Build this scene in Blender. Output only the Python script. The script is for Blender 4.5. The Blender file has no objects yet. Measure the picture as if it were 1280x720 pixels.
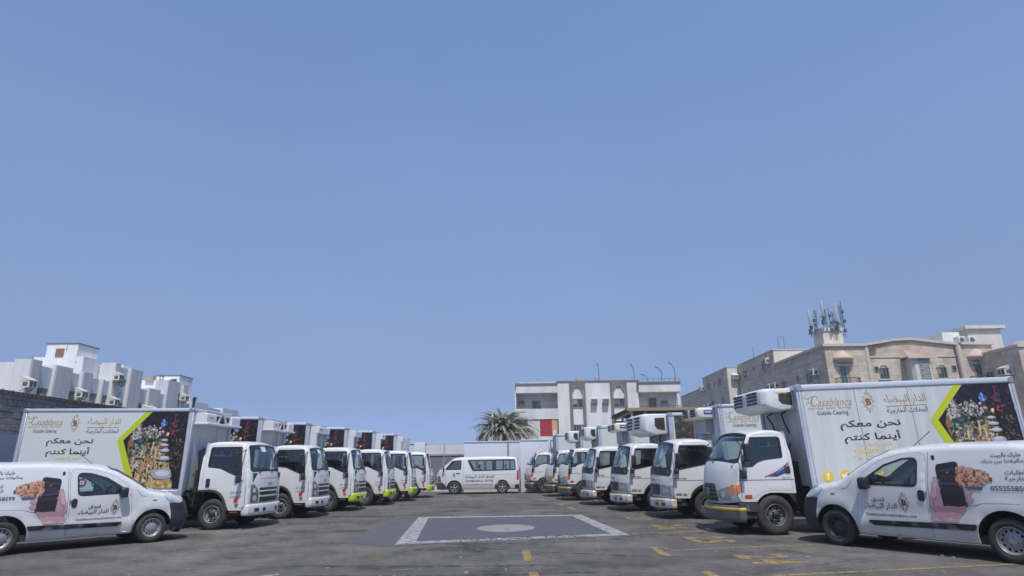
import bpy, bmesh, math, random
from math import sin, cos, pi, radians, sqrt, atan2, hypot
from mathutils import Vector, Matrix
from mathutils.geometry import delaunay_2d_cdt
random.seed(7)
S = bpy.context.scene
COL = S.collection

# ------------------------------------------------------------------ camera
cam = bpy.data.cameras.new('camera'); co = bpy.data.objects.new('camera', cam); COL.objects.link(co)
cam.sensor_width = 36; cam.lens = 760 / 1280 * 36; cam.clip_end = 3000; cam.clip_start = .05
co.matrix_world = Matrix.Translation((0, 0, 1.5)) @ Matrix.Rotation(pi/2 + math.atan(221.7/760), 4, 'X') @ Matrix.Rotation(-.014, 4, 'Z')
S.camera = co

# ------------------------------------------------------------------ sky and sun
SUN_EL, SUN_AZ = radians(62), radians(-78)          # azimuth measured from +x, counter-clockwise
w = bpy.data.worlds.new('World'); S.world = w; w.use_nodes = True
nt = w.node_tree; nt.nodes.clear()
out = nt.nodes.new('ShaderNodeOutputWorld'); bg = nt.nodes.new('ShaderNodeBackground')
sky = nt.nodes.new('ShaderNodeTexSky'); sky.sky_type = 'NISHITA'; sky.sun_disc = False
sky.sun_elevation = SUN_EL; sky.sun_rotation = pi/2 - SUN_AZ
sky.air_density = 1.0; sky.dust_density = 0.5; sky.ozone_density = 2.0; sky.altitude = 0
tint = nt.nodes.new('ShaderNodeMix'); tint.data_type = 'RGBA'; tint.blend_type = 'MULTIPLY'; tint.inputs[0].default_value = 1
tc = nt.nodes.new('ShaderNodeTexCoord'); sp = nt.nodes.new('ShaderNodeSeparateXYZ'); ramp = nt.nodes.new('ShaderNodeValToRGB')
SKYR = [(0.0,(.27,.38,.76)),(.045,(.285,.385,.75)),(.10,(.365,.40,.59)),(.204,(.615,.60,.68)),(.318,(.83,.805,.85)),(.449,(1.045,1.015,1.045)),(.65,(1.175,1.18,1.235)),(1.0,(1.09,1.09,1.09))]
SKYR = [(p, (c[0]*(1.0+.05*max(0, .2-p)/.2), c[1]*(.995+.03*max(0, .2-p)/.2), c[2])) for p, c in SKYR]
ramp.color_ramp.elements[0].position = 0.0; ramp.color_ramp.elements[0].color = (*SKYR[0][1], 1)
ramp.color_ramp.elements[1].position = 1.0; ramp.color_ramp.elements[1].color = (*SKYR[-1][1], 1)
for p_, c_ in SKYR[1:-1]: ramp.color_ramp.elements.new(p_).color = (*c_, 1)
nt.links.new(tc.outputs['Generated'], sp.inputs[0]); nt.links.new(sp.outputs['Z'], ramp.inputs[0])
nt.links.new(sky.outputs[0], tint.inputs[6]); nt.links.new(ramp.outputs[0], tint.inputs[7])
sn = nt.nodes.new('ShaderNodeTexNoise'); sn.inputs['Scale'].default_value = 1.6; sn.inputs['Detail'].default_value = 3; nt.links.new(tc.outputs['Generated'], sn.inputs[0])
smr = nt.nodes.new('ShaderNodeMapRange'); smr.inputs[1].default_value = .3; smr.inputs[2].default_value = .7; smr.inputs[3].default_value = .955; smr.inputs[4].default_value = 1.045; nt.links.new(sn.outputs[0], smr.inputs[0])
sv = nt.nodes.new('ShaderNodeVectorMath'); sv.operation = 'SCALE'; nt.links.new(tint.outputs[2], sv.inputs[0]); nt.links.new(smr.outputs[0], sv.inputs['Scale']); nt.links.new(sv.outputs[0], bg.inputs[0]); bg.inputs[1].default_value = 0.15
nt.links.new(bg.outputs[0], out.inputs[0])
sl = bpy.data.lights.new('sun', 'SUN'); so = bpy.data.objects.new('sun', sl); COL.objects.link(so)
sl.energy = 3.4; sl.angle = radians(.6); sl.color = (1, .955, .89)
sd = Vector((cos(SUN_EL)*cos(SUN_AZ), cos(SUN_EL)*sin(SUN_AZ), sin(SUN_EL)))
so.rotation_euler = sd.to_track_quat('Z', 'Y').to_euler(); so.location = (30, -30, 60)
S.view_settings.view_transform = 'Standard'; S.view_settings.look = 'None'; S.view_settings.exposure = 0.12; S.view_settings.gamma = 1

# ------------------------------------------------------------------ materials
_m = {}
def mat(name, col, rough=.5, metal=0, coat=0, noise=None, bump=None, spec=.5, streak=0):
    """noise=(scale, amount, dark colour)"""
    if name in _m: return _m[name]
    m = bpy.data.materials.new(name); m.use_nodes = True; n = m.node_tree; b = n.nodes['Principled BSDF']
    b.inputs['Base Color'].default_value = (*col, 1); b.inputs['Roughness'].default_value = rough
    b.inputs['Metallic'].default_value = metal; b.inputs['Coat Weight'].default_value = coat
    b.inputs['Coat Roughness'].default_value = .06; b.inputs['Specular IOR Level'].default_value = spec
    tcn = n.nodes.new('ShaderNodeTexCoord')
    if noise or bump:
        geo = n.nodes.new('ShaderNodeNewGeometry')
    if noise:
        sc, am, dk = noise
        t = n.nodes.new('ShaderNodeTexNoise'); t.inputs['Scale'].default_value = sc; t.inputs['Detail'].default_value = 6; t.inputs['Roughness'].default_value = .65
        if streak:
            mp = n.nodes.new('ShaderNodeMapping'); mp.inputs['Scale'].default_value = (1, 1, streak)
            n.links.new(geo.outputs['Position'], mp.inputs[0]); n.links.new(mp.outputs[0], t.inputs[0])
        else: n.links.new(geo.outputs['Position'], t.inputs[0])
        r = n.nodes.new('ShaderNodeMapRange'); r.inputs[1].default_value = .42; r.inputs[2].default_value = .72; r.inputs[3].default_value = 0; r.inputs[4].default_value = am
        n.links.new(t.outputs[0], r.inputs[0])
        mx = n.nodes.new('ShaderNodeMix'); mx.data_type = 'RGBA'; mx.inputs[6].default_value = (*col, 1); mx.inputs[7].default_value = (*dk, 1)
        n.links.new(r.outputs[0], mx.inputs[0]); n.links.new(mx.outputs[2], b.inputs['Base Color'])
    if bump:
        sc, st = bump
        t = n.nodes.new('ShaderNodeTexNoise'); t.inputs['Scale'].default_value = sc; t.inputs['Detail'].default_value = 5
        n.links.new(geo.outputs['Position'], t.inputs[0])
        bp = n.nodes.new('ShaderNodeBump'); bp.inputs['Strength'].default_value = st; bp.inputs['Distance'].default_value = .02
        n.links.new(t.outputs[0], bp.inputs['Height']); n.links.new(bp.outputs[0], b.inputs['Normal'])
    _m[name] = m; return m

def dusty(m, amt=.35, z0=.25, z1=1.0, col=(.36,.32,.27)):
    n = m.node_tree; b = n.nodes['Principled BSDF']; l = b.inputs['Base Color'].links[0]; src = l.from_socket
    geo = n.nodes.new('ShaderNodeNewGeometry'); sp_ = n.nodes.new('ShaderNodeSeparateXYZ'); n.links.new(geo.outputs['Position'], sp_.inputs[0])
    t = n.nodes.new('ShaderNodeTexNoise'); t.inputs['Scale'].default_value = 2.2; t.inputs['Detail'].default_value = 7; t.inputs['Roughness'].default_value = .7; n.links.new(geo.outputs['Position'], t.inputs[0])
    r = n.nodes.new('ShaderNodeMapRange'); r.inputs[1].default_value = z0; r.inputs[2].default_value = z1; r.inputs[3].default_value = 1; r.inputs[4].default_value = 0; n.links.new(sp_.outputs['Z'], r.inputs[0])
    mu = n.nodes.new('ShaderNodeMath'); mu.operation = 'MULTIPLY'; n.links.new(r.outputs[0], mu.inputs[0]); n.links.new(t.outputs[0], mu.inputs[1])
    m2 = n.nodes.new('ShaderNodeMath'); m2.operation = 'MULTIPLY'; m2.inputs[1].default_value = amt*2; n.links.new(mu.outputs[0], m2.inputs[0])
    x = n.nodes.new('ShaderNodeMix'); x.data_type = 'RGBA'; x.clamp_factor = True; n.links.new(m2.outputs[0], x.inputs[0]); n.links.new(src, x.inputs[6]); x.inputs[7].default_value = (*col, 1); n.links.new(x.outputs[2], b.inputs['Base Color'])
def glass(name, tintc, refl=.10, vis=.5):
    if name in _m: return _m[name]
    m = bpy.data.materials.new(name); m.use_nodes = True; n = m.node_tree; n.nodes.clear()
    o = n.nodes.new('ShaderNodeOutputMaterial'); tr = n.nodes.new('ShaderNodeBsdfTransparent'); gl = n.nodes.new('ShaderNodeBsdfGlossy')
    tr.inputs[0].default_value = (*[c**.6 for c in tintc], 1); gl.inputs['Roughness'].default_value = .02; gl.inputs[0].default_value = (.9, .95, 1, 1)
    fr = n.nodes.new('ShaderNodeLayerWeight'); fr.inputs[0].default_value = .5
    pw = n.nodes.new('ShaderNodeMath'); pw.operation = 'POWER'; pw.inputs[1].default_value = 4.5; n.links.new(fr.outputs['Facing'], pw.inputs[0])
    mr = n.nodes.new('ShaderNodeMapRange'); mr.inputs[1].default_value = 0; mr.inputs[2].default_value = 1; mr.inputs[3].default_value = refl*.6; mr.inputs[4].default_value = 1.0
    mx = n.nodes.new('ShaderNodeMixShader'); n.links.new(pw.outputs[0], mr.inputs[0]); n.links.new(mr.outputs[0], mx.inputs[0])
    n.links.new(tr.outputs[0], mx.inputs[1]); n.links.new(gl.outputs[0], mx.inputs[2]); n.links.new(mx.outputs[0], o.inputs[0])
    _m[name] = m; return m

WHITE = mat('white_vehicle_paint', (.66, .665, .665), .32, 0, .5, noise=(3.0, .22, (.55, .54, .51)))
WHITE2 = mat('aged_white_paint', (.64, .645, .64), .36, 0, .4, noise=(2.2, .35, (.5, .49, .45)))
dusty(WHITE, .34); dusty(WHITE2, .5)
PANEL = mat('fibreglass_panel', (.60, .64, .63), .42, 0, .1, noise=(2.5, .25, (.55, .56, .54)), streak=.15)
PANEL2 = mat('stained_fibreglass_panel', (.58, .60, .60), .5, 0, .05, noise=(5, .5, (.36, .36, .34)), streak=.08)
ALU = mat('aluminium_trim', (.50, .53, .60), .45, .35, noise=(6, .4, (.3, .31, .34)))
ALUL = mat('light_aluminium_trim', (.62, .65, .72), .4, .25, noise=(6, .3, (.4, .41, .44)))
BLACKP = mat('black_plastic', (.022, .024, .028), .5)
DARKP = mat('dark_interior', (.035, .037, .04), .7)
GREYP = mat('grey_plastic', (.13, .135, .14), .6)
RUBBER = mat('tyre_rubber', (.028, .027, .026), .8, noise=(9, .6, (.07, .062, .052)))
RIMS = mat('silver_rim', (.30,.305,.31), .42, .3, noise=(20, .35, (.2, .19, .18)))
RIMB = mat('black_steel_rim', (.03, .031, .034), .45, .3)
CHROME = mat('chrome', (.6, .62, .65), .12, 1)
AMBER = mat('amber_lens', (.75, .2, .02), .18, 0, .8)
REDL = mat('red_lens', (.45, .02, .015), .18, 0, .8)
LAMP = mat('headlight_lens', (.62, .66, .7), .12, .35, 1)
CLRL = mat('clear_lamp_cluster', (.36,.38,.40), .15, .2, .9)
LAMPD = mat('headlight_housing', (.2, .21, .22), .25, .5, .8)
CHAS = mat('dirty_chassis', (.02, .019, .018), .8, noise=(8, .5, (.08, .07, .055)))
LIME = mat('lime_bumper_paint', (.44, .60, .015), .35, 0, .3, noise=(6, .4, (.25, .33, .03)))
LIMEP = mat('lime_print', (.50, .55, .02), .5)
YELL = mat('yellow_reflective_tape', (.75, .47, .03), .45, noise=(14, .4, (.4, .28, .06)))
GOLD = mat('gold_lettering', (.40, .25, .09), .5)
YTXT = mat('yellow_lettering', (.74, .60, .20), .5)
YICON = mat('yellow_icon', (.78, .52, .03), .5)
INK = mat('dark_ink', (.035, .022, .04), .5)
INKG = mat('grey_ink', (.12, .115, .11), .5)
NAVY = mat('navy_ink', (.02, .05, .22), .4)
REDI = mat('red_ink', (.5, .03, .04), .4)
BLUEI = mat('blue_ink', (.02, .16, .5), .4)
MAROON = mat('maroon_ink', (.35, .03, .07), .4)
WHITEI = mat('white_ink', (.8, .8, .8), .5)
GLASS = glass('window_glass', (.62, .74, .72), .14)
GLASSD = glass('dark_window_glass', (.42, .5, .5), .14)
PLATE = mat('number_plate', (.55, .65, .78), .4)
SEAT = mat('seat_fabric', (.05, .052, .055), .9)
CREAM = mat('cream_housing', (.70, .68, .58), .4, 0, .2, noise=(8, .3, (.5, .47, .38)))
UNITG = mat('unit_housing', (.66, .68, .68), .4, 0, .2, noise=(5, .35, (.42, .42, .4)))
PRINT = None

# ------------------------------------------------------------------ object helpers
def link(o, parent=None):
    COL.objects.link(o)
    if parent is not None: o.parent = parent
    return o
def props(o, label=None, cat=None, group=None, kind=None):
    if label: o['label'] = label
    if cat: o['category'] = cat
    if group: o['group'] = group
    if kind: o['kind'] = kind
    return o
def empty(name, loc=(0, 0, 0), rz=0, parent=None):
    o = bpy.data.objects.new(name, None); o.empty_display_size = .2; link(o, parent)
    o.location = loc; o.rotation_euler = (0, 0, rz); return o
class MB:
    def __init__(s): s.v = []; s.f = []; s.m = []; s.sm = []
    def add(s, vs, fs, mi=0, smooth=False):
        k = len(s.v); s.v += [tuple(p) for p in vs]
        for f in fs: s.f.append(tuple(i + k for i in f)); s.m.append(mi); s.sm.append(smooth)
        return s
    def box(s, x0, x1, y0, y1, z0, z1, mi=0):
        return s.add([(x0,y0,z0),(x1,y0,z0),(x1,y1,z0),(x0,y1,z0),(x0,y0,z1),(x1,y0,z1),(x1,y1,z1),(x0,y1,z1)],
              [(3,2,1,0),(4,5,6,7),(0,1,5,4),(1,2,6,5),(2,3,7,6),(3,0,4,7)], mi)
    def prism(s, poly, a, b, axis='y', mi=0, smooth=False):
        """poly of 2D points extruded along axis: y -> (x,z), x -> (y,z), z -> (x,y)"""
        n = len(poly)
        def P(p, t): return (p[0], t, p[1]) if axis == 'y' else ((t, p[0], p[1]) if axis == 'x' else (p[0], p[1], t))
        vs = [P(p, a) for p in poly] + [P(p, b) for p in poly]
        fs = [tuple(range(n))[::-1], tuple(range(n, 2*n))]
        s.add(vs, fs, mi)
        s.add(vs, [(i, (i+1) % n, n+(i+1) % n, n+i) for i in range(n)], mi, smooth); return s
    def bar(s, p, q, w, h=None, mi=0):
        p = Vector(p); q = Vector(q); d = (q-p).normalized(); h = h or w
        up = Vector((0,0,1)) if abs(d.z) < .95 else Vector((1,0,0))
        a = d.cross(up).normalized()*w/2; b = a.cross(d).normalized()*h/2
        vs = [p-a-b, p+a-b, p+a+b, p-a+b, q-a-b, q+a-b, q+a+b, q-a+b]
        return s.add(vs, [(3,2,1,0),(4,5,6,7),(0,1,5,4),(1,2,6,5),(2,3,7,6),(3,0,4,7)], mi)
    def tube(s, pts, r, n=8, mi=0, r2=None):
        pts = [Vector(p) for p in pts]; rings = []
        for i, p in enumerate(pts):
            d = (pts[min(i+1, len(pts)-1)] - pts[max(i-1, 0)]).normalized()
            up = Vector((0,0,1)) if abs(d.z) < .9 else Vector((1,0,0))
            a = d.cross(up).normalized(); b = a.cross(d).normalized()
            rr = r if r2 is None else r + (r2-r)*i/(len(pts)-1)
            rings.append([p + (a*cos(2*pi*k/n) + b*sin(2*pi*k/n))*rr for k in range(n)])
        vs = [q for R in rings for q in R]; fs = []
        for i in range(len(pts)-1):
            for k in range(n): fs.append((i*n+k, i*n+(k+1) % n, (i+1)*n+(k+1) % n, (i+1)*n+k))
        s.add(vs, fs, mi, True)
        s.add(vs[:n], [tuple(range(n))[::-1]], mi); s.add(vs[-n:], [tuple(range(n))], mi); return s
    def lathe(s, prof, c, n=32, mi=0, axis='y', smooth=True):
        """prof: (r, t) pairs revolved round the axis through c"""
        vs = []; c = Vector(c)
        for (r, t) in prof:
            for k in range(n):
                a = 2*pi*k/n
                if axis == 'y': vs.append(c + Vector((r*cos(a), t, r*sin(a))))
                elif axis == 'z': vs.append(c + Vector((r*cos(a), r*sin(a), t)))
                else: vs.append(c + Vector((t, r*cos(a), r*sin(a))))
        fs = []
        for i in range(len(prof)-1):
            for k in range(n): fs.append((i*n+k, i*n+(k+1) % n, (i+1)*n+(k+1) % n, (i+1)*n+k))
        return s.add(vs, fs, mi, smooth)
    def build(s, name, mats, parent=None, bevel=0, bseg=2, recalc=True):
        me = bpy.data.meshes.new(name); me.from_pydata(s.v, [], s.f)
        if not isinstance(mats, (list, tuple)): mats = [mats]
        for m in mats: me.materials.append(m)
        me.polygons.foreach_set('material_index', s.m); me.polygons.foreach_set('use_smooth', s.sm)
        if recalc or bevel:
            bm = bmesh.new(); bm.from_mesh(me)
            if bevel:
                bmesh.ops.remove_doubles(bm, verts=bm.verts, dist=1e-5)
                bmesh.ops.recalc_face_normals(bm, faces=bm.faces)
                ed = [e for e in bm.edges if len(e.link_faces) == 2 and e.calc_face_angle(0) > .5]
                bmesh.ops.bevel(bm, geom=ed, offset=bevel, segments=bseg, affect='EDGES', profile=.5)
                for f in bm.faces: f.smooth = True
                try: bmesh.ops.split_edges(bm, edges=[e for e in bm.edges if len(e.link_faces) == 2 and e.calc_face_angle(0) > .7])
                except Exception: pass
            elif recalc: bmesh.ops.recalc_face_normals(bm, faces=bm.faces)
            bm.to_mesh(me); bm.free()
        me.update()
        return link(bpy.data.objects.new(name, me), parent)
def box(name, x0, x1, y0, y1, z0, z1, m, parent=None, bevel=0): return MB().box(x0, x1, y0, y1, z0, z1).build(name, m, parent, bevel)
def copy_tree(o, parent=None):
    c = o.copy(); COL.objects.link(c)
    if parent is not None: c.parent = parent
    for ch in list(kids.get(o.name, [])): copy_tree(ch, c)
    return c
kids = {}
def index_kids():
    kids.clear()
    for o in bpy.data.objects:
        if o.parent: kids.setdefault(o.parent.name, []).append(o)

# ------------------------------------------------------------------ 2D helpers
def rpoly(pts, seg=4):
    """pts (x, y, r): polygon with rounded corners"""
    out_ = []; n = len(pts)
    for i in range(n):
        x, y = pts[i][0], pts[i][1]; r = pts[i][2] if len(pts[i]) > 2 else 0
        if r <= 0: out_.append((x, y)); continue
        a = Vector(pts[i-1][:2]) - Vector((x, y)); b = Vector(pts[(i+1) % n][:2]) - Vector((x, y))
        la, lb = a.length, b.length; a.normalize(); b.normalize()
        ang = a.angle(b, pi); d = min(r/math.tan(ang/2) if ang > .05 else r, la*.48, lb*.48)
        p = Vector((x, y)) + a*d; q = Vector((x, y)) + b*d
        for k in range(seg+1):
            t = k/seg; out_.append(tuple(p*(1-t)**2 + Vector((x, y))*2*t*(1-t) + q*t*t))
    return out_
def arc(cx, cy, r, a0, a1, n=14): return [(cx+r*cos(radians(a0+(a1-a0)*i/n)), cy+r*sin(radians(a0+(a1-a0)*i/n))) for i in range(n+1)]
def dens(poly, step, closed=True):
    o = []; n = len(poly)
    for i in range(n if closed else n-1):
        a, b = poly[i], poly[(i+1) % n]; k = max(1, int(math.ceil(hypot(b[0]-a[0], b[1]-a[1])/step)))
        for j in range(k): o.append((a[0]+(b[0]-a[0])*j/k, a[1]+(b[1]-a[1])*j/k))
    if not closed: o.append(poly[-1])
    return o
def inside(p, poly):
    x, y = p; c = False; n = len(poly); j = n-1
    for i in range(n):
        xi, yi = poly[i]; xj, yj = poly[j]
        if (yi > y) != (yj > y) and x < (xj-xi)*(y-yi)/(yj-yi)+xi: c = not c
        j = i
    return c
def area(poly): return .5*sum(poly[i-1][0]*poly[i][1]-poly[i][0]*poly[i-1][1] for i in range(len(poly)))
def inset(poly, d):
    """polygon moved inwards by d (negative: outwards)"""
    n = len(poly); sg = 1 if area(poly) > 0 else -1; o = []
    for i in range(n):
        a = Vector(poly[i-1]); b = Vector(poly[i]); c = Vector(poly[(i+1) % n])
        e1 = (b-a); e2 = (c-b)
        if e1.length < 1e-9 or e2.length < 1e-9: o.append(tuple(b)); continue
        e1.normalize(); e2.normalize(); n1 = Vector((-e1.y, e1.x))*sg; n2 = Vector((-e2.y, e2.x))*sg
        m = n1+n2
        if m.length < 1e-6: m = n1
        m.normalize(); k = d/max(.45, m.dot(n1)); o.append((b.x+m.x*k, b.y+m.y*k))
    return o
def dist_poly(p, line):
    best = 9
    for i in range(len(line)-1):
        ax, ay = line[i]; bx, by = line[i+1]; dx, dy = bx-ax, by-ay; L = dx*dx+dy*dy
        t = 0 if L == 0 else max(0, min(1, ((p[0]-ax)*dx+(p[1]-ay)*dy)/L))
        best = min(best, hypot(p[0]-ax-t*dx, p[1]-ay-t*dy))
    return best
def patch(mb, outline, fn, holes=(), step=.15, extra=(), depth=.02, mi=0, edge=.08):
    """fill a 2D outline (minus holes), lift it with fn(u, v, off) -> Vector, add a rim going inwards"""
    loops = [dens(outline, edge)] + [dens(h, edge) for h in holes]
    vs = []; ed = []
    for L in loops:
        k = len(vs); vs += [Vector(p) for p in L]; ed += [(k+i, k+(i+1) % len(L)) for i in range(len(L))]
    xs = [p[0] for p in loops[0]]; ys = [p[1] for p in loops[0]]
    def ok(p, mg=.025):
        if not inside(p, loops[0]): return False
        for h in loops[1:]:
            if inside(p, h): return False
        for L in loops:
            if dist_poly(p, L + [L[0]]) < mg: return False
        return True
    if step:
        y = min(ys) + step/2
        while y < max(ys):
            x = min(xs) + step/2
            while x < max(xs):
                if ok((x, y)): vs.append(Vector((x, y)))
                x += step
            y += step
    for p in extra:
        if ok(p, .004): vs.append(Vector(p))
    r = delaunay_2d_cdt(vs, ed, [], 0, 1e-5)
    pv, pf = r[0], r[2]; fs = []
    for f in pf:
        c = (sum(pv[i][0] for i in f)/len(f), sum(pv[i][1] for i in f)/len(f))
        if inside(c, loops[0]) and not any(inside(c, h) for h in loops[1:]): fs.append(f)
    P3 = [fn(p[0], p[1], 0) for p in pv]
    mb.add(P3, fs, mi, True)
    if depth:
        for L in loops:
            a = [fn(p[0], p[1], 0) for p in L]; b = [fn(p[0], p[1], -depth) for p in L]; n = len(L)
            mb.add(a+b, [(i, (i+1) % n, n+(i+1) % n, n+i) for i in range(n)], mi, False)
    return mb

# ------------------------------------------------------------------ writing
ISO = {'ا':0xFE8D,'أ':0xFE83,'ب':0xFE8F,'ة':0xFE93,'ت':0xFE95,'ث':0xFE99,'ج':0xFE9D,'ح':0xFEA1,'خ':0xFEA5,'د':0xFEA9,'ذ':0xFEAB,'ر':0xFEAD,'ز':0xFEAF,'س':0xFEB1,'ش':0xFEB5,'ص':0xFEB9,'ض':0xFEBD,'ط':0xFEC1,'ع':0xFEC9,'غ':0xFECD,'ف':0xFED1,'ق':0xFED5,'ك':0xFED9,'ل':0xFEDD,'م':0xFEE1,'ن':0xFEE5,'ه':0xFEE9,'و':0xFEED,'ي':0xFEF1,'ى':0xFEEF,'ء':0xFE80}
NOJOIN = set('اأدذرزوةىء')
def arab(s):
    words = []
    for wd in s.split(' '):
        if not any(c in ISO for c in wd): words.append(wd); continue
        wd = wd.replace('لا', '\u0001'); o = []
        for i, c in enumerate(wd):
            pj = i > 0 and wd[i-1] not in NOJOIN and wd[i-1] != '\u0001' and c != 'ء'
            if c == '\u0001': o.append(chr(0xFEFC if pj else 0xFEFB)); continue
            nj = i < len(wd)-1 and c not in NOJOIN and wd[i+1] != 'ء'
            b = ISO[c]
            if c in 'اأدذرزوة' or c == 'ى': o.append(chr(b + (1 if pj else 0)))
            elif c == 'ء': o.append(chr(b))
            else: o.append(chr(b + (3 if pj and nj else 1 if pj else 2 if nj else 0)))
        words.append(''.join(o[::-1]))
    return ' '.join(words[::-1])
def glyphs(text, bold=0, shear=0, res=2):
    c = bpy.data.curves.new('t', 'FONT'); c.body = text; c.resolution_u = res; c.shear = shear; c.offset = bold; c.size = 1
    o = bpy.data.objects.new('t', c); COL.objects.link(o)
    dg = bpy.context.evaluated_depsgraph_get(); dg.update()
    me = bpy.data.meshes.new_from_object(o.evaluated_get(dg))
    vs = [tuple(v.co[:2]) for v in me.vertices]; fs = [tuple(p.vertices) for p in me.polygons]
    bpy.data.objects.remove(o); bpy.data.curves.remove(c); bpy.data.meshes.remove(me)
    return vs, fs
def write(mb, text, fn, u0, u1, vc, h=None, bold=0, shear=0, mi=0, res=2, off=.004, base=False):
    """fit text between u0 and u1 on the surface fn(u, v, off), centred on v = vc; h squeezes the height"""
    vs, fs = glyphs(text, bold, shear, res)
    if not vs: return
    x0 = min(v[0] for v in vs); x1 = max(v[0] for v in vs); y0 = min(v[1] for v in vs); y1 = max(v[1] for v in vs)
    k = (u1-u0)/(x1-x0); ky = k if h is None else h/(y1-y0)
    mb.add([fn(u0+(v[0]-x0)*k, vc+(v[1]-(y0+y1)/2)*ky, off) for v in vs], fs, mi)
def words(parent, name, m_, fn, *items):
    for (t, u0, u1, vc, h, bold) in items:
        b = MB(); write(b, t, fn, u0, u1, vc, h, bold=bold); b.build(name, m_, parent, recalc=False)
def disc(mb, fn, cu, cv, r, off=.004, mi=0, n=20, ry=None):
    mb.add([fn(cu+r*cos(2*pi*i/n), cv+(ry or r)*sin(2*pi*i/n), off) for i in range(n)], [tuple(range(n))], mi)
def poly_on(mb, fn, pts, off=.004, mi=0):
    n = len(pts)
    r = delaunay_2d_cdt([Vector(p) for p in pts], [(i, (i+1) % n) for i in range(n)], [], 0, 1e-6)
    fs = [f for f in r[2] if inside((sum(r[0][i][0] for i in f)/3, sum(r[0][i][1] for i in f)/3), pts)]
    mb.add([fn(p[0], p[1], off) for p in r[0]], fs, mi)
def stroke(mb, fn, pts, wd, off=.004, mi=0):
    vs = []; n = len(pts)
    for i, p in enumerate(pts):
        a = pts[max(0, i-1)]; b = pts[min(n-1, i+1)]; dx, dy = b[0]-a[0], b[1]-a[1]; L = hypot(dx, dy) or 1
        w_ = wd[i] if isinstance(wd, (list, tuple)) else wd
        vs += [fn(p[0]-dy/L*w_/2, p[1]+dx/L*w_/2, off), fn(p[0]+dy/L*w_/2, p[1]-dx/L*w_/2, off)]
    mb.add(vs, [(2*i, 2*i+1, 2*i+3, 2*i+2) for i in range(n-1)], mi)
def emblem(mb, fn, cu, cv, h, mg=0, mb_i=1):
    """shield-like medallion: a ring of small lozenges round a framed letter pair"""
    def ring(k):
        p = []
        for i in range(24):
            a = 2*pi*i/24; c_, s_ = cos(a), sin(a)
            r = .5 + (.0 if abs(s_) < .8 else .0)
            p.append((cu + c_*h*.27*k*(1+.12*cos(4*a)), cv + s_*h*.5*k*(1+.06*cos(4*a))))
        return p
    for k, wd in ((.72, .012), (.6, .008)):
        R = ring(k); stroke(mb, fn, R + [R[0]], wd*h/.5, .005, mg)
    for i, p in enumerate(ring(.88)):
        if i % 2 == 0: disc(mb, fn, p[0], p[1], h*.035, .005, mg, 6)
    for s_ in (-1, 1): poly_on(mb, fn, [(cu-h*.05, cv+s_*h*.42), (cu, cv+s_*h*.52), (cu+h*.05, cv+s_*h*.42), (cu, cv+s_*h*.36)], .005, mg)
    write(mb, 'B', fn, cu-h*.09, cu+h*.13, cv-h*.02, h*.30, bold=.04, mi=mb_i, off=.006)
    write(mb, 'C', fn, cu-h*.13, cu+h*.02, cv+h*.05, h*.2, bold=.03, mi=mb_i, off=.0065)

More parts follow.
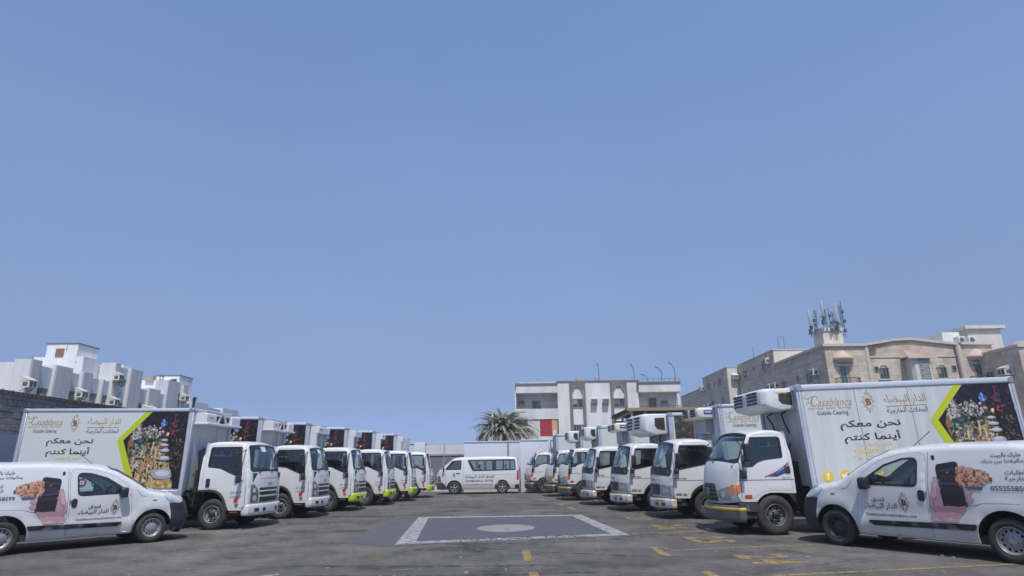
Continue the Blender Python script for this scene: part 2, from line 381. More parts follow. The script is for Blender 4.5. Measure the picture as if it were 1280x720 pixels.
# ------------------------------------------------------------------ vehicle shell
class Shell:
    """prof: side profile (x, z) from the lower front over the roof to the lower rear; W(x, z): half width; crown: bulge at each profile point"""
    def __init__(s, prof, W, r, crown, pw=2.4, cx=0, cz=1.0):
        s.P = prof; s.W = W; s.r = r; s.cr = crown; s.pw = pw
        s.L = [0]
        for i in range(1, len(prof)): s.L.append(s.L[-1] + hypot(prof[i][0]-prof[i-1][0], prof[i][1]-prof[i-1][1]))
        s.c = (cx, cz)
    def at(s, t):
        t = max(0, min(s.L[-1]-1e-6, t)); i = 0
        while s.L[i+1] < t: i += 1
        k = (t-s.L[i])/(s.L[i+1]-s.L[i]); a, b = s.P[i], s.P[i+1]
        def tan(j):
            j0, j1 = max(0, j-1), min(len(s.P)-1, j+1); d = Vector((s.P[j1][0]-s.P[j0][0], s.P[j1][1]-s.P[j0][1])); return d.normalized()
        d = (tan(i)*(1-k) + tan(i+1)*k).normalized()
        # profile runs front-bottom -> up -> back: outward normal is to the right of travel
        n = Vector((d.y, -d.x))
        return Vector((a[0]+(b[0]-a[0])*k, a[1]+(b[1]-a[1])*k)), n, s.cr[i]*(1-k)+s.cr[i+1]*k
    def s_at(s, x=None, z=None, lo=0, hi=None):
        """arclength where the profile first passes the given z or x"""
        for i in range(len(s.P)-1):
            a, b = s.P[i], s.P[i+1]; j = 1 if z is not None else 0; v = z if z is not None else x
            if s.L[i] < lo: continue
            if (a[j]-v)*(b[j]-v) <= 0 and a[j] != b[j]: return s.L[i] + (v-a[j])/(b[j]-a[j])*(s.L[i+1]-s.L[i])
        return s.L[-1]
    def half(s, t):
        p, n, c = s.at(t); return s.W(p.x, p.y) - s.r
    def front(s, u, t, off=0):
        p, n, c = s.at(t); h = s.W(p.x, p.y) - s.r; k = min(1, abs(u)/h) if h > 0 else 1
        o = c*(1-k**s.pw) + off
        return Vector((p.x+n.x*o, u, p.y+n.y*o))
    def side(s, x, z, sgn, off=0):
        d = dist_poly((x, z), s.P); w_ = s.W(x, z)
        if d < s.r: w_ -= s.r - sqrt(max(0, s.r**2-(s.r-d)**2))
        return Vector((x, sgn*(w_+off), z))
    def sfn(s, sgn): return lambda x, z, off: s.side(x, z, sgn, off)
    def extra(s):
        o = []; Q = dens(s.P, .07, False)
        for i in range(len(Q)):
            a = Q[max(0, i-1)]; b = Q[min(len(Q)-1, i+1)]; dx, dz = b[0]-a[0], b[1]-a[1]; L = hypot(dx, dz) or 1
            for d in (.08, .3, .6, 1.0): o.append((Q[i][0]-dz/L*s.r*d, Q[i][1]+dx/L*s.r*d))
        return o
    def strip(s, mb, s0, s1, holes=(), step=.16, mi=0, depth=.015):
        n = max(3, int((s1-s0)/.06)); R = []; Lf = []
        for i in range(n+1):
            t = s0+(s1-s0)*i/n; h = s.half(t); R.append((h, t)); Lf.append((-h, t))
        ex = []
        patch(mb, R+Lf[::-1], s.front, holes, step, ex, depth, mi, edge=.12)
    def ffn(s): return lambda u, t, off: s.front(u, t, off)

# ------------------------------------------------------------------ wheels
def disc_rim(mb, R, side, face, holes, hr, hd, mi=0, dish=.035, hub=.07):
    """pressed-steel wheel centre with real openings"""
    hs = [[(hd*cos(2*pi*k/holes)+hr*cos(t), hd*sin(2*pi*k/holes)+hr*sin(t)) for t in [2*pi*j/8 for j in range(8)]] for k in range(holes)]
    def fn(x, z, off):
        r = hypot(x, z)/R
        y = dish*(sin(min(1, max(0, (r-.3)/.45))*pi)*-.0 + (0 if r < .32 else 1)*min(1, (r-.32)/.5)*1.0 - (0 if r < .85 else (r-.85)/.15)*.6)
        return Vector((x, side*(face - y + off), z))
    patch(mb, [(R*cos(2*pi*k/32), R*sin(2*pi*k/32)) for k in range(32)], fn, hs, step=R*.16, depth=.02, mi=mi, edge=.2)
def wheel(parent, x, y, R, w_, side, kind, spin=.2):
    """x, y: hub centre (outer face), side: +1 or -1, kind of rim"""
    E_ = empty('wheel', (x, y, R), 0, parent)
    rr = {'car': .62, 'carblack': .60, 'truck': .56, 'truckgrey': .55, 'van': .60}[kind]*R
    t = MB(); o = side
    prof = [(rr, -.012), (rr+.012, .006), (R*.80, .016), (R*.93, .004), (R*.985, -.022), (R, -.045), (R, -w_+.045), (R*.985, -w_+.02), (R*.9, -w_), (rr, -w_+.01)]
    t.lathe([(a, b*o) for a, b in prof], (0, 0, 0), 40)
    for k in range(3):  # tread grooves
        pass
    t.build('tyre', RUBBER, E_)
    m = MB(); rim = RIMB if kind == 'carblack' else (RIMS if kind != 'truckgrey' else mat('grey_rim', (.20, .2, .2), .5, .4, noise=(15, .5, (.07, .06, .05))))
    m.lathe([(rr*1.02, 0), (rr*.97, .004*o), (rr*.93, -.01*o), (rr*.90, -.06*o), (rr*.86, -.11*o), (rr*.2, -.13*o)], (0, 0, 0), 40, 1)
    m.lathe([(rr*1.03, -.004*o), (rr*1.0, .006*o), (rr*.95, .002*o), (rr*.92, -.02*o), (rr*.90, -.05*o)], (0, 0, 0), 40, 0)
    if kind in ('car', 'carblack'):
        disc_rim(m, rr*.90, side, -.02, 12, rr*.10, rr*.72)
        m.lathe([(.0, -.0*o), (.024, .006*o), (.030, 0), (.034, -.02*o)], (0, -.03*o, 0), 16, 1)
        for k in range(4): m.lathe([(0, .012*o), (.007, .01*o), (.008, -.01*o)], (.06*cos(k*pi/2+.4), -.03*o, .06*sin(k*pi/2+.4)), 6, 1)
    elif kind == 'van':
        for k in range(5):
            a = 2*pi*k/5+.3; pts = []
            for (rad, da) in ((.16, -.55), (.93, -.26), (.93, .26), (.16, .55)): pts.append((rr*rad*cos(a+da), rr*rad*sin(a+da)))
            m.prism(pts, -.012*o, -.05*o, 'y', 0)
        m.lathe([(0, .0), (rr*.22, -.004*o), (rr*.26, -.03*o)], (0, 0, 0), 16, 0)
    else:
        disc_rim(m, rr*.88, side, -.035, 5 if kind == 'truck' else 6, rr*.12, rr*.66, dish=.07)
        m.lathe([(0, .035*o), (.06, .032*o), (.075, .02*o), (.08, -.03*o)], (0, 0, 0), 18, 1)
        for k in range(6): m.lathe([(0, .022*o), (.014, .02*o), (.017, -.03*o)], (.11*cos(k*pi/3), -.01*o, .11*sin(k*pi/3)), 6, 0)
    m.build('rim', [rim, BLACKP], E_)
    return E_

def seat(parent, x, y, z, m=SEAT):
    b = MB(); b.prism(rpoly([(x-.28, z, .04), (x+.22, z, .05), (x+.24, z+.13, .06), (x-.22, z+.12, .04), (x-.34, z+.72, .05), (x-.44, z+.7, .05)]), y-.24, y+.24)
    b.prism(rpoly([(x-.36, z+.74, .03), (x-.30, z+.75, .03), (x-.33, z+.93, .04), (x-.41, z+.92, .04)]), y-.12, y+.12)
    return b.build('seat', m, parent, .02, 1)
def steering(parent, x, y, z, tilt=1.0, R=.2):
    b = MB(); pts = []
    for k in range(21):
        a = 2*pi*k/20; pts.append((x + R*sin(a)*cos(tilt+.2), y + R*cos(a), z + R*sin(a)*sin(tilt+.2)))
    b.tube(pts, .014, 6); b.bar((x, y-.18, z), (x, y+.18, z), .03, .015); b.bar((x, y, z), (x+.2, y, z-.25), .05, .05)
    return b.build('steering_wheel', BLACKP, parent)
def ring_trim(parent, name, fn, poly, wd, m, off=.004, step=0):
    b = MB(); patch(b, inset(poly, -wd*.4), fn_off(fn, off), [inset(poly, wd*.6)], step, depth=.01, edge=.1); return b.build(name, m, parent)
def fn_off(fn, o): return lambda u, v, off: fn(u, v, off+o)
def pane(parent, name, fn, poly, m, off=-.012, step=.25):
    b = MB(); patch(b, inset(poly, -.004), fn_off(fn, off), [], step, depth=0, edge=.12); return b.build(name, m, parent)

def bumper(mb, plan, prof, mi=0, caps=True):
    """plan: (x, y) path round the front; prof: (inset, z) pairs from bottom to top"""
    n = len(plan); rows = []
    for i, (x, y) in enumerate(plan):
        a = plan[max(0, i-1)]; b = plan[min(n-1, i+1)]; dx, dy = b[0]-a[0], b[1]-a[1]; L = hypot(dx, dy) or 1
        nx, ny = -dy/L, dx/L   # path runs from right (y<0) to left: outward is -(left normal)
        rows.append([(x+nx*d, y+ny*d, z) for d, z in prof])
    vs = [p for r in rows for p in r]; m = len(prof); fs = []
    for i in range(n-1):
        for j in range(m-1): fs.append((i*m+j, (i+1)*m+j, (i+1)*m+j+1, i*m+j+1))
    mb.add(vs, fs, mi, True)
def plan_front(W, xf, crown, xb, rc=.1, pw=2.6, n=22):
    p = [(xb, -W)]
    for k in range(5):
        a = pi/2*k/4; p.append((xf - rc + rc*sin(a), -W + rc - rc*cos(a)))
    for i in range(1, n):
        u = -W+rc + 2*(W-rc)*i/n; t = abs(u)/(W-rc); p.append((xf + crown*(1-t**pw), u))
    for k in range(5):
        a = pi/2*(1-k/4); p.append((xf - rc + rc*sin(a), W - rc + rc*cos(a)))
    p.append((xb, W)); return p

def wiper(parent, sh, u, t, du, dt):
    b = MB(); p = sh.front(u, t, .015); q = sh.front(u+du, t+dt, .02); b.bar(p, q, .016, .02); b.bar(sh.front(u-.02, t-.03, .012), sh.front(u+.03, t-.03, .012), .03, .02)
    return b.build('wiper', BLACKP, parent)

def cab(root, sp):
    paint = sp.get('paint', WHITE)
    body = None; sh = Shell(sp['prof'], sp['W'], sp['r'], sp['crown'], sp.get('pw', 2.4)); ex = sh.extra()
    s_ws0 = sh.s_at(z=sp['ws'][0]); s_ws1 = sh.s_at(z=sp['ws'][1]); hw0 = sh.half(s_ws0)-sp['pil'][0]; hw1 = sh.half(s_ws1)-sp['pil'][1]
    ws = rpoly([(-hw0, s_ws0, .10), (hw0, s_ws0, .10), (hw1, s_ws1, .08), (-hw1, s_ws1, .08)])
    ws = dens(ws, .12)
    roofs = sh.L[-1]
    fh = [rpoly(h) for h in sp.get('fronthole', [])]
    mb = MB()
    sh.strip(mb, 0, roofs, [ws] + fh, depth=.03)
    out_ = list(sp['prof']) + sp['bottom']; door = rpoly(sp['door']); win = rpoly(sp['win'])
    for sg in (-1, 1): patch(mb, out_, sh.sfn(sg), [inset(door, -.005)], .2, ex, .03)
    # back wall with a window
    x0 = sp['xrear']; pts = []
    zt = max(p[1] for p in sp['prof']); zb = sp['zrear']
    wl = []
    for z in [zb+(zt-.02-zb)*i/10 for i in range(11)]:
        wl.append((sh.side(x0+.0, z, 1).y - (0 if z < zt-.1 else .05), z))
    ol = wl + [(-a, b) for a, b in wl[::-1]]
    rw = rpoly([(-.45, 1.55, .05), (.45, 1.55, .05), (.42, 1.95, .05), (-.42, 1.95, .05)])
    patch(mb, ol, lambda u, v, off: Vector((x0+.01-off, u, v)), [rw], .4, (), 0, edge=.3)
    body = mb.build('cab_body', paint, root, recalc=False)
    pane(body, 'rear_window', lambda u, v, off: Vector((x0+.02, u, v)), rw, GLASS, 0, 0)
    # floor and inner walls so the cab is closed
    f = MB(); f.box(x0+.03, sp['floor'], -.86, .86, sp['zfl'], sp['zfl']+.05)
    f.box(x0+.03, x0+.6, -.84, .84, sp['zfl']+.05, sp['zfl']+.22); f.build('cab_floor', DARKP, body)
    xf = sh.at(s_ws0)[0].x
    d = MB(); d.prism(rpoly([(xf+.1, sp['ws'][0]-.03, .03), (xf-.28, sp['ws'][0]-.02, .05), (xf-.34, sp['ws'][0]-.2, .04), (xf-.2, sp['zfl'], 0), (xf+.05, sp['zfl'], 0)]), -.82, .82)
    d.build('dashboard', mat('dashboard_plastic', (.09, .095, .1), .7), body)
    zs = sp['zfl']+.22
    for y in (-.5, 0, .5): seat(body, x0+.48, y, zs)
    steering(body, xf-.38, .5, sp['ws'][0]-.08, .9)
    # windscreen
    pane(body, 'windscreen', sh.ffn(), ws, GLASS, -.01, .2)
    ring_trim(body, 'windscreen_seal', sh.ffn(), ws, .045, BLACKP, .004)
    if sp.get('cowl'):
        z0, z1 = sp['cowl']; a = sh.s_at(z=z0); b_ = sh.s_at(z=z1); m = MB()
        patch(m, rpoly([(-sh.half(a)+sp['pil'][0]-.03, a, .12), (sh.half(a)-sp['pil'][0]+.03, a, .12), (hw0+.01, b_), (-hw0-.01, b_)]), fn_off(sh.ffn(), .006), [], .2, depth=.01, edge=.1)
        m.build('cowl_panel', BLACKP, body)
    for u, du in ((-.55, .42), (.1, .42)): wiper(body, sh, u, s_ws0-.01, du, .07)
    if sp.get('sticker'):
        m = MB(); poly_on(m, sh.ffn(), [(-.28, s_ws1-.17), (-.02, s_ws1-.17), (-.02, s_ws1-.03), (-.28, s_ws1-.03)], -.006); m.build('paper_sticker', mat('pale_paper', (.55, .68, .7), .7), body)
    if sp.get('shade'):
        m = MB()
        pp = [(.0, s_ws0+.05), (.22, s_ws0+.03), (.30, s_ws0+.3), (.42, s_ws1-.02), (.05, s_ws1-.05), (.12, s_ws0+.32)]
        poly_on(m, sh.ffn(), pp, -.1); poly_on(m, sh.ffn(), [(a-.62, b) for a, b in pp], -.12)
        m.build('sun_shade', mat('sunshade_foil', (.5, .55, .52), .5, .2, noise=(9, .6, (.2, .25, .22))), body)
    # doors
    for sg in (-1, 1):
        fn = sh.sfn(sg); m = MB(); patch(m, door, fn, [win], .2, ex, .035)
        D = m.build('door', paint, body, recalc=False)
        pane(body, 'side_window', fn, win, GLASSD, -.015, .3)
        ring_trim(body, 'window_seal', fn, win, .035, BLACKP, .003)
        hx, hz0, hz1 = sp['handle']; m = MB()
        patch(m, rpoly([(hx-.055, hz0, .03), (hx+.055, hz0, .03), (hx+.055, hz1, .03), (hx-.055, hz1, .03)]), fn_off(fn, .012), [], 0, depth=.02); m.build('door_handle', BLACKP, body)
        for (nm, pl, mt, of) in sp.get('sideparts', []):
            m = MB(); patch(m, rpoly(pl), fn_off(fn, of), [], .25, depth=of+.01); m.build(nm, mt, body)
        for (xa, za, xb_, zb_) in sp.get('creases', []):
            m = MB(); stroke(m, fn, dens([(xa, za), (xb_, zb_)], .1, False), .014, .003); m.build('crease_seam_line', mat('crease_shadow', (.12, .12, .12), .7), body)  # dark strokes paint the shade of body creases, and the door seams
        # mirrors
        for (mx, mz, hx2, hz2, dy) in sp['mirrors']:
            m = MB(); y = sp['W'](mx, mz)+dy; m.prism(rpoly([(y-hx2, mz-hz2, .05), (y+hx2, mz-hz2, .05), (y+hx2, mz+hz2, .05), (y-hx2, mz+hz2, .05)]), mx-.05, mx+.05, 'x')
            if sg < 0: m.v = [(a, -b, c) for a, b, c in m.v]
            m.build('mirror', BLACKP, body, .015, 1)
        ax, az0, az1, ay = sp['arm']; m = MB(); w0 = sp['W'](ax, az0)
        m.tube([(ax, sg*(w0-.01), az0), (ax, sg*(w0+ay), az0+.08), (ax, sg*(w0+ay), az1-.08), (ax-.02, sg*(sp['W'](ax, az1)-.02), az1)], .014, 6); m.build('mirror_arm', BLACKP, body)
    # lining of the wheel housings
    for sg in (-1, 1):
        m = MB()
        a_ = arc(sp.get('ax', 0), sp['wr'], sp['wr']+.13, 8, 172, 12); 
        vs = [(p[0], sg*(sp['W'](0, .8)-.015), p[1]) for p in a_] + [(p[0], sg*.5, p[1]) for p in a_]; n = len(a_)
        m.add(vs, [(i, i+1, n+i+1, n+i) for i in range(n-1)], 0, True); m.build('wheel_housing', CHAS, body)
    return body, sh

def lamp_on(body, sh, name, poly, m, off=.012, both=True, lens=()):
    for sg in ((-1, 1) if both else (1,)):
        b = MB(); P = [(sg*a[0], a[1]) + tuple(a[2:]) for a in poly]; patch(b, rpoly(P), fn_off(sh.ffn(), off), [], .1, depth=.03, edge=.05)
        L = b.build(name, m, body)
        for (u, t, r) in lens:
            q = MB(); disc(q, sh.ffn(), sg*u, t, r, off+.006, 0, 16); q.build('lamp_lens', LAMP, L) if False else q.build('lamp_lens', LAMP, body)

def S_(sh, z): return sh.s_at(z=z)

def isuzu_cab(root, white_bumper=True):
    def W(x, z): return .985 - (.12*((z-1.35)/.85)**1.3 if z > 1.35 else 0)
    prof = [(.90,.47),(.93,.63),(.925,.90),(.91,1.12),(.895,1.3),(.86,1.45),(.80,1.75),(.735,2.0),(.70,2.09),(.64,2.155),(.55,2.19),(.2,2.215),(-.15,2.215),(-.30,2.195),(-.385,2.13),(-.42,2.02),(-.43,1.9)]
    crown = [.11,.12,.13,.14,.14,.14,.13,.11,.09,.06,.045,.04,.03,.025,.02,.015,.01]
    sp = dict(prof=prof, W=W, r=.085, crown=crown, ws=(1.43, 2.09), pil=(.03, .04), fronthole=[],
      bottom=[(-.44,1.3),(-.445,.97),(-.12,.985),(.05,.955),(.17,.88),(.26,.77),(.33,.63),(.37,.52),(.41,.47)],
      door=[(-.345,2.13,.14),(.60,2.13,.03),(.66,2.08,.02),(.80,1.45,.05),(.84,.53,.02),(.45,.53,.02),(.39,.67,.05),(.27,.87,.08),(.07,1.02,.1),(-.345,1.03,.03)],
      win=[(-.25,2.07,.06),(.585,2.07,.04),(.70,1.29,.05),(.42,1.39,.2),(.09,1.53,.1),(-.25,1.57,.04)],
      xrear=-.43, zrear=.97, floor=.85, zfl=.92, handle=(-.20, 1.05, 1.27),
      mirrors=[(.62,1.74,.09,.2,.2),(.70,1.25,.07,.1,.16)], arm=(.72,1.2,2.0,.16), wr=.38, sticker=True,
      creases=[(.84,1.12,.84,.53)])
    body, sh = cab(root, sp); F = sh.ffn()
    s = lambda z: S_(sh, z)
    lamp_on(body, sh, 'headlight', [(.875,s(1.12),.03),(.76,s(1.10),.04),(.60,s(.94),.04),(.58,s(.68),.03),(.875,s(.64),.02)], LAMPD, .01, lens=[(.74,s(.76),.075),(.77,s(.95),.06)])
    # nose panel, grille slots, badge
    m = MB()
    for z0, z1, h0, h1 in ((.95,1.01,.54,.55),(.825,.905,.52,.54),(.66,.775,.51,.52)):
        patch(m, rpoly([(-h0,s(z0),.02),(h0,s(z0),.02),(h1,s(z1),.02),(-h1,s(z1),.02)]), fn_off(F, .006), [], .2, depth=.012)
    m.build('grille', BLACKP, body)
    m = MB()
    for z in (.925, .80):
        patch(m, rpoly([(-.50,s(z-.018),.01),(.50,s(z-.018),.01),(.52,s(z+.018),.01),(-.52,s(z+.018),.01)]), fn_off(F, .018), [], .25, depth=.02)
    m.build('grille_bar', WHITE, body)
    m = MB(); write(m, 'ISUZU', F, -.13, .13, s(1.10), .06, bold=.02, off=.008); m.build('nose_badge', mat('dark_badge', (.1,.1,.11), .3, .5), body)
    m = MB(); stroke(m, F, dens([(-.52, s(1.24)), (.52, s(1.24))], .1, False), .01, .003); m.build('nose_seam', INKG, body)
    for sg in (-1, 1):
        fn = sh.sfn(sg)
        g = (lambda x, z, off, fn=fn, sg=sg: fn(x, z, off))
        m = MB(); fl = [(-.445,.99),(-.12,1.005),(.06,.975),(.19,.895),(.285,.78),(.35,.64),(.43,.47),(.37,.47),(.30,.62),(.235,.75),(.15,.85),(.04,.92),(-.12,.95),(-.445,.945)]
        patch(m, fl, fn_off(fn, .03), [], .2, depth=.05); m.build('fender_lip', mat('dark_fender', (.05,.05,.05), .6), body)
        m = MB(); uu = (lambda a, b: (a, b)) if sg < 0 else (lambda a, b: (b, a))
        write(m, 'شركة الأولى', lambda a, b, o: fn(.57 + (a if sg < 0 else -a), b, o), -.17, .17, .92, .07, bold=.02) if False else None
        f2 = lambda a, b, o: fn(.58 + (a if sg < 0 else -a), b, o)
        words(body, 'door_lettering', INKG, f2, (arab('فندق الدار'), -.16, .16, .915, .075, .02), (arab('البيضاء'), -.15, .15, .815, .085, .02))
        m = MB(); poly_on(m, f2, [(-.03,.66),(.08,.66),(.08,.77),(-.03,.77)], .004); m.build('red_sticker', REDI, body); m = MB(); poly_on(m, f2, [(.0,.58),(.05,.53),(.10,.58),(.10,.64),(0,.64)], .004); m.build('grey_sticker', GREYP, body)
    # bumper
    m = MB(); pf = [(.03,.33),(.005,.36),(0,.42),(0,.56),(.012,.60),(.05,.615)]
    bumper(m, plan_front(.985, .97, .15, .78, .07), pf)
    B = m.build('bumper', WHITE if white_bumper else LIME, root)
    bp = lambda u, z, o: Vector((.97 + .15*(1-min(1, abs(u)/.915)**2.6) + o, u, z))
    for c_, q_ in ((-.36, .07), (.36, .07), (-.68, .09), (.68, .09)): m = MB(); poly_on(m, bp, [(c_-q_,.42),(c_+q_,.42),(c_+q_,.51),(c_-q_,.51)], .003); m.build('bumper_opening', BLACKP if white_bumper else mat('olive_recess', (.12,.15,.02), .6), B)
    m = MB(); poly_on(m, bp, [(-.2,.40),(.14,.40),(.14,.55),(-.2,.55)], .012); poly_on(m, bp, [(-.18,.42),(.12,.42),(.12,.53),(-.18,.53)], .014, 1); m.build('number_plate', [WHITEI, PLATE], B)
    m = MB(); m.box(.35, .95, -.93, .93, .36, .50); m.box(.38,.5,-.95,.95,.40,.46); m.build('under_step', CHAS, root)
    for sg in (-1, 1): box('reflector', .46, .66, sg*.955-.01, sg*.955+.01, .41, .45, mat('rust_orange', (.25,.09,.03), .6), root)
    return body, sh

def hyundai_cab(root, kind=0):
    def W(x, z): return .955 - (.12*((z-1.35)/.8)**1.3 if z > 1.35 else 0) - (.0 if x < .6 else .0)
    prof = [(.76,.68),(.79,.80),(.785,1.0),(.765,1.2),(.745,1.38),(.71,1.47),(.575,1.74),(.45,1.98),(.405,2.06),(.33,2.115),(.2,2.15),(0,2.18),(-.25,2.175),(-.38,2.145),(-.45,2.08),(-.485,1.95),(-.495,1.8)]
    crown = [.25,.28,.28,.27,.25,.22,.19,.14,.11,.08,.06,.05,.04,.03,.02,.015,.01]
    sp = dict(prof=prof, W=W, r=.05, crown=crown, ws=(1.47, 2.075), pil=(-.015, .0), pw=2.6, paint=WHITE2,
      bottom=[(-.50,1.2),(-.50,.845)] + [(-.42,.845),(-.26,.85),(-.12,.86),(.08,.86),(.22,.82),(.32,.75),(.38,.68)],
      door=[(-.43,2.09,.14),(.28,2.09,.03),(.385,2.0,.02),(.655,1.46,.05),(.70,.75,.02),(.44,.75,.02),(.36,.81,.05),(.22,.885,.08),(.05,.915,.1),(-.43,.905,.03)],
      win=[(-.32,2.03,.07),(.34,2.02,.03),(.62,1.40,.06),(.40,1.41,.06),(.27,1.50,.1),(.1,1.55,.08),(-.30,1.59,.04)],
      xrear=-.49, zrear=.85, floor=.7, zfl=.90, handle=(-.37, 1.25, 1.40), paint_=0,
      mirrors=[(.56,1.70,.085,.19,.19),(.66,1.25,.07,.1,.10)], arm=(.66,1.2,1.95,.12), wr=.40,
      creases=[(.74,1.125,-.49,1.125),(.70,1.40,.70,.75)])
    body, sh = cab(root, sp); F = sh.ffn(); s = lambda z: S_(sh, z)
    m = MB(); gr = rpoly([(-.40,s(.72),.06),(.40,s(.72),.06),(.34,s(1.03),.1),(-.34,s(1.03),.1)]); patch(m, gr, fn_off(F, .004), [], .2, depth=.01); G = m.build('grille', BLACKP, body)
    m = MB()
    for z in (.78,.85,.92,.98): patch(m, [(-.37,s(z)),(.37,s(z)),(.37,s(z)+.022),(-.37,s(z)+.022)], fn_off(F, .016), [], .25, depth=.012)
    m.build('grille_bar', GREYP, body)
    m = MB(); el = [(.085*cos(a*pi/8), s(.88)+.06*sin(a*pi/8)) for a in range(17)]; stroke(m, F, el, .016, .03); write(m, 'H', F, -.045, .045, s(.88), .08, bold=.02, shear=.3, off=.03); m.build('nose_badge', CHROME, body)
    lamp_on(body, sh, 'headlight', [(.785,s(1.0),.03),(.44,s(.90),.03),(.50,s(.74),.03),(.785,s(.735),.03)], CLRL, .012, lens=[(.62,s(.84),.06)])
    lamp_on(body, sh, 'turn_signal', [(.868,s(1.04),.02),(.79,s(1.02),.02),(.79,s(.85),.02),(.868,s(.85),.02)], AMBER, .014)
    for sg in (-1, 1):
        fn = sh.sfn(sg)
        m = MB(); patch(m, rpoly([(.735,1.04,.02),(.80,1.05,.02),(.80,.85,.02),(.735,.85,.02)]), fn_off(fn, .008), [], 0, depth=.02); m.build('turn_signal', AMBER, body)
        m = MB(); patch(m, rpoly([(.48,.755,.02),(.64,.755,.02),(.64,.825,.02),(.48,.825,.02)]), fn_off(fn, .012), [], 0, depth=.02); m.build('side_marker', mat('dark_amber_lens', (.45,.08,.02), .2), body)
        m = MB(); patch(m, rpoly([(.37,.47,.02),(.77,.50,.03),(.77,.69),(.37,.69)]), fn_off(fn, -.01), [], 0, depth=.2); m.build('lower_panel', DARKP, body)
        f2 = lambda a, b, o: fn(-a, b, o)
        m = MB(); 
        if kind == 0:
            poly_on(m, f2, [(-.02,1.20),(.14,1.20),(.42,1.42),(.42,1.33),(.22,1.20)] if False else [(-.10,1.195),(.13,1.19),(.42,1.30),(.42,1.43),(.16,1.28)], .005, 0)
            stroke(m, f2, [(-.15,1.185),(.1,1.28),(.42,1.455)], .018, .006, 1); stroke(m, f2, [(-.02,1.2),(.2,1.33),(.42,1.49)], .014, .006, 0)
            write(m, 'HD 72', f2, .22, .40, 1.16, .045, mi=2)
        else:
            poly_on(m, f2, [(.10,1.20),(.42,1.22),(.42,1.36)], .005, 3)
        m.build('door_decal', [NAVY, REDI, INKG, GREYP], body)
    B = MB(); pf = [(.05,.26),(.01,.29),(0,.34),(0,.50)]; pl = plan_front(.95, .80, .29, .64, .06, 2.6)
    bumper(B, pl, pf, 0); bumper(B, pl, [(0,.50),(-.004,.505),(-.004,.55),(0,.555)], 1); bumper(B, pl, [(0,.555),(.02,.60),(.08,.61)], 0)
    BM = mat('grey_bumper', (.11,.115,.12), .4, .2, noise=(5, .4, (.12,.12,.12)))
    b = B.build('bumper', [BM, YELL], root)
    bp = lambda u, z, o: Vector((.80 + .26*(1-min(1, abs(u)/.89)**2.6) + o, u, z))
    m = MB(); poly_on(m, bp, [(-.28,.36),(.02,.36),(.02,.52),(-.28,.52)], .015); m.build('number_plate', PLATE, b)
    for c_ in (-.62, .62): m = MB(); disc(m, bp, c_, .40, .06, .006); disc(m, bp, c_, .40, .045, .009, 1); m.build('fog_lamp', [BLACKP, LAMP], b)
    for c_ in (-.42, .2): m = MB(); poly_on(m, bp, [(c_-.12,.40),(c_+.12,.40),(c_+.12,.49),(c_-.12,.49)], .003); m.build('bumper_opening', BLACKP, b)
    m = MB(); m.box(.3, .75, -.9, .9, .34, .52); m.build('under_step', CHAS, root)
    return body, sh

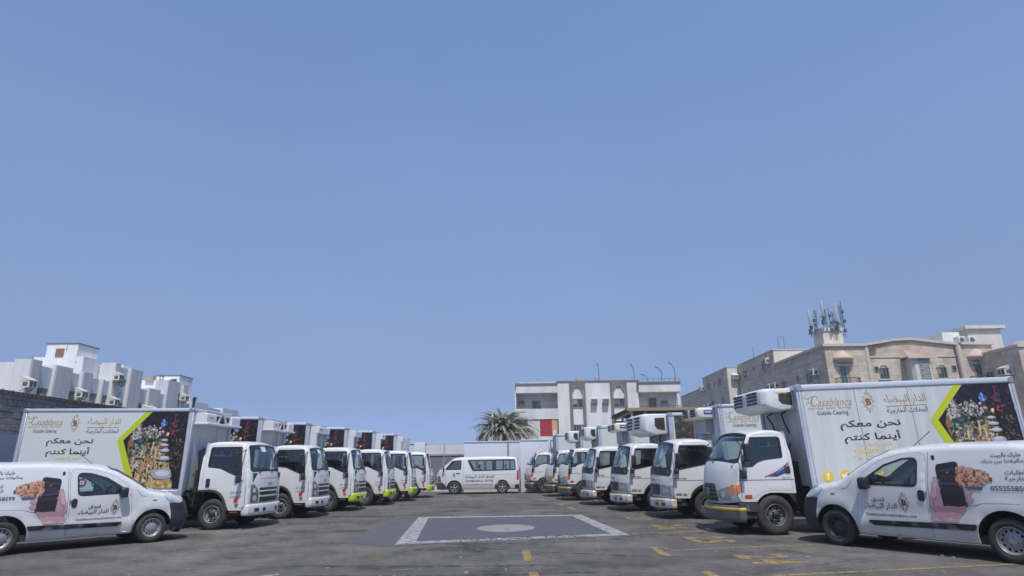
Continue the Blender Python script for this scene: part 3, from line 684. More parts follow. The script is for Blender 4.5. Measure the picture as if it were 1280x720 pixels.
def fuso_cab(root):
    def W(x, z): return .965 - (.13*((z-1.25)/.9)**1.3 if z > 1.25 else 0)
    prof = [(.69,.56),(.72,.64),(.725,.9),(.705,1.13),(.66,1.35),(.59,1.65),(.51,1.92),(.47,2.02),(.40,2.08),(.28,2.12),(0,2.15),(-.3,2.15),(-.46,2.12),(-.56,2.06),(-.61,1.95),(-.63,1.8)]
    crown = [.18,.21,.22,.22,.21,.19,.15,.12,.08,.06,.05,.04,.03,.025,.02,.01]
    sp = dict(prof=prof, W=W, r=.09, crown=crown, ws=(1.33, 2.02), pil=(-.01, .03), pw=2.5, paint=WHITE2, cowl=(1.15, 1.335),
      bottom=[(-.64,1.2)] + arc(-.30, .38, .53, 129, 25, 12) + [(.22,.56)],
      door=[(-.50,2.07,.14),(.36,2.07,.03),(.46,1.98,.02),(.62,1.3,.05),(.645,.64,.02),(.27,.62,.02),(.20,.74,.05),(.05,.89,.1),(-.18,.985,.1),(-.50,.975,.03)],
      win=[(-.43,1.98,.06),(.36,1.98,.03),(.58,1.30,.05),(.35,1.34,.1),(-.40,1.47,.05)],
      xrear=-.63, zrear=.6, floor=.62, zfl=.88, handle=(-.42, 1.16, 1.26),
      mirrors=[(.50,1.60,.08,.17,.17),(.58,1.28,.1,.07,.12)], arm=(.58,1.2,1.85,.1), wr=.38, ax=-.30, shade=True,
      creases=[(.66,1.03,-.63,1.03),(.655,1.3,.66,.6)])
    body, sh = cab(root, sp); F = sh.ffn(); s = lambda z: S_(sh, z)
    m = MB(); patch(m, rpoly([(-.44,s(.66),.04),(.44,s(.66),.04),(.50,s(.92),.04),(-.50,s(.92),.04)]), fn_off(F, .004), [], .2, depth=.01); m.build('grille', BLACKP, body)
    m = MB()
    for z in (.70,.76,.82,.88): patch(m, [(-.44,s(z)),(.44,s(z)),(.44,s(z)+.02),(-.44,s(z)+.02)], fn_off(F, .014), [], .25, depth=.01)
    m.build('grille_bar', GREYP, body)
    m = MB()
    for k in range(3):
        a = pi/2 + 2*pi*k/3; c = (0, s(.79)); t = .075
        poly_on(m, F, [c, (c[0]+t*.58*cos(a-.52), c[1]+t*.58*sin(a-.52)), (c[0]+t*cos(a), c[1]+t*sin(a)), (c[0]+t*.58*cos(a+.52), c[1]+t*.58*sin(a+.52))], .03)
    m.build('nose_badge', CHROME, body)
    m = MB(); write(m, 'FUSO', F, -.16, .16, s(1.02), .05, bold=.02, off=.006); m.build('nose_lettering', INKG, body)
    lamp_on(body, sh, 'headlight', [(.868,s(.94),.03),(.56,s(.90),.05),(.50,s(.64),.03),(.868,s(.62),.03)], CLRL, .012, lens=[(.66,s(.77),.07),(.78,s(.76),.05)])
    for sg in (-1, 1):
        fn = sh.sfn(sg)
        m = MB(); patch(m, rpoly([(.655,.93,.02),(.73,.94,.01),(.73,.62,.01),(.655,.63,.02)]), fn_off(fn, .008), [], 0, depth=.02); m.build('headlight', CLRL, body)
        m = MB(); write(m, 'CANTER', lambda a, b, o: fn(-a if sg > 0 else a, b, o), *((-.62, -.26) if sg > 0 else (.26, .62)), 1.08, .05, bold=.02); m.build('door_lettering', INKG, body)
        m = MB(); o_ = arc(-.30, .38, .55, 126, 28, 12); i_ = arc(-.30, .38, .49, 28, 126, 12); patch(m, o_+i_, fn_off(fn, .012), [], 0, depth=.04); m.build('fender_lip', BLACKP, body)
        m = MB(); patch(m, rpoly([(.44,.48),(.68,.48),(.68,.57),(.44,.57)]), fn_off(fn, -.01), [], 0, depth=.1); m.build('lower_panel', mat('brown_sill', (.06,.04,.035), .7), body)
    B = MB(); pl = plan_front(.965, .76, .24, .60, .07, 2.5)
    bumper(B, pl, [(.05,.29),(.01,.31),(0,.36),(0,.49),(.01,.53),(.06,.55)], 0)
    b = B.build('bumper', WHITE2, root)
    bp = lambda u, z, o: Vector((.76 + .24*(1-min(1, abs(u)/.895)**2.5) + o, u, z))
    for c_ in (-.5, .5): m = MB(); poly_on(m, bp, dens([(c_-.22,.475),(c_+.22,.475),(c_+.22,.52),(c_-.22,.52)], .08), .004); m.build('reflective_tape', YELL, b)
    m = MB(); poly_on(m, lambda x, z, o: Vector((x, .969, z)), [(.62,.44),(.70,.44),(.70,.52),(.62,.52)], 0); m.build('reflective_tape', YELL, b)
    m = MB(); poly_on(m, bp, [(-.18,.34),(.16,.34),(.16,.46),(-.18,.46)], .012); m.build('number_plate', PLATE, b)
    for c_ in (-.66, .66, -.36, .36): m = MB(); poly_on(m, bp, [(c_-.07,.36),(c_+.07,.36),(c_+.07,.44),(c_-.07,.44)], .004); m.build('bumper_opening', BLACKP, b)
    m = MB(); m.box(.3, .7, -.9, .9, .36, .56); m.build('under_step', CHAS, root)
    return body, sh

# ------------------------------------------------------------------ printed pictures
def print_mat():
    """flat print: colours carried by the mesh itself"""
    m = bpy.data.materials.new('printed_vinyl'); m.use_nodes = True; n = m.node_tree; b = n.nodes['Principled BSDF']; b.inputs['Roughness'].default_value = .4
    a = n.nodes.new('ShaderNodeVertexColor'); a.layer_name = 'print'; n.links.new(a.outputs[0], b.inputs['Base Color']); return m
PRINT = print_mat()
class Print:
    """coloured flat shapes; each new shape lies a hair above the last"""
    def __init__(s, fn, clip=None, curved=False): s.curved = curved; s.fn = fn; s.v = []; s.f = []; s.c = []; s.off = .004; s.clip = clip
    def poly(s, pts, col, lift=.00003):
        pts = [p for p in pts]
        if s.clip:
            pts = clip_poly(pts, s.clip)
            if len(pts) < 3: return
        s.off += lift; k = len(s.v); n = len(pts)
        if s.curved and lift > .00001:
            t = MB(); patch(t, pts, lambda u, v, o: s.fn(u, v, s.off), [], .09, (), 0, edge=.07)
            for f in t.f: s.f.append(tuple(k+i for i in f)); s.c.append(col)
            s.v += t.v
        elif n > 4:
            r = delaunay_2d_cdt([Vector(p) for p in pts], [(i, (i+1) % n) for i in range(n)], [], 0, 1e-7)
            s.v += [tuple(s.fn(p[0], p[1], s.off)) for p in r[0]]
            for f in r[2]:
                if inside((sum(r[0][i][0] for i in f)/3, sum(r[0][i][1] for i in f)/3), pts): s.f.append(tuple(k+i for i in f)); s.c.append(col)
        else:
            s.v += [tuple(s.fn(p[0], p[1], s.off)) for p in pts]; s.f.append(tuple(range(k, k+n))); s.c.append(col)
    def ell(s, x, y, rx, ry, col, n=14, rot=0):
        s.poly([(x+rx*cos(2*pi*i/n)*cos(rot)-ry*sin(2*pi*i/n)*sin(rot), y+rx*cos(2*pi*i/n)*sin(rot)+ry*sin(2*pi*i/n)*cos(rot)) for i in range(n)], col)
    def bits(s, n, xr, yr, size, cols, rnd, reg=None):
        for _ in range(n):
            x = rnd.uniform(*xr); y = rnd.uniform(*yr)
            if reg and not inside((x, y), reg): continue
            r = size*rnd.uniform(.4, 1.3); a = rnd.uniform(0, 6.28); k = rnd.choice((3, 4, 4)); c = rnd.choice(cols); j = rnd.uniform(.8, 1.15)
            s.poly([(x+r*rnd.uniform(.6, 1.2)*cos(a+2*pi*i/k), y+r*rnd.uniform(.6, 1.2)*sin(a+2*pi*i/k)) for i in range(k)], tuple(min(1, q*j) for q in c), .000006)
    def build(s, name, parent):
        me = bpy.data.meshes.new(name); me.from_pydata(s.v, [], s.f); me.materials.append(PRINT)
        ca = me.color_attributes.new('print', 'FLOAT_COLOR', 'CORNER'); i = 0
        for f, c in zip(me.polygons, s.c):
            for li in f.loop_indices: ca.data[li].color = (*c, 1)
        me.update(); return link(bpy.data.objects.new(name, me), parent)
def clip_poly(pts, clip):
    """Sutherland-Hodgman against a convex polygon (counter-clockwise)"""
    o = list(pts); n = len(clip)
    for i in range(n):
        a, b = clip[i], clip[(i+1) % n]; inp = o; o = []
        if not inp: return []
        f = lambda p: (b[0]-a[0])*(p[1]-a[1])-(b[1]-a[1])*(p[0]-a[0])
        for j in range(len(inp)):
            p, q = inp[j-1], inp[j]; fp, fq = f(p), f(q)
            if (fp >= 0) != (fq >= 0): t = fp/(fp-fq); o.append((p[0]+(q[0]-p[0])*t, p[1]+(q[1]-p[1])*t))
            if fq >= 0: o.append(q)
    return o
def banquet_print(fn, parent, seed=3):
    """evening banquet: dark sky, flowers, candles, a table of plates; p from 2.72 to 4.6, z 1.03 to 3.02"""
    r = random.Random(seed); x1 = 4.6; z0, z1 = 1.03, 3.02
    outer = [(2.86,2.26),(3.42,1.03),(x1,1.03),(x1,3.02),(3.56,3.02)]
    P = Print(fn, outer); P.poly(outer, (.012, .010, .016))
    P.bits(60, (3.3, 4.6), (2.4, 3.0), .05, [(.02,.018,.025), (.03,.02,.03), (.012,.012,.03)], r)
    P.poly([(3.05,2.35),(3.3,2.7),(3.36,1.6),(3.25,1.5)], (.5,.47,.5))
    P.poly([(3.0,2.2),(3.1,2.4),(3.3,1.3),(3.5,1.0),(3.2,1.0)], (.28,.13,.03))
    # table
    P.poly([(3.55,2.2),(4.08,2.28),(4.4,1.0),(3.3,1.0)], (.36,.24,.09))
    P.poly([(3.75,2.2),(4.08,2.26),(4.35,1.15),(3.7,1.5)], (.42,.30,.13))
    P.bits(420, (3.1, 4.05), (1.05, 2.0), .045, [(.5,.36,.2), (.35,.2,.08), (.6,.5,.36), (.12,.07,.03), (.3,.17,.05), (.05,.04,.03)], r)
    P.bits(330, (3.05, 3.95), (1.75, 2.62), .05, [(.03,.06,.035), (.05,.09,.06), (.1,.14,.09), (.02,.03,.03), (.25,.27,.22), (.04,.06,.09)], r, [(3.05,1.8),(3.15,2.4),(3.6,2.6),(3.95,2.4),(3.8,1.9),(3.5,1.6)])
    for cx, cz, n, sp_ in ((3.28,2.5,80,.19), (3.62,2.5,75,.16), (3.85,2.48,40,.12), (3.45,1.95,25,.13)):
        for _ in range(n):
            a = r.uniform(0, 6.28); d = sp_*sqrt(r.random()); c = r.choice([(.52,.45,.41), (.40,.34,.30), (.60,.55,.50), (.22,.18,.16), (.12,.10,.09)])
            x, z = cx+d*cos(a), cz+d*sin(a); s_ = r.uniform(.014, .034); P.poly([(x-s_, z), (x, z-s_*.8), (x+s_, z+.01), (x, z+s_)], c, .000006)
    for _ in range(46):
        x, z = r.uniform(3.2, 4.0), r.uniform(1.1, 2.1); h_ = r.uniform(.08, .26); c = r.choice([(.5,.36,.18), (.62,.5,.32), (.34,.2,.08), (.10,.06,.03)]); P.poly([(x-.012, z), (x+.012, z), (x+.014, z+h_), (x-.010, z+h_)], c, .000006)
    P.bits(120, (3.9, 4.6), (1.6, 2.9), .05, [(.05,.032,.022), (.08,.05,.03), (.03,.02,.02), (.12,.07,.035)], r)
    for i, (cx, cz, rx) in enumerate(((4.02,2.27,.10),(4.04,2.14,.12),(4.07,2.0,.14),(4.08,1.8,.19),(4.10,1.40,.32))):
        P.ell(cx, cz-.03, rx*1.05, rx*.27, (.05,.035,.03)); P.ell(cx, cz, rx, rx*.30 if i < 4 else rx*.42, (.36,.36,.42)); P.ell(cx-.01, cz+.015, rx*.7, rx*.2 if i < 4 else rx*.28, (.55,.56,.6)); 
        if i > 2:
            for k in range(20): P.ell(cx-.01+rx*.68*cos(k*.314), cz+.02+rx*(.2 if i < 4 else .27)*sin(k*.314), rx*.05, rx*.04, (.22,.1,.06), 5)
    P.bits(150, (3.7, 4.4), (1.03, 1.2), .05, [(.5,.35,.15), (.3,.18,.06), (.6,.45,.2)], r)
    P.poly([(4.16,2.3),(4.6,2.4),(4.6,1.0),(4.45,1.0),(4.2,1.9)], (.012,.01,.012))
    P.bits(60, (4.25, 4.55), (1.5, 2.3), .03, [(.12,.08,.03), (.05,.04,.02), (.2,.13,.05)], r)
    for _ in range(40): a = r.uniform(0, 6.28); d = .09*sqrt(r.random()); P.ell(3.93+d*cos(a)*.8, 2.72+d*sin(a), .018, .018, r.choice([(.05,.12,.45), (.1,.25,.7), (.3,.4,.7)]), 5)
    mg = (.30,.02,.11)
    P.poly([(4.22,2.96),(4.26,2.96),(4.235,2.64),(4.205,2.64)], (.16,.02,.13)); P.poly([(4.19,2.65),(4.31,2.635),(4.31,2.61),(4.19,2.615)], mg); P.poly([(4.24,2.95),(4.31,2.96),(4.31,2.94),(4.24,2.93)], (.28,.02,.10))
    for _ in range(16): P.ell(4.25+r.uniform(-.06,.06), 2.46+r.uniform(-.05,.05), .016, .013, r.choice([mg, (.8,.1,.3), (.4,.02,.1)]), 5)
    P.ell(4.08,2.42,.04,.05,(.75,.45,.15),8); P.ell(4.10,2.44,.025,.03,(.9,.7,.4),8)
    return P.build('banquet_photo_print', parent)

# ------------------------------------------------------------------ cargo boxes
BOX_L, BOX_HW = 4.86, 1.05
def side_graphics(box_o, fn, style):
    """lettering and pictures on the side of a cargo box; p runs left to right as one reads it"""
    if style in ('full', 'fullred', 'logo'):
        m = MB(); 
        write(m, 'asablanca', fn, .29, 1.05, 2.745, .17, bold=-.006, shear=.5, off=.004)
        c = [(.30,2.82),(.305,2.87),(.27,2.895),(.22,2.875),(.175,2.80),(.165,2.72),(.20,2.672),(.25,2.68),(.29,2.715)]
        stroke(m, fn, c, [.006,.012,.014,.018,.028,.028,.02,.012,.006], .004)
        c = [(.27,2.895),(.17,2.87),(.09,2.83),(.035,2.85),(.02,2.89),(.045,2.915),(.075,2.90)]
        stroke(m, fn, c, [.010,.010,.012,.012,.010,.008,.005], .004); stroke(m, fn, [(.16,2.74),(.09,2.76),(.05,2.73),(.07,2.69)], [.006,.010,.008,.004], .004)
        m.build('gold_lettering', GOLD, box_o); m = MB(); write(m, arab('الدار البيضاء'), fn, 1.76, 2.70, 2.75, .22, bold=.0, shear=-.15); m.build('gold_lettering', GOLD, box_o)
        m = MB(); stroke(m, fn, [(1.78,2.60),(2.68,2.61)], .012, .004); disc(m, fn, 2.22, 2.605, .03, .005, 0, 6); m.build('gold_rule', GOLD, box_o)
        words(box_o, 'gold_lettering', GOLD, fn, ('HOTELS  AND  SUITES', .08, 1.0, 2.615, .04, 0))
        words(box_o, 'grey_lettering', INKG, fn, ('Outside Catering', .25, .93, 2.50, .12, .01), (arab('الحفلات الخارجية'), 1.78, 2.68, 2.50, .15, .005))
        m = MB(); emblem(m, fn, 1.41, 2.73, .50, 0, 1); m.build('emblem', [mat('pale_gold', (.5,.42,.28), .5), mat('bronze', (.30,.12,.03), .4)], box_o)
    if style in ('full', 'fullred'):
        words(box_o, 'slogan', INK, fn, (arab('نحن معكم'), .70, 2.02, 2.22, .22, .018), (arab('أينما كنتم'), .74, 1.98, 1.955, .26, .018))
        words(box_o, 'yellow_lettering', YTXT, fn, (arab('للحجز والاستفسار'), 1.02, 1.74, 1.80, .11, .02), (arab('الموحد'), 1.52, 1.92, 1.665, .09, .02), ('920008599', .90, 1.46, 1.67, .085, .02), ('Tel: 012 682 7733', .86, 1.86, 1.535, .085, .02))
        z = 1.17; full = style == 'full'
        for i, u in enumerate((.25, .62, 1.37, 1.72) if full else (1.19, 1.56, 1.93, 2.30)):
            m = MB(); disc(m, fn, u, z, .115, .004, ([2, 2, 2, 2] if full else [2, 2, 3, 4])[i], 24)
            if i == 0: write(m, 'f', fn, u-.035, u+.035, z, .14, bold=.04, mi=0, off=.006)
            elif full and i < 3: poly_on(m, fn, [(u-.08,z+.03),(u-.01,z+.02),(u+.02,z+.06),(u+.06,z+.05),(u+.08,z+.02),(u+.05,z),(u+.02,z-.05),(u-.04,z-.07),(u-.09,z-.05),(u-.05,z-.035),(u-.08,z-.01)], .006, 0)
            elif full or i == 1: disc(m, fn, u, z, .06, .006, 0, 12)
            elif i == 2: poly_on(m, fn, [(u-.06,z-.05),(u+.06,z-.05),(u+.06,z+.05),(u-.06,z+.05)], .006, 0); poly_on(m, fn, [(u-.025,z-.03),(u+.035,z),(u-.025,z+.03)], .008, 3)
            else: write(m, 'in', fn, u-.055, u+.055, z, .1, bold=.04, mi=0, off=.006)
            m.build('social_icon', [WHITEI, WHITEI, YICON, MAROON, BLUEI], box_o)
    if style in ('full', 'fullred', 'print'):
        m = MB()
        poly_on(m, fn, [(2.86,2.26),(3.56,3.02),(3.37,3.02),(2.735,2.33),(2.70,2.26),(2.72,2.17),(3.22,1.03),(3.42,1.03)], .0036); m.build('lime_chevron', LIMEP, box_o)
        banquet_print(fn, box_o)
    if style == 'garden':
        r = random.Random(5); P = Print(fn, [(.05,1.03),(2.2,1.03),(2.2,3.02),(.05,3.02)]); P.poly([(.05,1.03),(2.2,1.03),(2.2,3.02),(.05,3.02)], (.07,.06,.055))
        P.bits(500, (.05, 2.2), (1.6, 3.0), .07, [(.05,.07,.04), (.03,.035,.03), (.10,.08,.05), (.09,.05,.04), (.03,.06,.05), (.2,.16,.1)], r)
        P.poly([(1.6,3.02),(1.9,3.02),(1.75,2.8)], (.5,.55,.02)); P.poly([(.05,1.03),(2.2,1.03),(2.2,2.0),(1.2,2.15),(.4,1.7)], (.45,.36,.33))
        P.bits(160, (1.1, 2.0), (1.9, 2.25), .05, [(.6,.58,.56), (.35,.06,.04), (.5,.3,.26)], r); P.bits(6, (.3, .6), (2.5, 2.8), .04, [(.25,.06,.04)], r)
        P.build('garden_photo_print', box_o)
    if style in ('plain', 'mark'):
        m = MB()
        if style == 'mark': emblem(m, fn, 1.35, 2.55, .34, 0, 1)
        write(m, 'Casablanca Hotels', fn, 1.2, 2.9, 2.25, .07, mi=1); m.build('small_lettering', [mat('pale_gold', (.5,.42,.28), .5), INKG], box_o)

def cargo_box(root, xf, style_r=None, style_l=None, stained=False, seams=False, H=3.10):
    b = MB(); b.box(-BOX_L+.06, -.05, -BOX_HW+.02, BOX_HW-.02, .98, H-.03)
    o = b.build('cargo_box', PANEL2 if stained else mat('grey_box_wall', (.60, .63, .67), .5, noise=(3, .4, (.36,.37,.38)), streak=.12), root)
    o.location = (xf, 0, 0); o.rotation_euler = (0, .015, 0)
    for sg in (-1, 1):
        m = MB(); m.box(-BOX_L+.14, -.14, min(sg*BOX_HW, sg*(BOX_HW-.03)), max(sg*BOX_HW, sg*(BOX_HW-.03)), 1.0, 3.03); m.build('side_panel', PANEL2 if stained else PANEL, o)
        for x0, x1 in ((-BOX_L, -BOX_L+.13), (-.135, 0)):
            m = MB(); m.box(x0, x1, *sorted((sg*(BOX_HW+.02), sg*(BOX_HW-.10))), .92, H-.005); m.build('corner_post', ALU, o, .015, 1)
            m = MB(); xx = (x0+x1)/2; m.box(xx-.012, xx+.012, *sorted((sg*(BOX_HW+.032), sg*(BOX_HW+.01))), 1.0, 3.0); m.build('post_ridge', ALUL, o)
        m = MB(); m.box(-BOX_L+.02, -.02, *sorted((sg*(BOX_HW+.025), sg*(BOX_HW-.08))), 3.03, H+.012); m.build('top_rail', ALUL, o, .02, 2)
        m = MB(); m.box(-BOX_L+.02, -.02, *sorted((sg*(BOX_HW+.015), sg*(BOX_HW-.08))), .84, .995); m.build('bottom_rail', ALU, o, .01, 1)
        for k in range(5): m = MB(); x = -.5-k*.95; m.box(x-.05, x+.05, *sorted((sg*(BOX_HW+.03), sg*(BOX_HW+.01))), .90, .95); m.build('marker_lamp', REDL if k > 3 else AMBER, o)
    for x0, x1 in ((-.1, .012), (-BOX_L-.012, -BOX_L+.1)):
        m = MB(); m.box(x0, x1, -BOX_HW+.0, BOX_HW, 3.04, H+.006); m.build('end_rail', ALUL, o, .015, 1)
    for x in (-.07, -BOX_L+.07):
        for sg in (-1, 1):
            m = MB(); m.box(x-.075, x+.075, *sorted((sg*(BOX_HW+.035), sg*(BOX_HW-.11))), 3.0, H+.02); m.build('corner_cap', mat('corner_casting', (.3,.33,.38), .5, .4), o, .02, 1)
    m = MB()
    for sg in (-1, 1): m.box(-BOX_L-.03, -BOX_L, *sorted((sg*.01, sg*.98)), 1.02, 3.0)
    m.build('rear_door', PANEL, o)
    for y in (-.6, -.3, .3, .6): m = MB(); m.tube([(-BOX_L-.05, y, 1.0), (-BOX_L-.05, y, 3.0)], .018, 6); m.build('door_rod', ALU, o)
    for sg, st in ((-1, style_r), (1, style_l)):
        if not st: continue
        fn = (lambda p, z, off: Vector((-BOX_L+.14+p, -BOX_HW-off, z))) if sg < 0 else (lambda p, z, off: Vector((-.14-p, BOX_HW+off, z)))
        if seams:
            m = MB()
            for p in (1.16, 2.34): stroke(m, fn, [(p, 1.02), (p-.02, 3.02)], .012, .0015)
            m.build('panel_seam', mat('seam_dirt', (.16,.16,.17), .8), o)
        side_graphics(o, fn, st)
    return o

def rounded(mb_pts, y0, y1, name, m, parent, bev=.03, mi=0):
    b = MB(); b.prism(mb_pts, y0, y1); return b.build(name, m, parent, bev, 2)
def unit_louvred(root, xf, zb=2.60, zt=3.08, L=.74, hw=.80, label=None, hous=None):
    """nose-mounted refrigeration unit with louvred front corners and dark side windows"""
    hous = hous or UNITG; zc = (zb+zt)/2; h = zt-zb
    pts = [(0,zb+.02),(L*.55,zb-.02),(L*.93,zb+h*.12),(L,zb+h*.25),(L*.97,zt-.07),(L*.86,zt-.01),(0,zt)]
    b = MB(); n = len(pts); ys = [(-hw,.0),(-hw+.10,.06),(-hw+.28,.09),(hw-.28,.09),(hw-.10,.06),(hw,.0)]; vs = []
    for y, g in ys:
        sc = {0:.84, .06:.96, .09:1.0}[g]
        for (x, z) in pts: vs.append((x*sc, y, zc+(z-zc)*(.93 if g == 0 else 1)))
    fs = [tuple(range(n)), tuple(range(n*(len(ys)-1), n*len(ys)))[::-1]]
    for i in range(len(ys)-1):
        for k in range(n): fs.append((i*n+k, i*n+(k+1) % n, (i+1)*n+(k+1) % n, (i+1)*n+k))
    b.add([(x+xf, y, z) for x, y, z in vs], fs); o = b.build('refrigeration_unit', hous, root, .025, 2)
    for sg in (-1, 1):
        for c0, c1 in ((.13, .36), (.40, .63)):
            for k in range(4):
                z = zb+h*.30+k*h*.155; m = MB(); yy = sorted((sg*(c0), sg*(c1))); m.box(xf+L*.955, xf+L*.995+.012, yy[0], yy[1], z, z+h*.085); m.build('louvre_slot', BLACKP, o)
        y = sg*(hw+.002); m = MB(); x0, x1 = xf+.12, xf+L*.50
        P_ = [(x0,zb+h*.20),(x1-.08,zb+h*.26),(x1,zb+h*.42),(x1-.01,zt-h*.22),(x0,zt-h*.20)]
        m.prism(P_, *sorted((y, y-sg*.03))); W_ = m.build('inspection_window', mat('brown_glass', (.05,.045,.035), .2), o)
        if label:
            m = MB(); fn = (lambda a, z, off: Vector((a, -hw-.006-off, z))) if sg < 0 else (lambda a, z, off: Vector((xf+xf+L*.6+.1-a, hw+.006+off, z)))
            write(m, label, fn, xf+.13, x1-.04, zt-h*.22, .05, bold=.03); m.build('unit_lettering', YTXT, o)
        m = MB(); m.tube([(xf+.03, sg*.35, zb+.02), (xf+.18, sg*.38, zb-.06), (xf+.1, sg*.3, zb-.25), (xf+.02, sg*.32, zb-.5)], .018, 6); m.build('hose', BLACKP, o)
    return o
def unit_small(root, xf, zb=2.72, zt=3.06):
    b = MB(); b.prism([(0,zb),(.40,zb),(.52,zb+.06),(.54,zt-.08),(.46,zt),(0,zt)], -.68, .68); b.v = [(x+xf, y, z) for x, y, z in b.v]
    o = b.build('refrigeration_unit', CREAM, root, .05, 3)
    for sg in (-1, 1):
        for k in range(4):
            m = MB(); z = zb+.07+k*.06; m.box(xf+.50, xf+.555, *sorted((sg*.12, sg*.52)), z, z+.035); m.build('louvre_slot', BLACKP, o)
        m = MB(); y = sg*.683; m.prism([(xf+.07,zb+.12),(xf+.33,zb+.12),(xf+.33,zt-.08),(xf+.07,zt-.08)], *sorted((y, y-sg*.01))); m.build('maker_plate', mat('blue_plate', (.03,.06,.28), .4), o)
        m = MB(); fn = (lambda a, z, off: Vector((a, -.684-off, z))) if sg < 0 else (lambda a, z, off: Vector((2*xf+.4-a, .684+off, z)))
        write(m, 'CARRIER', fn, xf+.10, xf+.30, (zb+zt)/2+.03, .05, bold=.03); m.build('unit_lettering', WHITEI, o)
    m = MB(); m.box(xf, xf+.22, -.45, .45, zb-.42, zb); m.build('unit_lower_case', mat('grey_case', (.35,.37,.4), .5), o)
    return o
def unit_framed(root, xf, zb=2.71, zt=3.0):
    """wide shallow unit: white end pod, dark grille behind slanted white bars"""
    b = MB(); b.box(xf, xf+.26, -.90, .90, zb+.03, zt-.03); o = b.build('refrigeration_unit', mat('dark_grille', (.03,.033,.04), .6), root)
    for sg in (-1, 1):
        m = MB(); m.prism(rpoly([(0,zb+.02,.02),(.36,zb+.02,.02),(.36,zt-.03,.05),(.30,zt,.05),(0,zt,.0)]), *sorted((sg*.93, sg*.42))); m.v = [(x+xf, y, z) for x, y, z in m.v]; m.build('end_pod', WHITE, o, .01, 1)
        fn = lambda u, z, off: Vector((xf+.32+off, u, z))
        m = MB(); patch(m, [(sg*.44,zt),(sg*.02,zt),(sg*.06,zt-.03),(sg*.20,zb+.04),(sg*.44,zb+.04)], fn, [[(sg*.40,zt-.06),(sg*.14,zt-.06),(sg*.24,zb+.08),(sg*.40,zb+.08)]], 0, depth=.05); m.build('slanted_bar', WHITE, o)
    m = MB(); m.box(xf, xf+.42, -.95, .95, zb-.03, zb+.025); m.build('unit_tray', mat('white_tray', (.62,.63,.64), .45), o, .01, 1)
    m = MB(); write(m, 'CARRIER', lambda a, z, off: Vector((xf+.362+off, a, z)), -.80, -.58, zb+.16, .03, bold=.03); m.build('unit_lettering', NAVY, o)
    m = MB(); m.tube([(xf+.05, .35, zb-.03), (xf+.05, .33, zb-.35), (xf+.03, .36, zb-.9)], .02, 6); m.build('hose', ALUL, o)
    return o
def unit_header(root, xf, zb=2.74, zt=3.0):
    b = MB(); b.prism(rpoly([(0,zb,.0),(.34,zb,.03),(.36,zt-.04,.05),(.30,zt,.04),(0,zt,0)]), -.85, .45); b.v = [(x+xf, y, z) for x, y, z in b.v]
    o = b.build('refrigeration_unit', WHITE, root, .01, 1)
    m = MB(); m.box(xf, xf+.26, -.85, -.72, 2.05, zb); m.build('unit_leg', WHITE, o)
    m = MB(); m.box(xf+.005, xf+.06, -.70, .40, 2.1, zb); m.build('backing_panel', mat('grey_backing', (.33,.35,.38), .6), o)
    m = MB(); m.box(xf, xf+.22, .47, .9, zb+.02, zt-.05); m.build('coil_case', mat('dark_coil', (.12,.13,.14), .6), o)
    m = MB()
    for k in range(3): m.bar((xf+.24, .5+.13*k, zb+.03), (xf+.24, .58+.13*k, zt-.06), .03)
    m.build('slanted_bar', WHITE, o)
    m = MB(); write(m, 'CARRIER', lambda a, z, off: Vector((xf+.36+off, a, z)), -.78, -.42, (zb+zt)/2-.01, .035, bold=.02); m.build('unit_lettering', NAVY, o)
    return o
def deflector(root):
    m = MB(); 
    L = []
    for y, k in ((-.80,.0),(-.72,.05),(0,.1),(.72,.05),(.80,.0)):
        L.append([(.28+k, y, 2.16), (-.02+k, y, 2.45), (-.32+k*.5, y, 2.82), (-.40, y, 2.88)])
    vs = [p for r in L for p in r]; n = 4; fs = [(i*n+j, i*n+j+1, (i+1)*n+j+1, (i+1)*n+j) for i in range(4) for j in range(3)]
    m.add(vs, fs, 0, True)
    for sg in (-1, 1): m.add([(.28,sg*.80,2.16),(-.02,sg*.80,2.45),(-.32,sg*.80,2.82),(-.40,sg*.80,2.88),(-.28,sg*.80,2.2)], [(0,1,2,3,4)])
    o = m.build('roof_deflector', WHITE2, root)
    m = MB()
    for sg in (-1, 1): m.bar((-.42,sg*.6,2.1), (-.40,sg*.6,2.8), .04)
    m.build('deflector_strut', BLACKP, o); return o

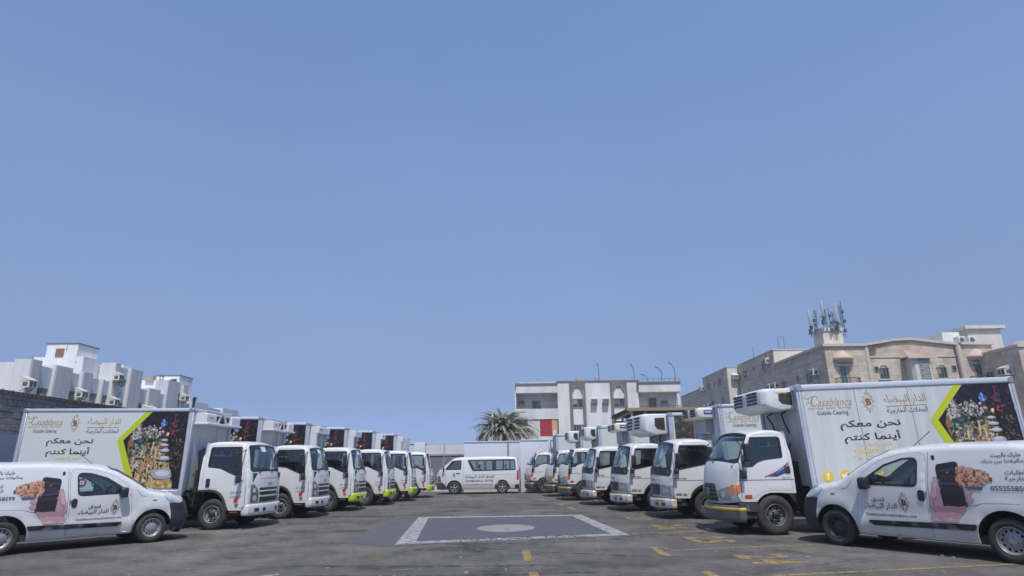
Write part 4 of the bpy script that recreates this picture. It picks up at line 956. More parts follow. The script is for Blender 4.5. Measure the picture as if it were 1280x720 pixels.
def chassis(root, R, kind, xr=-3.38, wt=.985, xf=0):
    m = MB()
    for sg in (-1, 1): m.box(-5.3, .7, *sorted((sg*.36, sg*.46)), .60, .84)
    m.box(-.3, .5, -.45, .45, .45, .9); m.bar((0,-.8,R), (0,.8,R), .1); m.bar((xr,-.8,R), (xr,.8,R), .14); m.box(xr-.15, xr+.15, -.16, .16, R-.16, R+.16)
    for k in range(7): m.box(-.9-k*.65, -.82-k*.65, -.95, .95, .84, .92)
    m.box(-.95, -.55, -.5, .5, .55, 1.5)
    ch = m.build('chassis', CHAS, root)
    for sg in (-1, 1):
        wheel(root, xf, sg*wt, R, .22, sg, kind); wheel(root, xr, sg*(wt+.02), R, .48, sg, kind)
        m = MB(); m.tube([(-1.15-.0, sg*.78, .62), (-2.1, sg*.78, .62)], .20, 16) if sg > 0 else m.box(-1.9, -1.1, -.98, -.6, .45, .82); m.build('fuel_tank' if sg > 0 else 'battery_box', GREYP, root)
        m = MB(); a_ = arc(xr, R, R+.10, 10, 170, 10); vs = [(p[0], sg*.99, p[1]) for p in a_] + [(p[0], sg*.52, p[1]) for p in a_]; n = len(a_); m.add(vs, [(i, i+1, n+i+1, n+i) for i in range(n-1)], 0, True); m.build('mudguard', BLACKP, root)
        m = MB(); m.bar((-4.0,sg*.97,.55), (-5.1,sg*.97,.55), .03, .08); m.build('side_guard', ALU, root)
    m = MB(); m.tube([(-.60,-.62,.9), (-.60,-.70,1.5), (-.58,-.80,2.0), (-.52,-.80,2.05)], .07, 10); m.build('air_intake', BLACKP, root)
    m = MB(); m.tube([(-.60,.55,1.0), (-.62,.6,1.5), (-.63,.72,1.9)], .025, 6); m.build('hose', BLACKP, root)
    box('bracket', -.70,-.52,-.95,-.75,1.0,1.05, CHAS, root); box('bracket', -.70,-.52,-.9,-.7,1.35,1.39, CHAS, root); m = MB(); m.tube([(-.72,-.98,.9),(-.6,-.99,.7),(-.5,-1.0,.95)], .03, 8); m.build('air_hose', CHAS, root)
    m = MB(); m.box(-5.55,-5.5,-.95,.95,.5,.62); m.build('rear_underrun_bar', ALU, root)

# ------------------------------------------------------------------ small delivery vans
def small_van(root, view_side, front_rim='car'):
    def W(x, z):
        w_ = .855
        if x > .1: w_ -= .15*((x-.1)/.6)**2
        if z > 1.0: w_ -= .10*((z-1)/.65)**1.4
        if z < .5: w_ -= .075*((.5-z)/.28)**2
        if x < -2.9: w_ -= .06*((-2.9-x)/.5)**2
        for cx in (0, -2.6):
            d = hypot(x-cx, z-.31); w_ += .028*math.exp(-((d-.44)/.09)**2)
        if .5 < z < .75: w_ -= .012*sin((z-.5)/.25*pi)
        return w_
    prof = [(.66,.22),(.73,.30),(.755,.45),(.735,.62),(.66,.78),(.535,.88),(.36,.955),(.12,1.015),(-.14,1.075),(-.45,1.28),(-.78,1.475),(-1.05,1.575),(-1.4,1.63),(-2.0,1.655),(-2.8,1.65),(-3.12,1.60),(-3.24,1.47),(-3.31,1.1),(-3.36,.7),(-3.34,.32)]
    crown = [.15,.16,.17,.17,.16,.14,.10,.07,.10,.14,.12,.07,.055,.05,.05,.05,.05,.05,.05,.05]
    sh = Shell(prof, W, .085, crown, 2.6); ex = sh.extra(); F = sh.ffn(); s = lambda z: sh.s_at(z=z)
    sb = s(.80); w0, w1 = s(1.09), s(1.53); h0, h1 = sh.half(w0)-.02, sh.half(w1)-.05
    ws = rpoly([(-h0,w0,.08),(h0,w0,.08),(h1,w1,.08),(-h1,w1,.08)])
    m = MB(); sh.strip(m, sb, sh.L[-1], [ws])
    top = [p for p in prof if p[1] >= .80 or p[0] < -1]; top = [(.645,.80)] + top
    bot = [(-3.05,.30),(-2.99,.30)] + arc(-2.6,.31,.405,180,0,16)[0:] + [(-2.19,.23),(-.40,.23)] + arc(0,.31,.385,185,20,14) + [(.345,.60),(.30,.80)]
    door = rpoly([(-1.65,1.56,.12),(-1.25,1.53,.1),(-.93,1.44,.08),(-.62,1.24,.05),(-.50,1.10,.05),(-.39,.26,.04),(-1.53,.25,.04)])
    win = rpoly([(-1.52,1.475,.09),(-1.27,1.45,.06),(-.98,1.355,.05),(-.66,1.15,.03),(-.60,1.05,.05),(-1.46,1.025,.09)])
    for sg in (-1, 1): patch(m, top+bot, sh.sfn(sg), [inset(door, -.005)], .085, ex, .03)
    body = m.build('body', WHITE, root, recalc=False)
    pane(body, 'windscreen', F, ws, GLASS, -.008, .2); ring_trim(body, 'windscreen_seal', F, ws, .04, BLACKP, .002)
    # black front bumper
    m = MB(); sh2 = Shell(prof, lambda x, z: W(x, z)+.006, .085, [c+.01 for c in crown], 2.6); sh2.strip(m, 0, s(.815))
    for sg in (-1, 1): patch(m, [(.66,.22),(.73,.30),(.755,.45),(.735,.62),(.63,.815),(.29,.80),(.34,.62),(.37,.45),(.375,.22)], sh2.sfn(sg), [], .1, ex, .05)
    bmp = m.build('bumper', mat('bumper_plastic', (.03,.033,.04), .55), root, recalc=False)
    m = MB(); patch(m, rpoly([(-.42,s(.40),.03),(.42,s(.40),.03),(.48,s(.56),.03),(-.48,s(.56),.03)]), fn_off(F, .014), [], .2, depth=.01); m.build('lower_grille', BLACKP, bmp)
    for sg in (-1, 1):
        m = MB(); disc(m, sh2.ffn(), sg*.58, s(.50), .075, .01, 0, 16); disc(m, sh2.ffn(), sg*.58, s(.50), .05, .014, 1, 16); m.build('fog_lamp', [BLACKP, LAMPD], bmp)
        m = MB(); patch(m, rpoly([(sg*.42,s(.83),.03),(sg*.60,s(.83),.02),(sg*.63,s(.95),.02),(sg*.45,s(.97),.05)]), fn_off(F, .012), [], .1, depth=.03); m.build('headlight', LAMP, body)
        fn = sh.sfn(sg)
        m = MB(); patch(m, rpoly([(.14,.99,.02),(.36,.935,.02),(.50,.865,.02),(.57,.79,.02),(.42,.80,.03),(.28,.85,.04)]), fn_off(fn, .010), [], .08, ex, depth=.03); m.build('headlight', LAMP, body)
        m = MB(); patch(m, door, fn, [win], .085, ex, .03); m.build('door', WHITE, body, recalc=False)
        pane(body, 'side_window', fn, win, GLASS, -.014, .3); ring_trim(body, 'window_seal', fn, win, .032, BLACKP, .003)
        m = MB(); patch(m, rpoly([(-.80,1.235),(-.655,1.145,.03),(-.60,1.04,.03),(-.80,1.03)]), fn_off(fn, .0), [], 0, depth=.02); m.build('quarter_trim', BLACKP, body)
        m = MB(); patch(m, rpoly([(-1.555,.80,.05),(-1.46,.80,.05),(-1.46,.97,.05),(-1.555,.97,.05)]), fn_off(fn, .010), [], 0, depth=.02); m.build('door_handle', BLACKP, body)
        m = MB(); patch(m, rpoly([(-2.18,.41,.03),(-2.23,.50,.02),(-.58,.47,.02),(-.68,.39,.03)]), fn_off(fn, .018), [], .3, (), .03); m.build('rubbing_strip', BLACKP, body)
        m = MB(); y = W(-.66, 1.05)+.10; m.prism(rpoly([(y-.08,.98,.04),(y+.08,.96,.04),(y+.09,1.15,.05),(y-.07,1.17,.05)]), -.74, -.60, 'x'); m.box(-.70,-.63, y-.14, y-.05, 1.0, 1.05)
        if sg < 0: m.v = [(a, -b, c) for a, b, c in m.v]
        m.build('mirror', BLACKP, body, .02, 2)
        m = MB(); patch(m, rpoly([(-.06,.86,.01),(.02,.86,.01),(.02,.885,.01),(-.06,.885,.01)]), fn_off(fn, .006), [], 0, depth=.01); m.build('side_repeater', GREYP, body)
        for L_ in ([(-1.57,.25),(-1.59,.50),(-1.63,1.0),(-1.69,1.55)], [(-2.05,.72),(-2.35,.80),(-2.6,.81),(-2.9,.80),(-3.2,.77)], [(-.40,1.10),(-.30,.98),(-.20,.96)]): m = MB(); stroke(m, fn, dens(L_, .1, False), .010, .002); m.build('gap_crease_line', mat('gap_crease_dark', (.25,.26,.28), .7), body)  # real panel gaps; the curved rear line paints the fender crease's shade
        for cx, rr in ((-2.6,.405),(0,.385)):
            m = MB(); a_ = arc(cx,.31,rr,0,180,14); vs = [(p[0], sg*(.83), p[1]) for p in a_]+[(p[0], sg*.45, p[1]) for p in a_]; n = len(a_); m.add(vs, [(i,i+1,n+i+1,n+i) for i in range(n-1)], 0, True); m.build('wheel_housing', CHAS, body)
        m = MB(); patch(m, rpoly([(-3.18,.75,.03),(-3.30,.75,.02),(-3.28,1.15,.02),(-3.18,1.10,.03)]), fn_off(fn, .006), [], .2, ex, .02); m.build('tail_light', REDL, body)
    m = MB(); m.box(-3.2, .5, -.78, .78, .22, .34); m.build('underbody', CHAS, root)
    m = MB(); m.box(-1.78,-1.74,-.8,.8,.34,1.5); m.box(-1.7,.1,-.78,.78,.34,.42); m.build('bulkhead', DARKP, root)
    m = MB(); m.prism(rpoly([(-.02,1.04,.03),(-.48,1.06,.08),(-.55,.9,.05),(-.5,.5,0),(.1,.5,0)]), -.76, .76); m.build('dashboard', DARKP, body)
    for y in (-.38, .38): seat(body, -1.22, y, .50)
    steering(body, -.62, .38, 1.0, 1.0, .18)
    for u in (-.35, .15): wiper(body, sh, u, w0+.005, .4, .05)
    m = MB(); m.tube([(-1.05,0,1.62),(-1.42,0,1.90)], .006, 6); m.build('aerial', BLACKP, root)
    wt = .835
    for sg in (-1, 1):
        wheel(root, 0, sg*wt, .305, .19, sg, front_rim); wheel(root, -2.6, sg*wt, .305, .19, sg, 'car')
    # livery
    sg = view_side; fn = sh.sfn(sg); U = (lambda u, z, o: fn(u, z, o+.001)) if sg < 0 else (lambda u, z, o: fn(-u, z, o+.001))
    fm = lambda x, z, o: fn(x if x > -1.7 else -1.78+(x+1.97)*.70, z, o)
    P = Print(lambda x, z, o: fm(x, z, o+.003), None, True); sk = (.46,.27,.29); sk2 = (.36,.19,.22); sk3 = (.55,.36,.36)
    iv = lambda pts: [(-1.97+(p[0]+1.78)/.70, p[1]) for p in pts]
    P.poly(iv(rpoly([(-1.97,.515),(-2.02,.60,.04),(-2.10,.69,.04),(-2.13,.80,.03),(-1.85,.95,.03),(-1.81,1.08,.03),(-1.775,1.165,.02),(-1.735,1.175,.02),(-1.705,1.10,.03),(-1.685,.99,.04),(-1.635,.88,.04),(-1.615,.76,.05),(-1.64,.66,.05),(-1.60,.57,.02),(-1.59,.515)])), sk)
    P.poly(iv(rpoly([(-1.775,1.13,.01),(-1.75,1.16,.01),(-1.725,1.10,.02),(-1.705,1.0,.02),(-1.665,.90,.02),(-1.70,.84,.02),(-1.745,.95,.02)])), (.58,.38,.39))
    P.poly(iv(rpoly([(-1.76,.90,.02),(-1.70,.82,.03),(-1.68,.70,.03),(-1.72,.60,.03),(-1.80,.52,.0),(-1.74,.515),(-1.66,.60,.03),(-1.64,.72,.03),(-1.66,.84,.03)])), sk2)
    P.poly(iv(rpoly([(-2.02,.62,.02),(-1.90,.53,.02),(-1.82,.56,.02),(-1.90,.67,.03)])), (.54,.35,.36))
    ph = rpoly([(-2.50,.74,.06),(-2.02,.68,.07),(-1.97,1.36,.07),(-2.42,1.41,.07)]); P.poly(ph, (.035,.028,.035))
    P.poly(rpoly([(-2.47,.76,.05),(-2.04,.71,.05),(-1.99,1.34,.05),(-2.41,1.38,.05)]), (.022,.016,.022))
    for z in (.84, .94): P.ell(-2.55, z, .085, .042, sk, 12, -.1); P.ell(-2.56, z+.012, .05, .02, sk3, 8)
    P.poly([(-1.98,1.13),(-2.06,1.10),(-2.35,1.08),(-2.62,1.04),(-2.62,1.02),(-2.33,1.05),(-2.06,1.07),(-1.98,1.06)], (.05,.05,.12)); P.poly([(-2.02,1.13),(-1.96,1.13),(-1.96,1.06),(-2.02,1.06)], (.5,.38,.3))
    P.poly([(-2.52,1.03),(-2.86,1.04),(-2.82,.99),(-2.54,.99)], (.10,.11,.18)); stroke_p = [(-2.50,.76),(-2.42,1.39)]; P.poly([(-2.505,.76),(-2.49,.76),(-2.415,1.38),(-2.43,1.38)], (.20,.19,.22)); P.poly([(-2.40,1.30),(-2.02,1.26),(-2.02,1.27),(-2.40,1.31)], (.10,.08,.06))
    r = random.Random(9); rg = [(-2.38,1.30),(-2.50,1.33),(-2.75,1.28),(-2.95,1.24),(-3.02,1.15),(-2.9,1.09),(-2.75,1.04),(-2.42,1.03),(-2.36,1.15)]
    P.poly(rg, (.45,.25,.18))
    P.bits(420, (-3.03,-2.34), (1.03,1.34), .036, [(.55,.18,.13), (.58,.36,.27), (.55,.26,.17), (.30,.06,.06), (.50,.30,.22), (.55,.30,.12), (.10,.08,.05), (.20,.08,.05), (.62,.42,.34)], r, rg)
    for i in range(6): pass
    P.build('phone_in_hand_print', body)
    m = MB(); uu = (-1.95) if sg < 0 else 1.95
    emblem(m, U, uu, 1.23, .14, 0, 0); write(m, arab('فندق الدار البيضاء'), U, uu-.15, uu+.15, 1.135, .03, bold=.01, off=.006); write(m, arab('امسح الرمز'), U, uu-.08, uu+.08, .945, .025, off=.006); m.build('phone_screen_print', GOLD, body)
    k = 1 if sg > 0 else -1; X_ = lambda a, b: (min(k*a, k*b), max(k*a, k*b)) if sg < 0 else (a, b)
    T_ = [('خليك بالبيت', 2.55, 2.93, 1.485, .075, .015), ('ومأكولاتنا بين يديك', 2.42, 2.98, 1.405, .075, .015), ('للطلبات', 2.70, 2.97, 1.24, .075, .01), ('الخارجية', 2.69, 2.99, 1.155, .08, .01)]
    words(body, 'livery_lettering', INKG, U, *[(arab(t), *X_(a, b), z, h, bo) for t, a, b, z, h, bo in T_], ('0552558599', *X_(2.49, 2.99), 1.02, .07, .015))
    if sg < 0: words(body, 'door_lettering', INKG, U, (arab('فندق'), -1.25, -1.03, .80, .085, .02), (arab('الدار البيضاء'), -1.42, -.88, .695, .105, .02), ('CasablancaHotelsDelivery.com', -1.44, -.62, .56, .055, .02)); eu = -.77
    else: words(body, 'door_lettering', INKG, U, (arab('فندق'), .70, .92, .80, .085, .02), (arab('الدار البيضاء'), .57, 1.10, .695, .105, .02), ('CasablancaHotelsDelivery.com', .57, 1.38, .56, .055, .02)); eu = 1.22
    m = MB(); emblem(m, U, eu, .775, .31, 0, 1); m.build('emblem', [mat('grey_gold', (.30,.27,.22), .5), mat('dark_bronze', (.10,.075,.03), .4)], body)
    return body

def minibus(root):
    def W(x, z):
        w_ = .845
        if x > .3: w_ -= .12*((x-.3)/.65)**2
        if z > 1.1: w_ -= .10*((z-1.1)/.85)**1.3
        if z < .55: w_ -= .06*((.55-z)/.3)**2
        return w_
    prof = [(.90,.25),(.93,.45),(.92,.75),(.90,.95),(.84,1.12),(.77,1.25),(.45,1.53),(.13,1.80),(0,1.86),(-.3,1.905),(-1.5,1.94),(-2.8,1.93),(-3.26,1.89),(-3.38,1.76),(-3.44,1.2),(-3.47,.6),(-3.46,.3)]
    crown = [.08,.09,.10,.11,.12,.12,.10,.07,.06,.05,.05,.05,.05,.04,.04,.04,.04]
    sh = Shell(prof, W, .085, crown, 2.6); ex = sh.extra(); F = sh.ffn(); s = lambda z: sh.s_at(z=z)
    w0, w1 = s(1.27), s(1.78); h0, h1 = sh.half(w0)-.01, sh.half(w1)-.04
    ws = rpoly([(-h0,w0,.06),(h0,w0,.06),(h1,w1,.06),(-h1,w1,.06)])
    m = MB(); sh.strip(m, 0, sh.L[-1], [ws])
    bot = [(-3.0,.26)] + arc(-2.57,.33,.405,178,2,14) + [(-2.16,.23),(-.42,.23)] + arc(0,.33,.405,182,2,14) + [(.41,.25)]
    w1_ = rpoly([(.50,1.29,.04),(.13,1.735,.06),(-.36,1.77,.05),(-.34,1.29,.05)]); w2 = rpoly([(-.70,1.77,.05),(-3.24,1.79,.05),(-3.28,1.24,.08),(-.98,1.21,.12)])
    for sg in (-1, 1): patch(m, prof+bot, sh.sfn(sg), [w1_, w2], .12, ex, .03)
    body = m.build('body', WHITE, root, recalc=False)
    pane(body, 'windscreen', F, ws, GLASS, -.008, .2); ring_trim(body, 'windscreen_seal', F, ws, .03, BLACKP, .002)
    for sg in (-1, 1):
        fn = sh.sfn(sg)
        for w_ in (w1_, w2): pane(body, 'side_window', fn, w_, GLASSD, -.012, .3); ring_trim(body, 'window_seal', fn, w_, .05, BLACKP, .003)
        for x in (-1.16,-1.62,-2.05,-2.16,-2.62,-2.98):
            m = MB(); stroke(m, fn, [(x+.0,1.24),(x,1.76)], .05, .004); m.build('window_pillar', BLACKP, body)
        m = MB(); patch(m, rpoly([(-.30,1.06,.02),(-.10,1.06,.02),(-.10,1.11,.02),(-.30,1.11,.02)]), fn_off(fn, .012), [], 0, depth=.02); m.build('door_handle', BLACKP, body)
        for L_ in ([(-.45,.28),(-.47,1.2),(-.5,1.85)], [(-.50,1.0),(-3.4,1.0)], [(.42,.30),(.50,1.0),(.62,1.28)], [(-2.02,.25),(-2.02,.9)]): m = MB(); stroke(m, fn, dens(L_, .12, False), .012, .002); m.build('gap_crease_line', mat('gap_crease_dark', (.25,.26,.28), .7), body)
        m = MB(); patch(m, [(.90,.25),(.93,.45),(.925,.62),(.62,.62),(.42,.40),(.41,.25)], fn_off(fn, .006), [], .1, ex, .03); m.build('bumper_corner', mat('grey_bumper_plastic', (.07,.075,.08), .5), body)
        m = MB(); patch(m, rpoly([(.70,.66,.02),(.91,.66,.02),(.88,.98,.02),(.76,.95,.03)]), fn_off(fn, .010), [], .1, ex, .03); m.build('headlight', LAMPD, body)
        m = MB(); patch(m, rpoly([(-3.34,.72,.02),(-3.45,.72,.02),(-3.43,1.22,.02),(-3.35,1.22,.02)]), fn_off(fn, .008), [], .2, ex, .02); m.build('tail_light', REDL, body)
        m = MB(); patch(m, rpoly([(-3.24,.28,.02),(-3.47,.28,.02),(-3.47,.48,.02),(-3.24,.48,.02)]), fn_off(fn, .02), [], .2, ex, .04); m.build('rear_bumper_corner', BLACKP, body)
        m = MB(); y = W(.5,1.3)+.1; m.prism(rpoly([(y-.06,1.2,.03),(y+.06,1.2,.03),(y+.06,1.42,.03),(y-.06,1.42,.03)]), .54, .62, 'x')
        if sg < 0: m.v = [(a, -b, c) for a, b, c in m.v]
        m.build('mirror', BLACKP, body)
        wheel(root, 0, sg*.82, .335, .2, sg, 'van'); wheel(root, -2.57, sg*.82, .335, .2, sg, 'van')
        for cx in (-2.57, 0):
            m = MB(); a_ = arc(cx,.33,.405,0,180,12); vs = [(p[0], sg*.82, p[1]) for p in a_]+[(p[0], sg*.45, p[1]) for p in a_]; n = len(a_); m.add(vs, [(i,i+1,n+i+1,n+i) for i in range(n-1)], 0, True); m.build('wheel_housing', CHAS, body)
    m = MB(); sh2 = Shell(prof, W, .085, [c+.015 for c in crown], 2.6); sh2.strip(m, 0, s(.60)); m.build('bumper', mat('grey_bumper_plastic', (.07,.075,.08), .5), root, recalc=False)
    m = MB(); patch(m, rpoly([(-.5,s(.70),.02),(.5,s(.70),.02),(.5,s(.86),.02),(-.5,s(.86),.02)]), fn_off(F, .006), [], .2, depth=.01); m.build('grille', BLACKP, body)
    m = MB(); m.box(-3.4,.8,-.76,.76,.24,.42); m.build('underbody', CHAS, root)
    m = MB(); m.prism([(.75,1.2),(.35,1.22),(.3,.6),(.8,.6)], -.75, .75); m.build('dashboard', DARKP, body)
    for x in (-.1,-.95,-1.7,-2.4,-2.95):
        for y in (-.45, .45): seat(body, x, y, .62, SEAT if x > -2.9 else mat('red_seat', (.25,.03,.03), .9))
    steering(body, .28, .4, 1.18, 1.0, .18)
    fn = sh.sfn(1); U = lambda u, z, o: fn(-u, z, o+.002)
    words(body, 'livery_lettering', INKG, U, (arab('فندق الدار البيضاء'), .56, 2.12, .90, .20, .02), ('CASABLANCA  HOTEL', .58, 2.10, .69, .11, .03), ('www.casablancahotels.com', .55, 2.06, .50, .06, .02))
    m = MB(); emblem(m, U, -.02, 1.0, .26, 0, 0); m.build('emblem', INKG, body)
    return body

# ================================================================== vehicles on the yard
def graft(src, dst):
    for ch in kids.get(src.name, []): copy_tree(ch, dst)
TL = 'trucks parked along the left of the yard'; TR = 'trucks parked along the right of the yard'
# left row, facing right
def place(root, near, front_x, hw, yaw):
    """put the front near-side corner (local front_x, side) at a ground point"""
    c, s_ = cos(yaw), sin(yaw); lx, ly = front_x, hw
    root.location = (near[0]-(lx*c-ly*s_), near[1]-(lx*s_+ly*c), 0); root.rotation_euler = (0, 0, yaw)
def TT(label, group): 
    r = empty('box_truck'); props(r, label, 'truck', group); return r
L1 = TT('white box truck nearest in the left row, box side fully lettered, behind the small van', TL)
isuzu_cab(L1, True); chassis(L1, .38, 'truck'); cargo_box(L1, -.83, 'fullred'); unit_framed(L1, -.83)
L3 = TT('nearest white box truck with a lime bumper, third in the left row', TL)
bpy.context.view_layer.update()
index_kids(); body_ = [c for c in kids[L1.name]]
for ch in body_:
    if ch.name.split('.')[0] in ('refrigeration_unit', 'bumper'): continue
    copy_tree(ch, L3)
for ch in body_:
    if ch.name.split('.')[0] == 'bumper':
        nb = copy_tree(ch, L3)
        nb.data = nb.data.copy(); nb.data.materials[0] = LIME
unit_header(L3, -.83)
bpy.context.view_layer.update(); index_kids()
lefts = [(L1, (-6.93, 16.75)), (None, (-6.33, 20.0)), (L3, (-5.76, 22.95)), (None, (-5.17, 26.1)), (None, (-4.63, 28.9)), (None, (-4.22, 31.9))]
lab = {1: 'white box truck with white bumper, second in the left row', 3: 'white box truck with lime bumper, fourth in the left row',
       4: 'white box truck with lime bumper, fifth in the left row', 5: 'white box truck with lime bumper ending the left row, nose to the minibus'}
bpy.context.view_layer.update(); index_kids()
def steer(root, deg):
    for c in kids.get(root.name, []):
        if c.name.split('.')[0] == 'wheel' and abs(c.location.x) < .5: c.rotation_euler = (0, 0, radians(deg))
for i, (r_, n_) in enumerate(lefts):
    if r_ is None:
        src = L1 if i == 1 else L3; r_ = copy_tree(src); r_['label'] = lab[i]
    place(r_, n_, .97, -.985, radians((-3, -.3, .4, 3, 5, 4)[i]))
# right row, facing left
R1 = TT('nearest box truck of the right row, blue door stripes, grey and yellow bumper', TR)
hyundai_cab(R1, 0); chassis(R1, .405, 'truckgrey', wt=.955); cargo_box(R1, -.87, None, 'full', True, True, H=3.14); unit_louvred(R1, -.87, 2.62, 3.12, .86, .84, 'THERMO KING')
R2 = TT('white box truck with lettered box and small cream cooling unit, second in the right row', TR)
fuso_cab(R2); chassis(R2, .38, 'truckgrey', wt=.955, xf=-.30)
bpy.context.view_layer.update(); index_kids()
R3 = TT('white box truck with garden picture beside a large louvred cooling unit, third on the right', TR); graft(R2, R3)
R4 = TT('white box truck with plain box and small cream cooling unit, fourth on the right', TR); graft(R2, R4)
cargo_box(R2, -.85, None, 'logo'); unit_small(R2, -.85, 2.74, 3.06)
cargo_box(R3, -.85, None, 'garden', H=3.12); unit_louvred(R3, -.85, 2.42, 3.13, .95, .86)
cargo_box(R4, -.85, None, 'mark'); unit_small(R4, -.85)
R5 = TT('white box truck with amber corner lamps, fifth in the right row', TR); hyundai_cab(R5, 1); chassis(R5, .405, 'truckgrey', wt=.955); cargo_box(R5, -.72, None, 'plain', H=3.14); unit_louvred(R5, -.72, 2.56, 3.13, .66, .72)
bpy.context.view_layer.update(); index_kids()
R6 = copy_tree(R5); R6['label'] = 'white box truck with amber corner lamps, sixth in the right row'
R7 = TT('white box truck with slanted wind deflector on its cab roof, farthest in the right row', TR)
for ch in kids[R5.name]:
    if not ch.name.startswith('refrigeration_unit'): copy_tree(ch, R7)
deflector(R7)
rights = [(R1, (4.78, 13.8), 3), (R2, (4.31, 17.8), 4), (R3, (3.64, 20.8), 7), (R4, (2.92, 24.2), 4), (R5, (2.26, 27.8), 1.5), (R6, (1.80, 31.2), 0), (R7, (.86, 35.2), 1)]
bpy.context.view_layer.update(); index_kids()
for c in kids[R1.name]:
    if c.name.startswith('cargo_box'): c.scale.x = 1.03; c.rotation_euler = (0, .027, radians(-2))
for r_, a_ in ((R1, 2), (R2, -9), (R3, 6), (R4, -4), (R5, 10), (R6, -12), (R7, 3)): steer(r_, a_)
for r_ in bpy.data.objects:
    if r_.get('label') == lab[1]: steer(r_, 7)
    if r_.get('label') == lab[3]: steer(r_, -10)
    if r_.get('label') == lab[4]: steer(r_, 5)
for r_, n_, dy in rights: place(r_, n_, .80 if r_ not in (R2, R3, R4) else .76, .955, pi + radians(dy))
LF = empty('delivery_van'); props(LF, 'small white delivery van facing right at the left edge, silver front wheel', 'van', 'small delivery vans')
small_van(LF, -1, 'car'); LF.location = (-7.91, 14.12, 0)
RF = empty('delivery_van'); props(RF, 'small white delivery van facing left at the right edge, black front wheel', 'van', 'small delivery vans')
small_van(RF, 1, 'carblack')
def put_side(root, f, b, side):
    """f, b: ground points of the front and rear wheel faces"""
    a = atan2(f[1]-b[1], f[0]-b[0]); c, s_ = cos(a), sin(a); ly = side*.835
    root.location = (f[0]+ly*s_, f[1]-ly*c, 0); root.rotation_euler = (0, 0, a)
put_side(LF, (-7.91, 14.12), (-9.69, 12.18), -1)
put_side(RF, (6.00, 12.10), (7.46, 9.70), 1); RF.scale = (1.045,)*3
HB = empty('minibus'); props(HB, 'white hotel minibus parked sideways at the far end between both truck rows', 'minibus')
minibus(HB)
HB.rotation_euler = (0, 0, pi); HB.location = (-3.36, 35.5+.84, 0); HB.scale = (1.04, 1.02, 1.02)
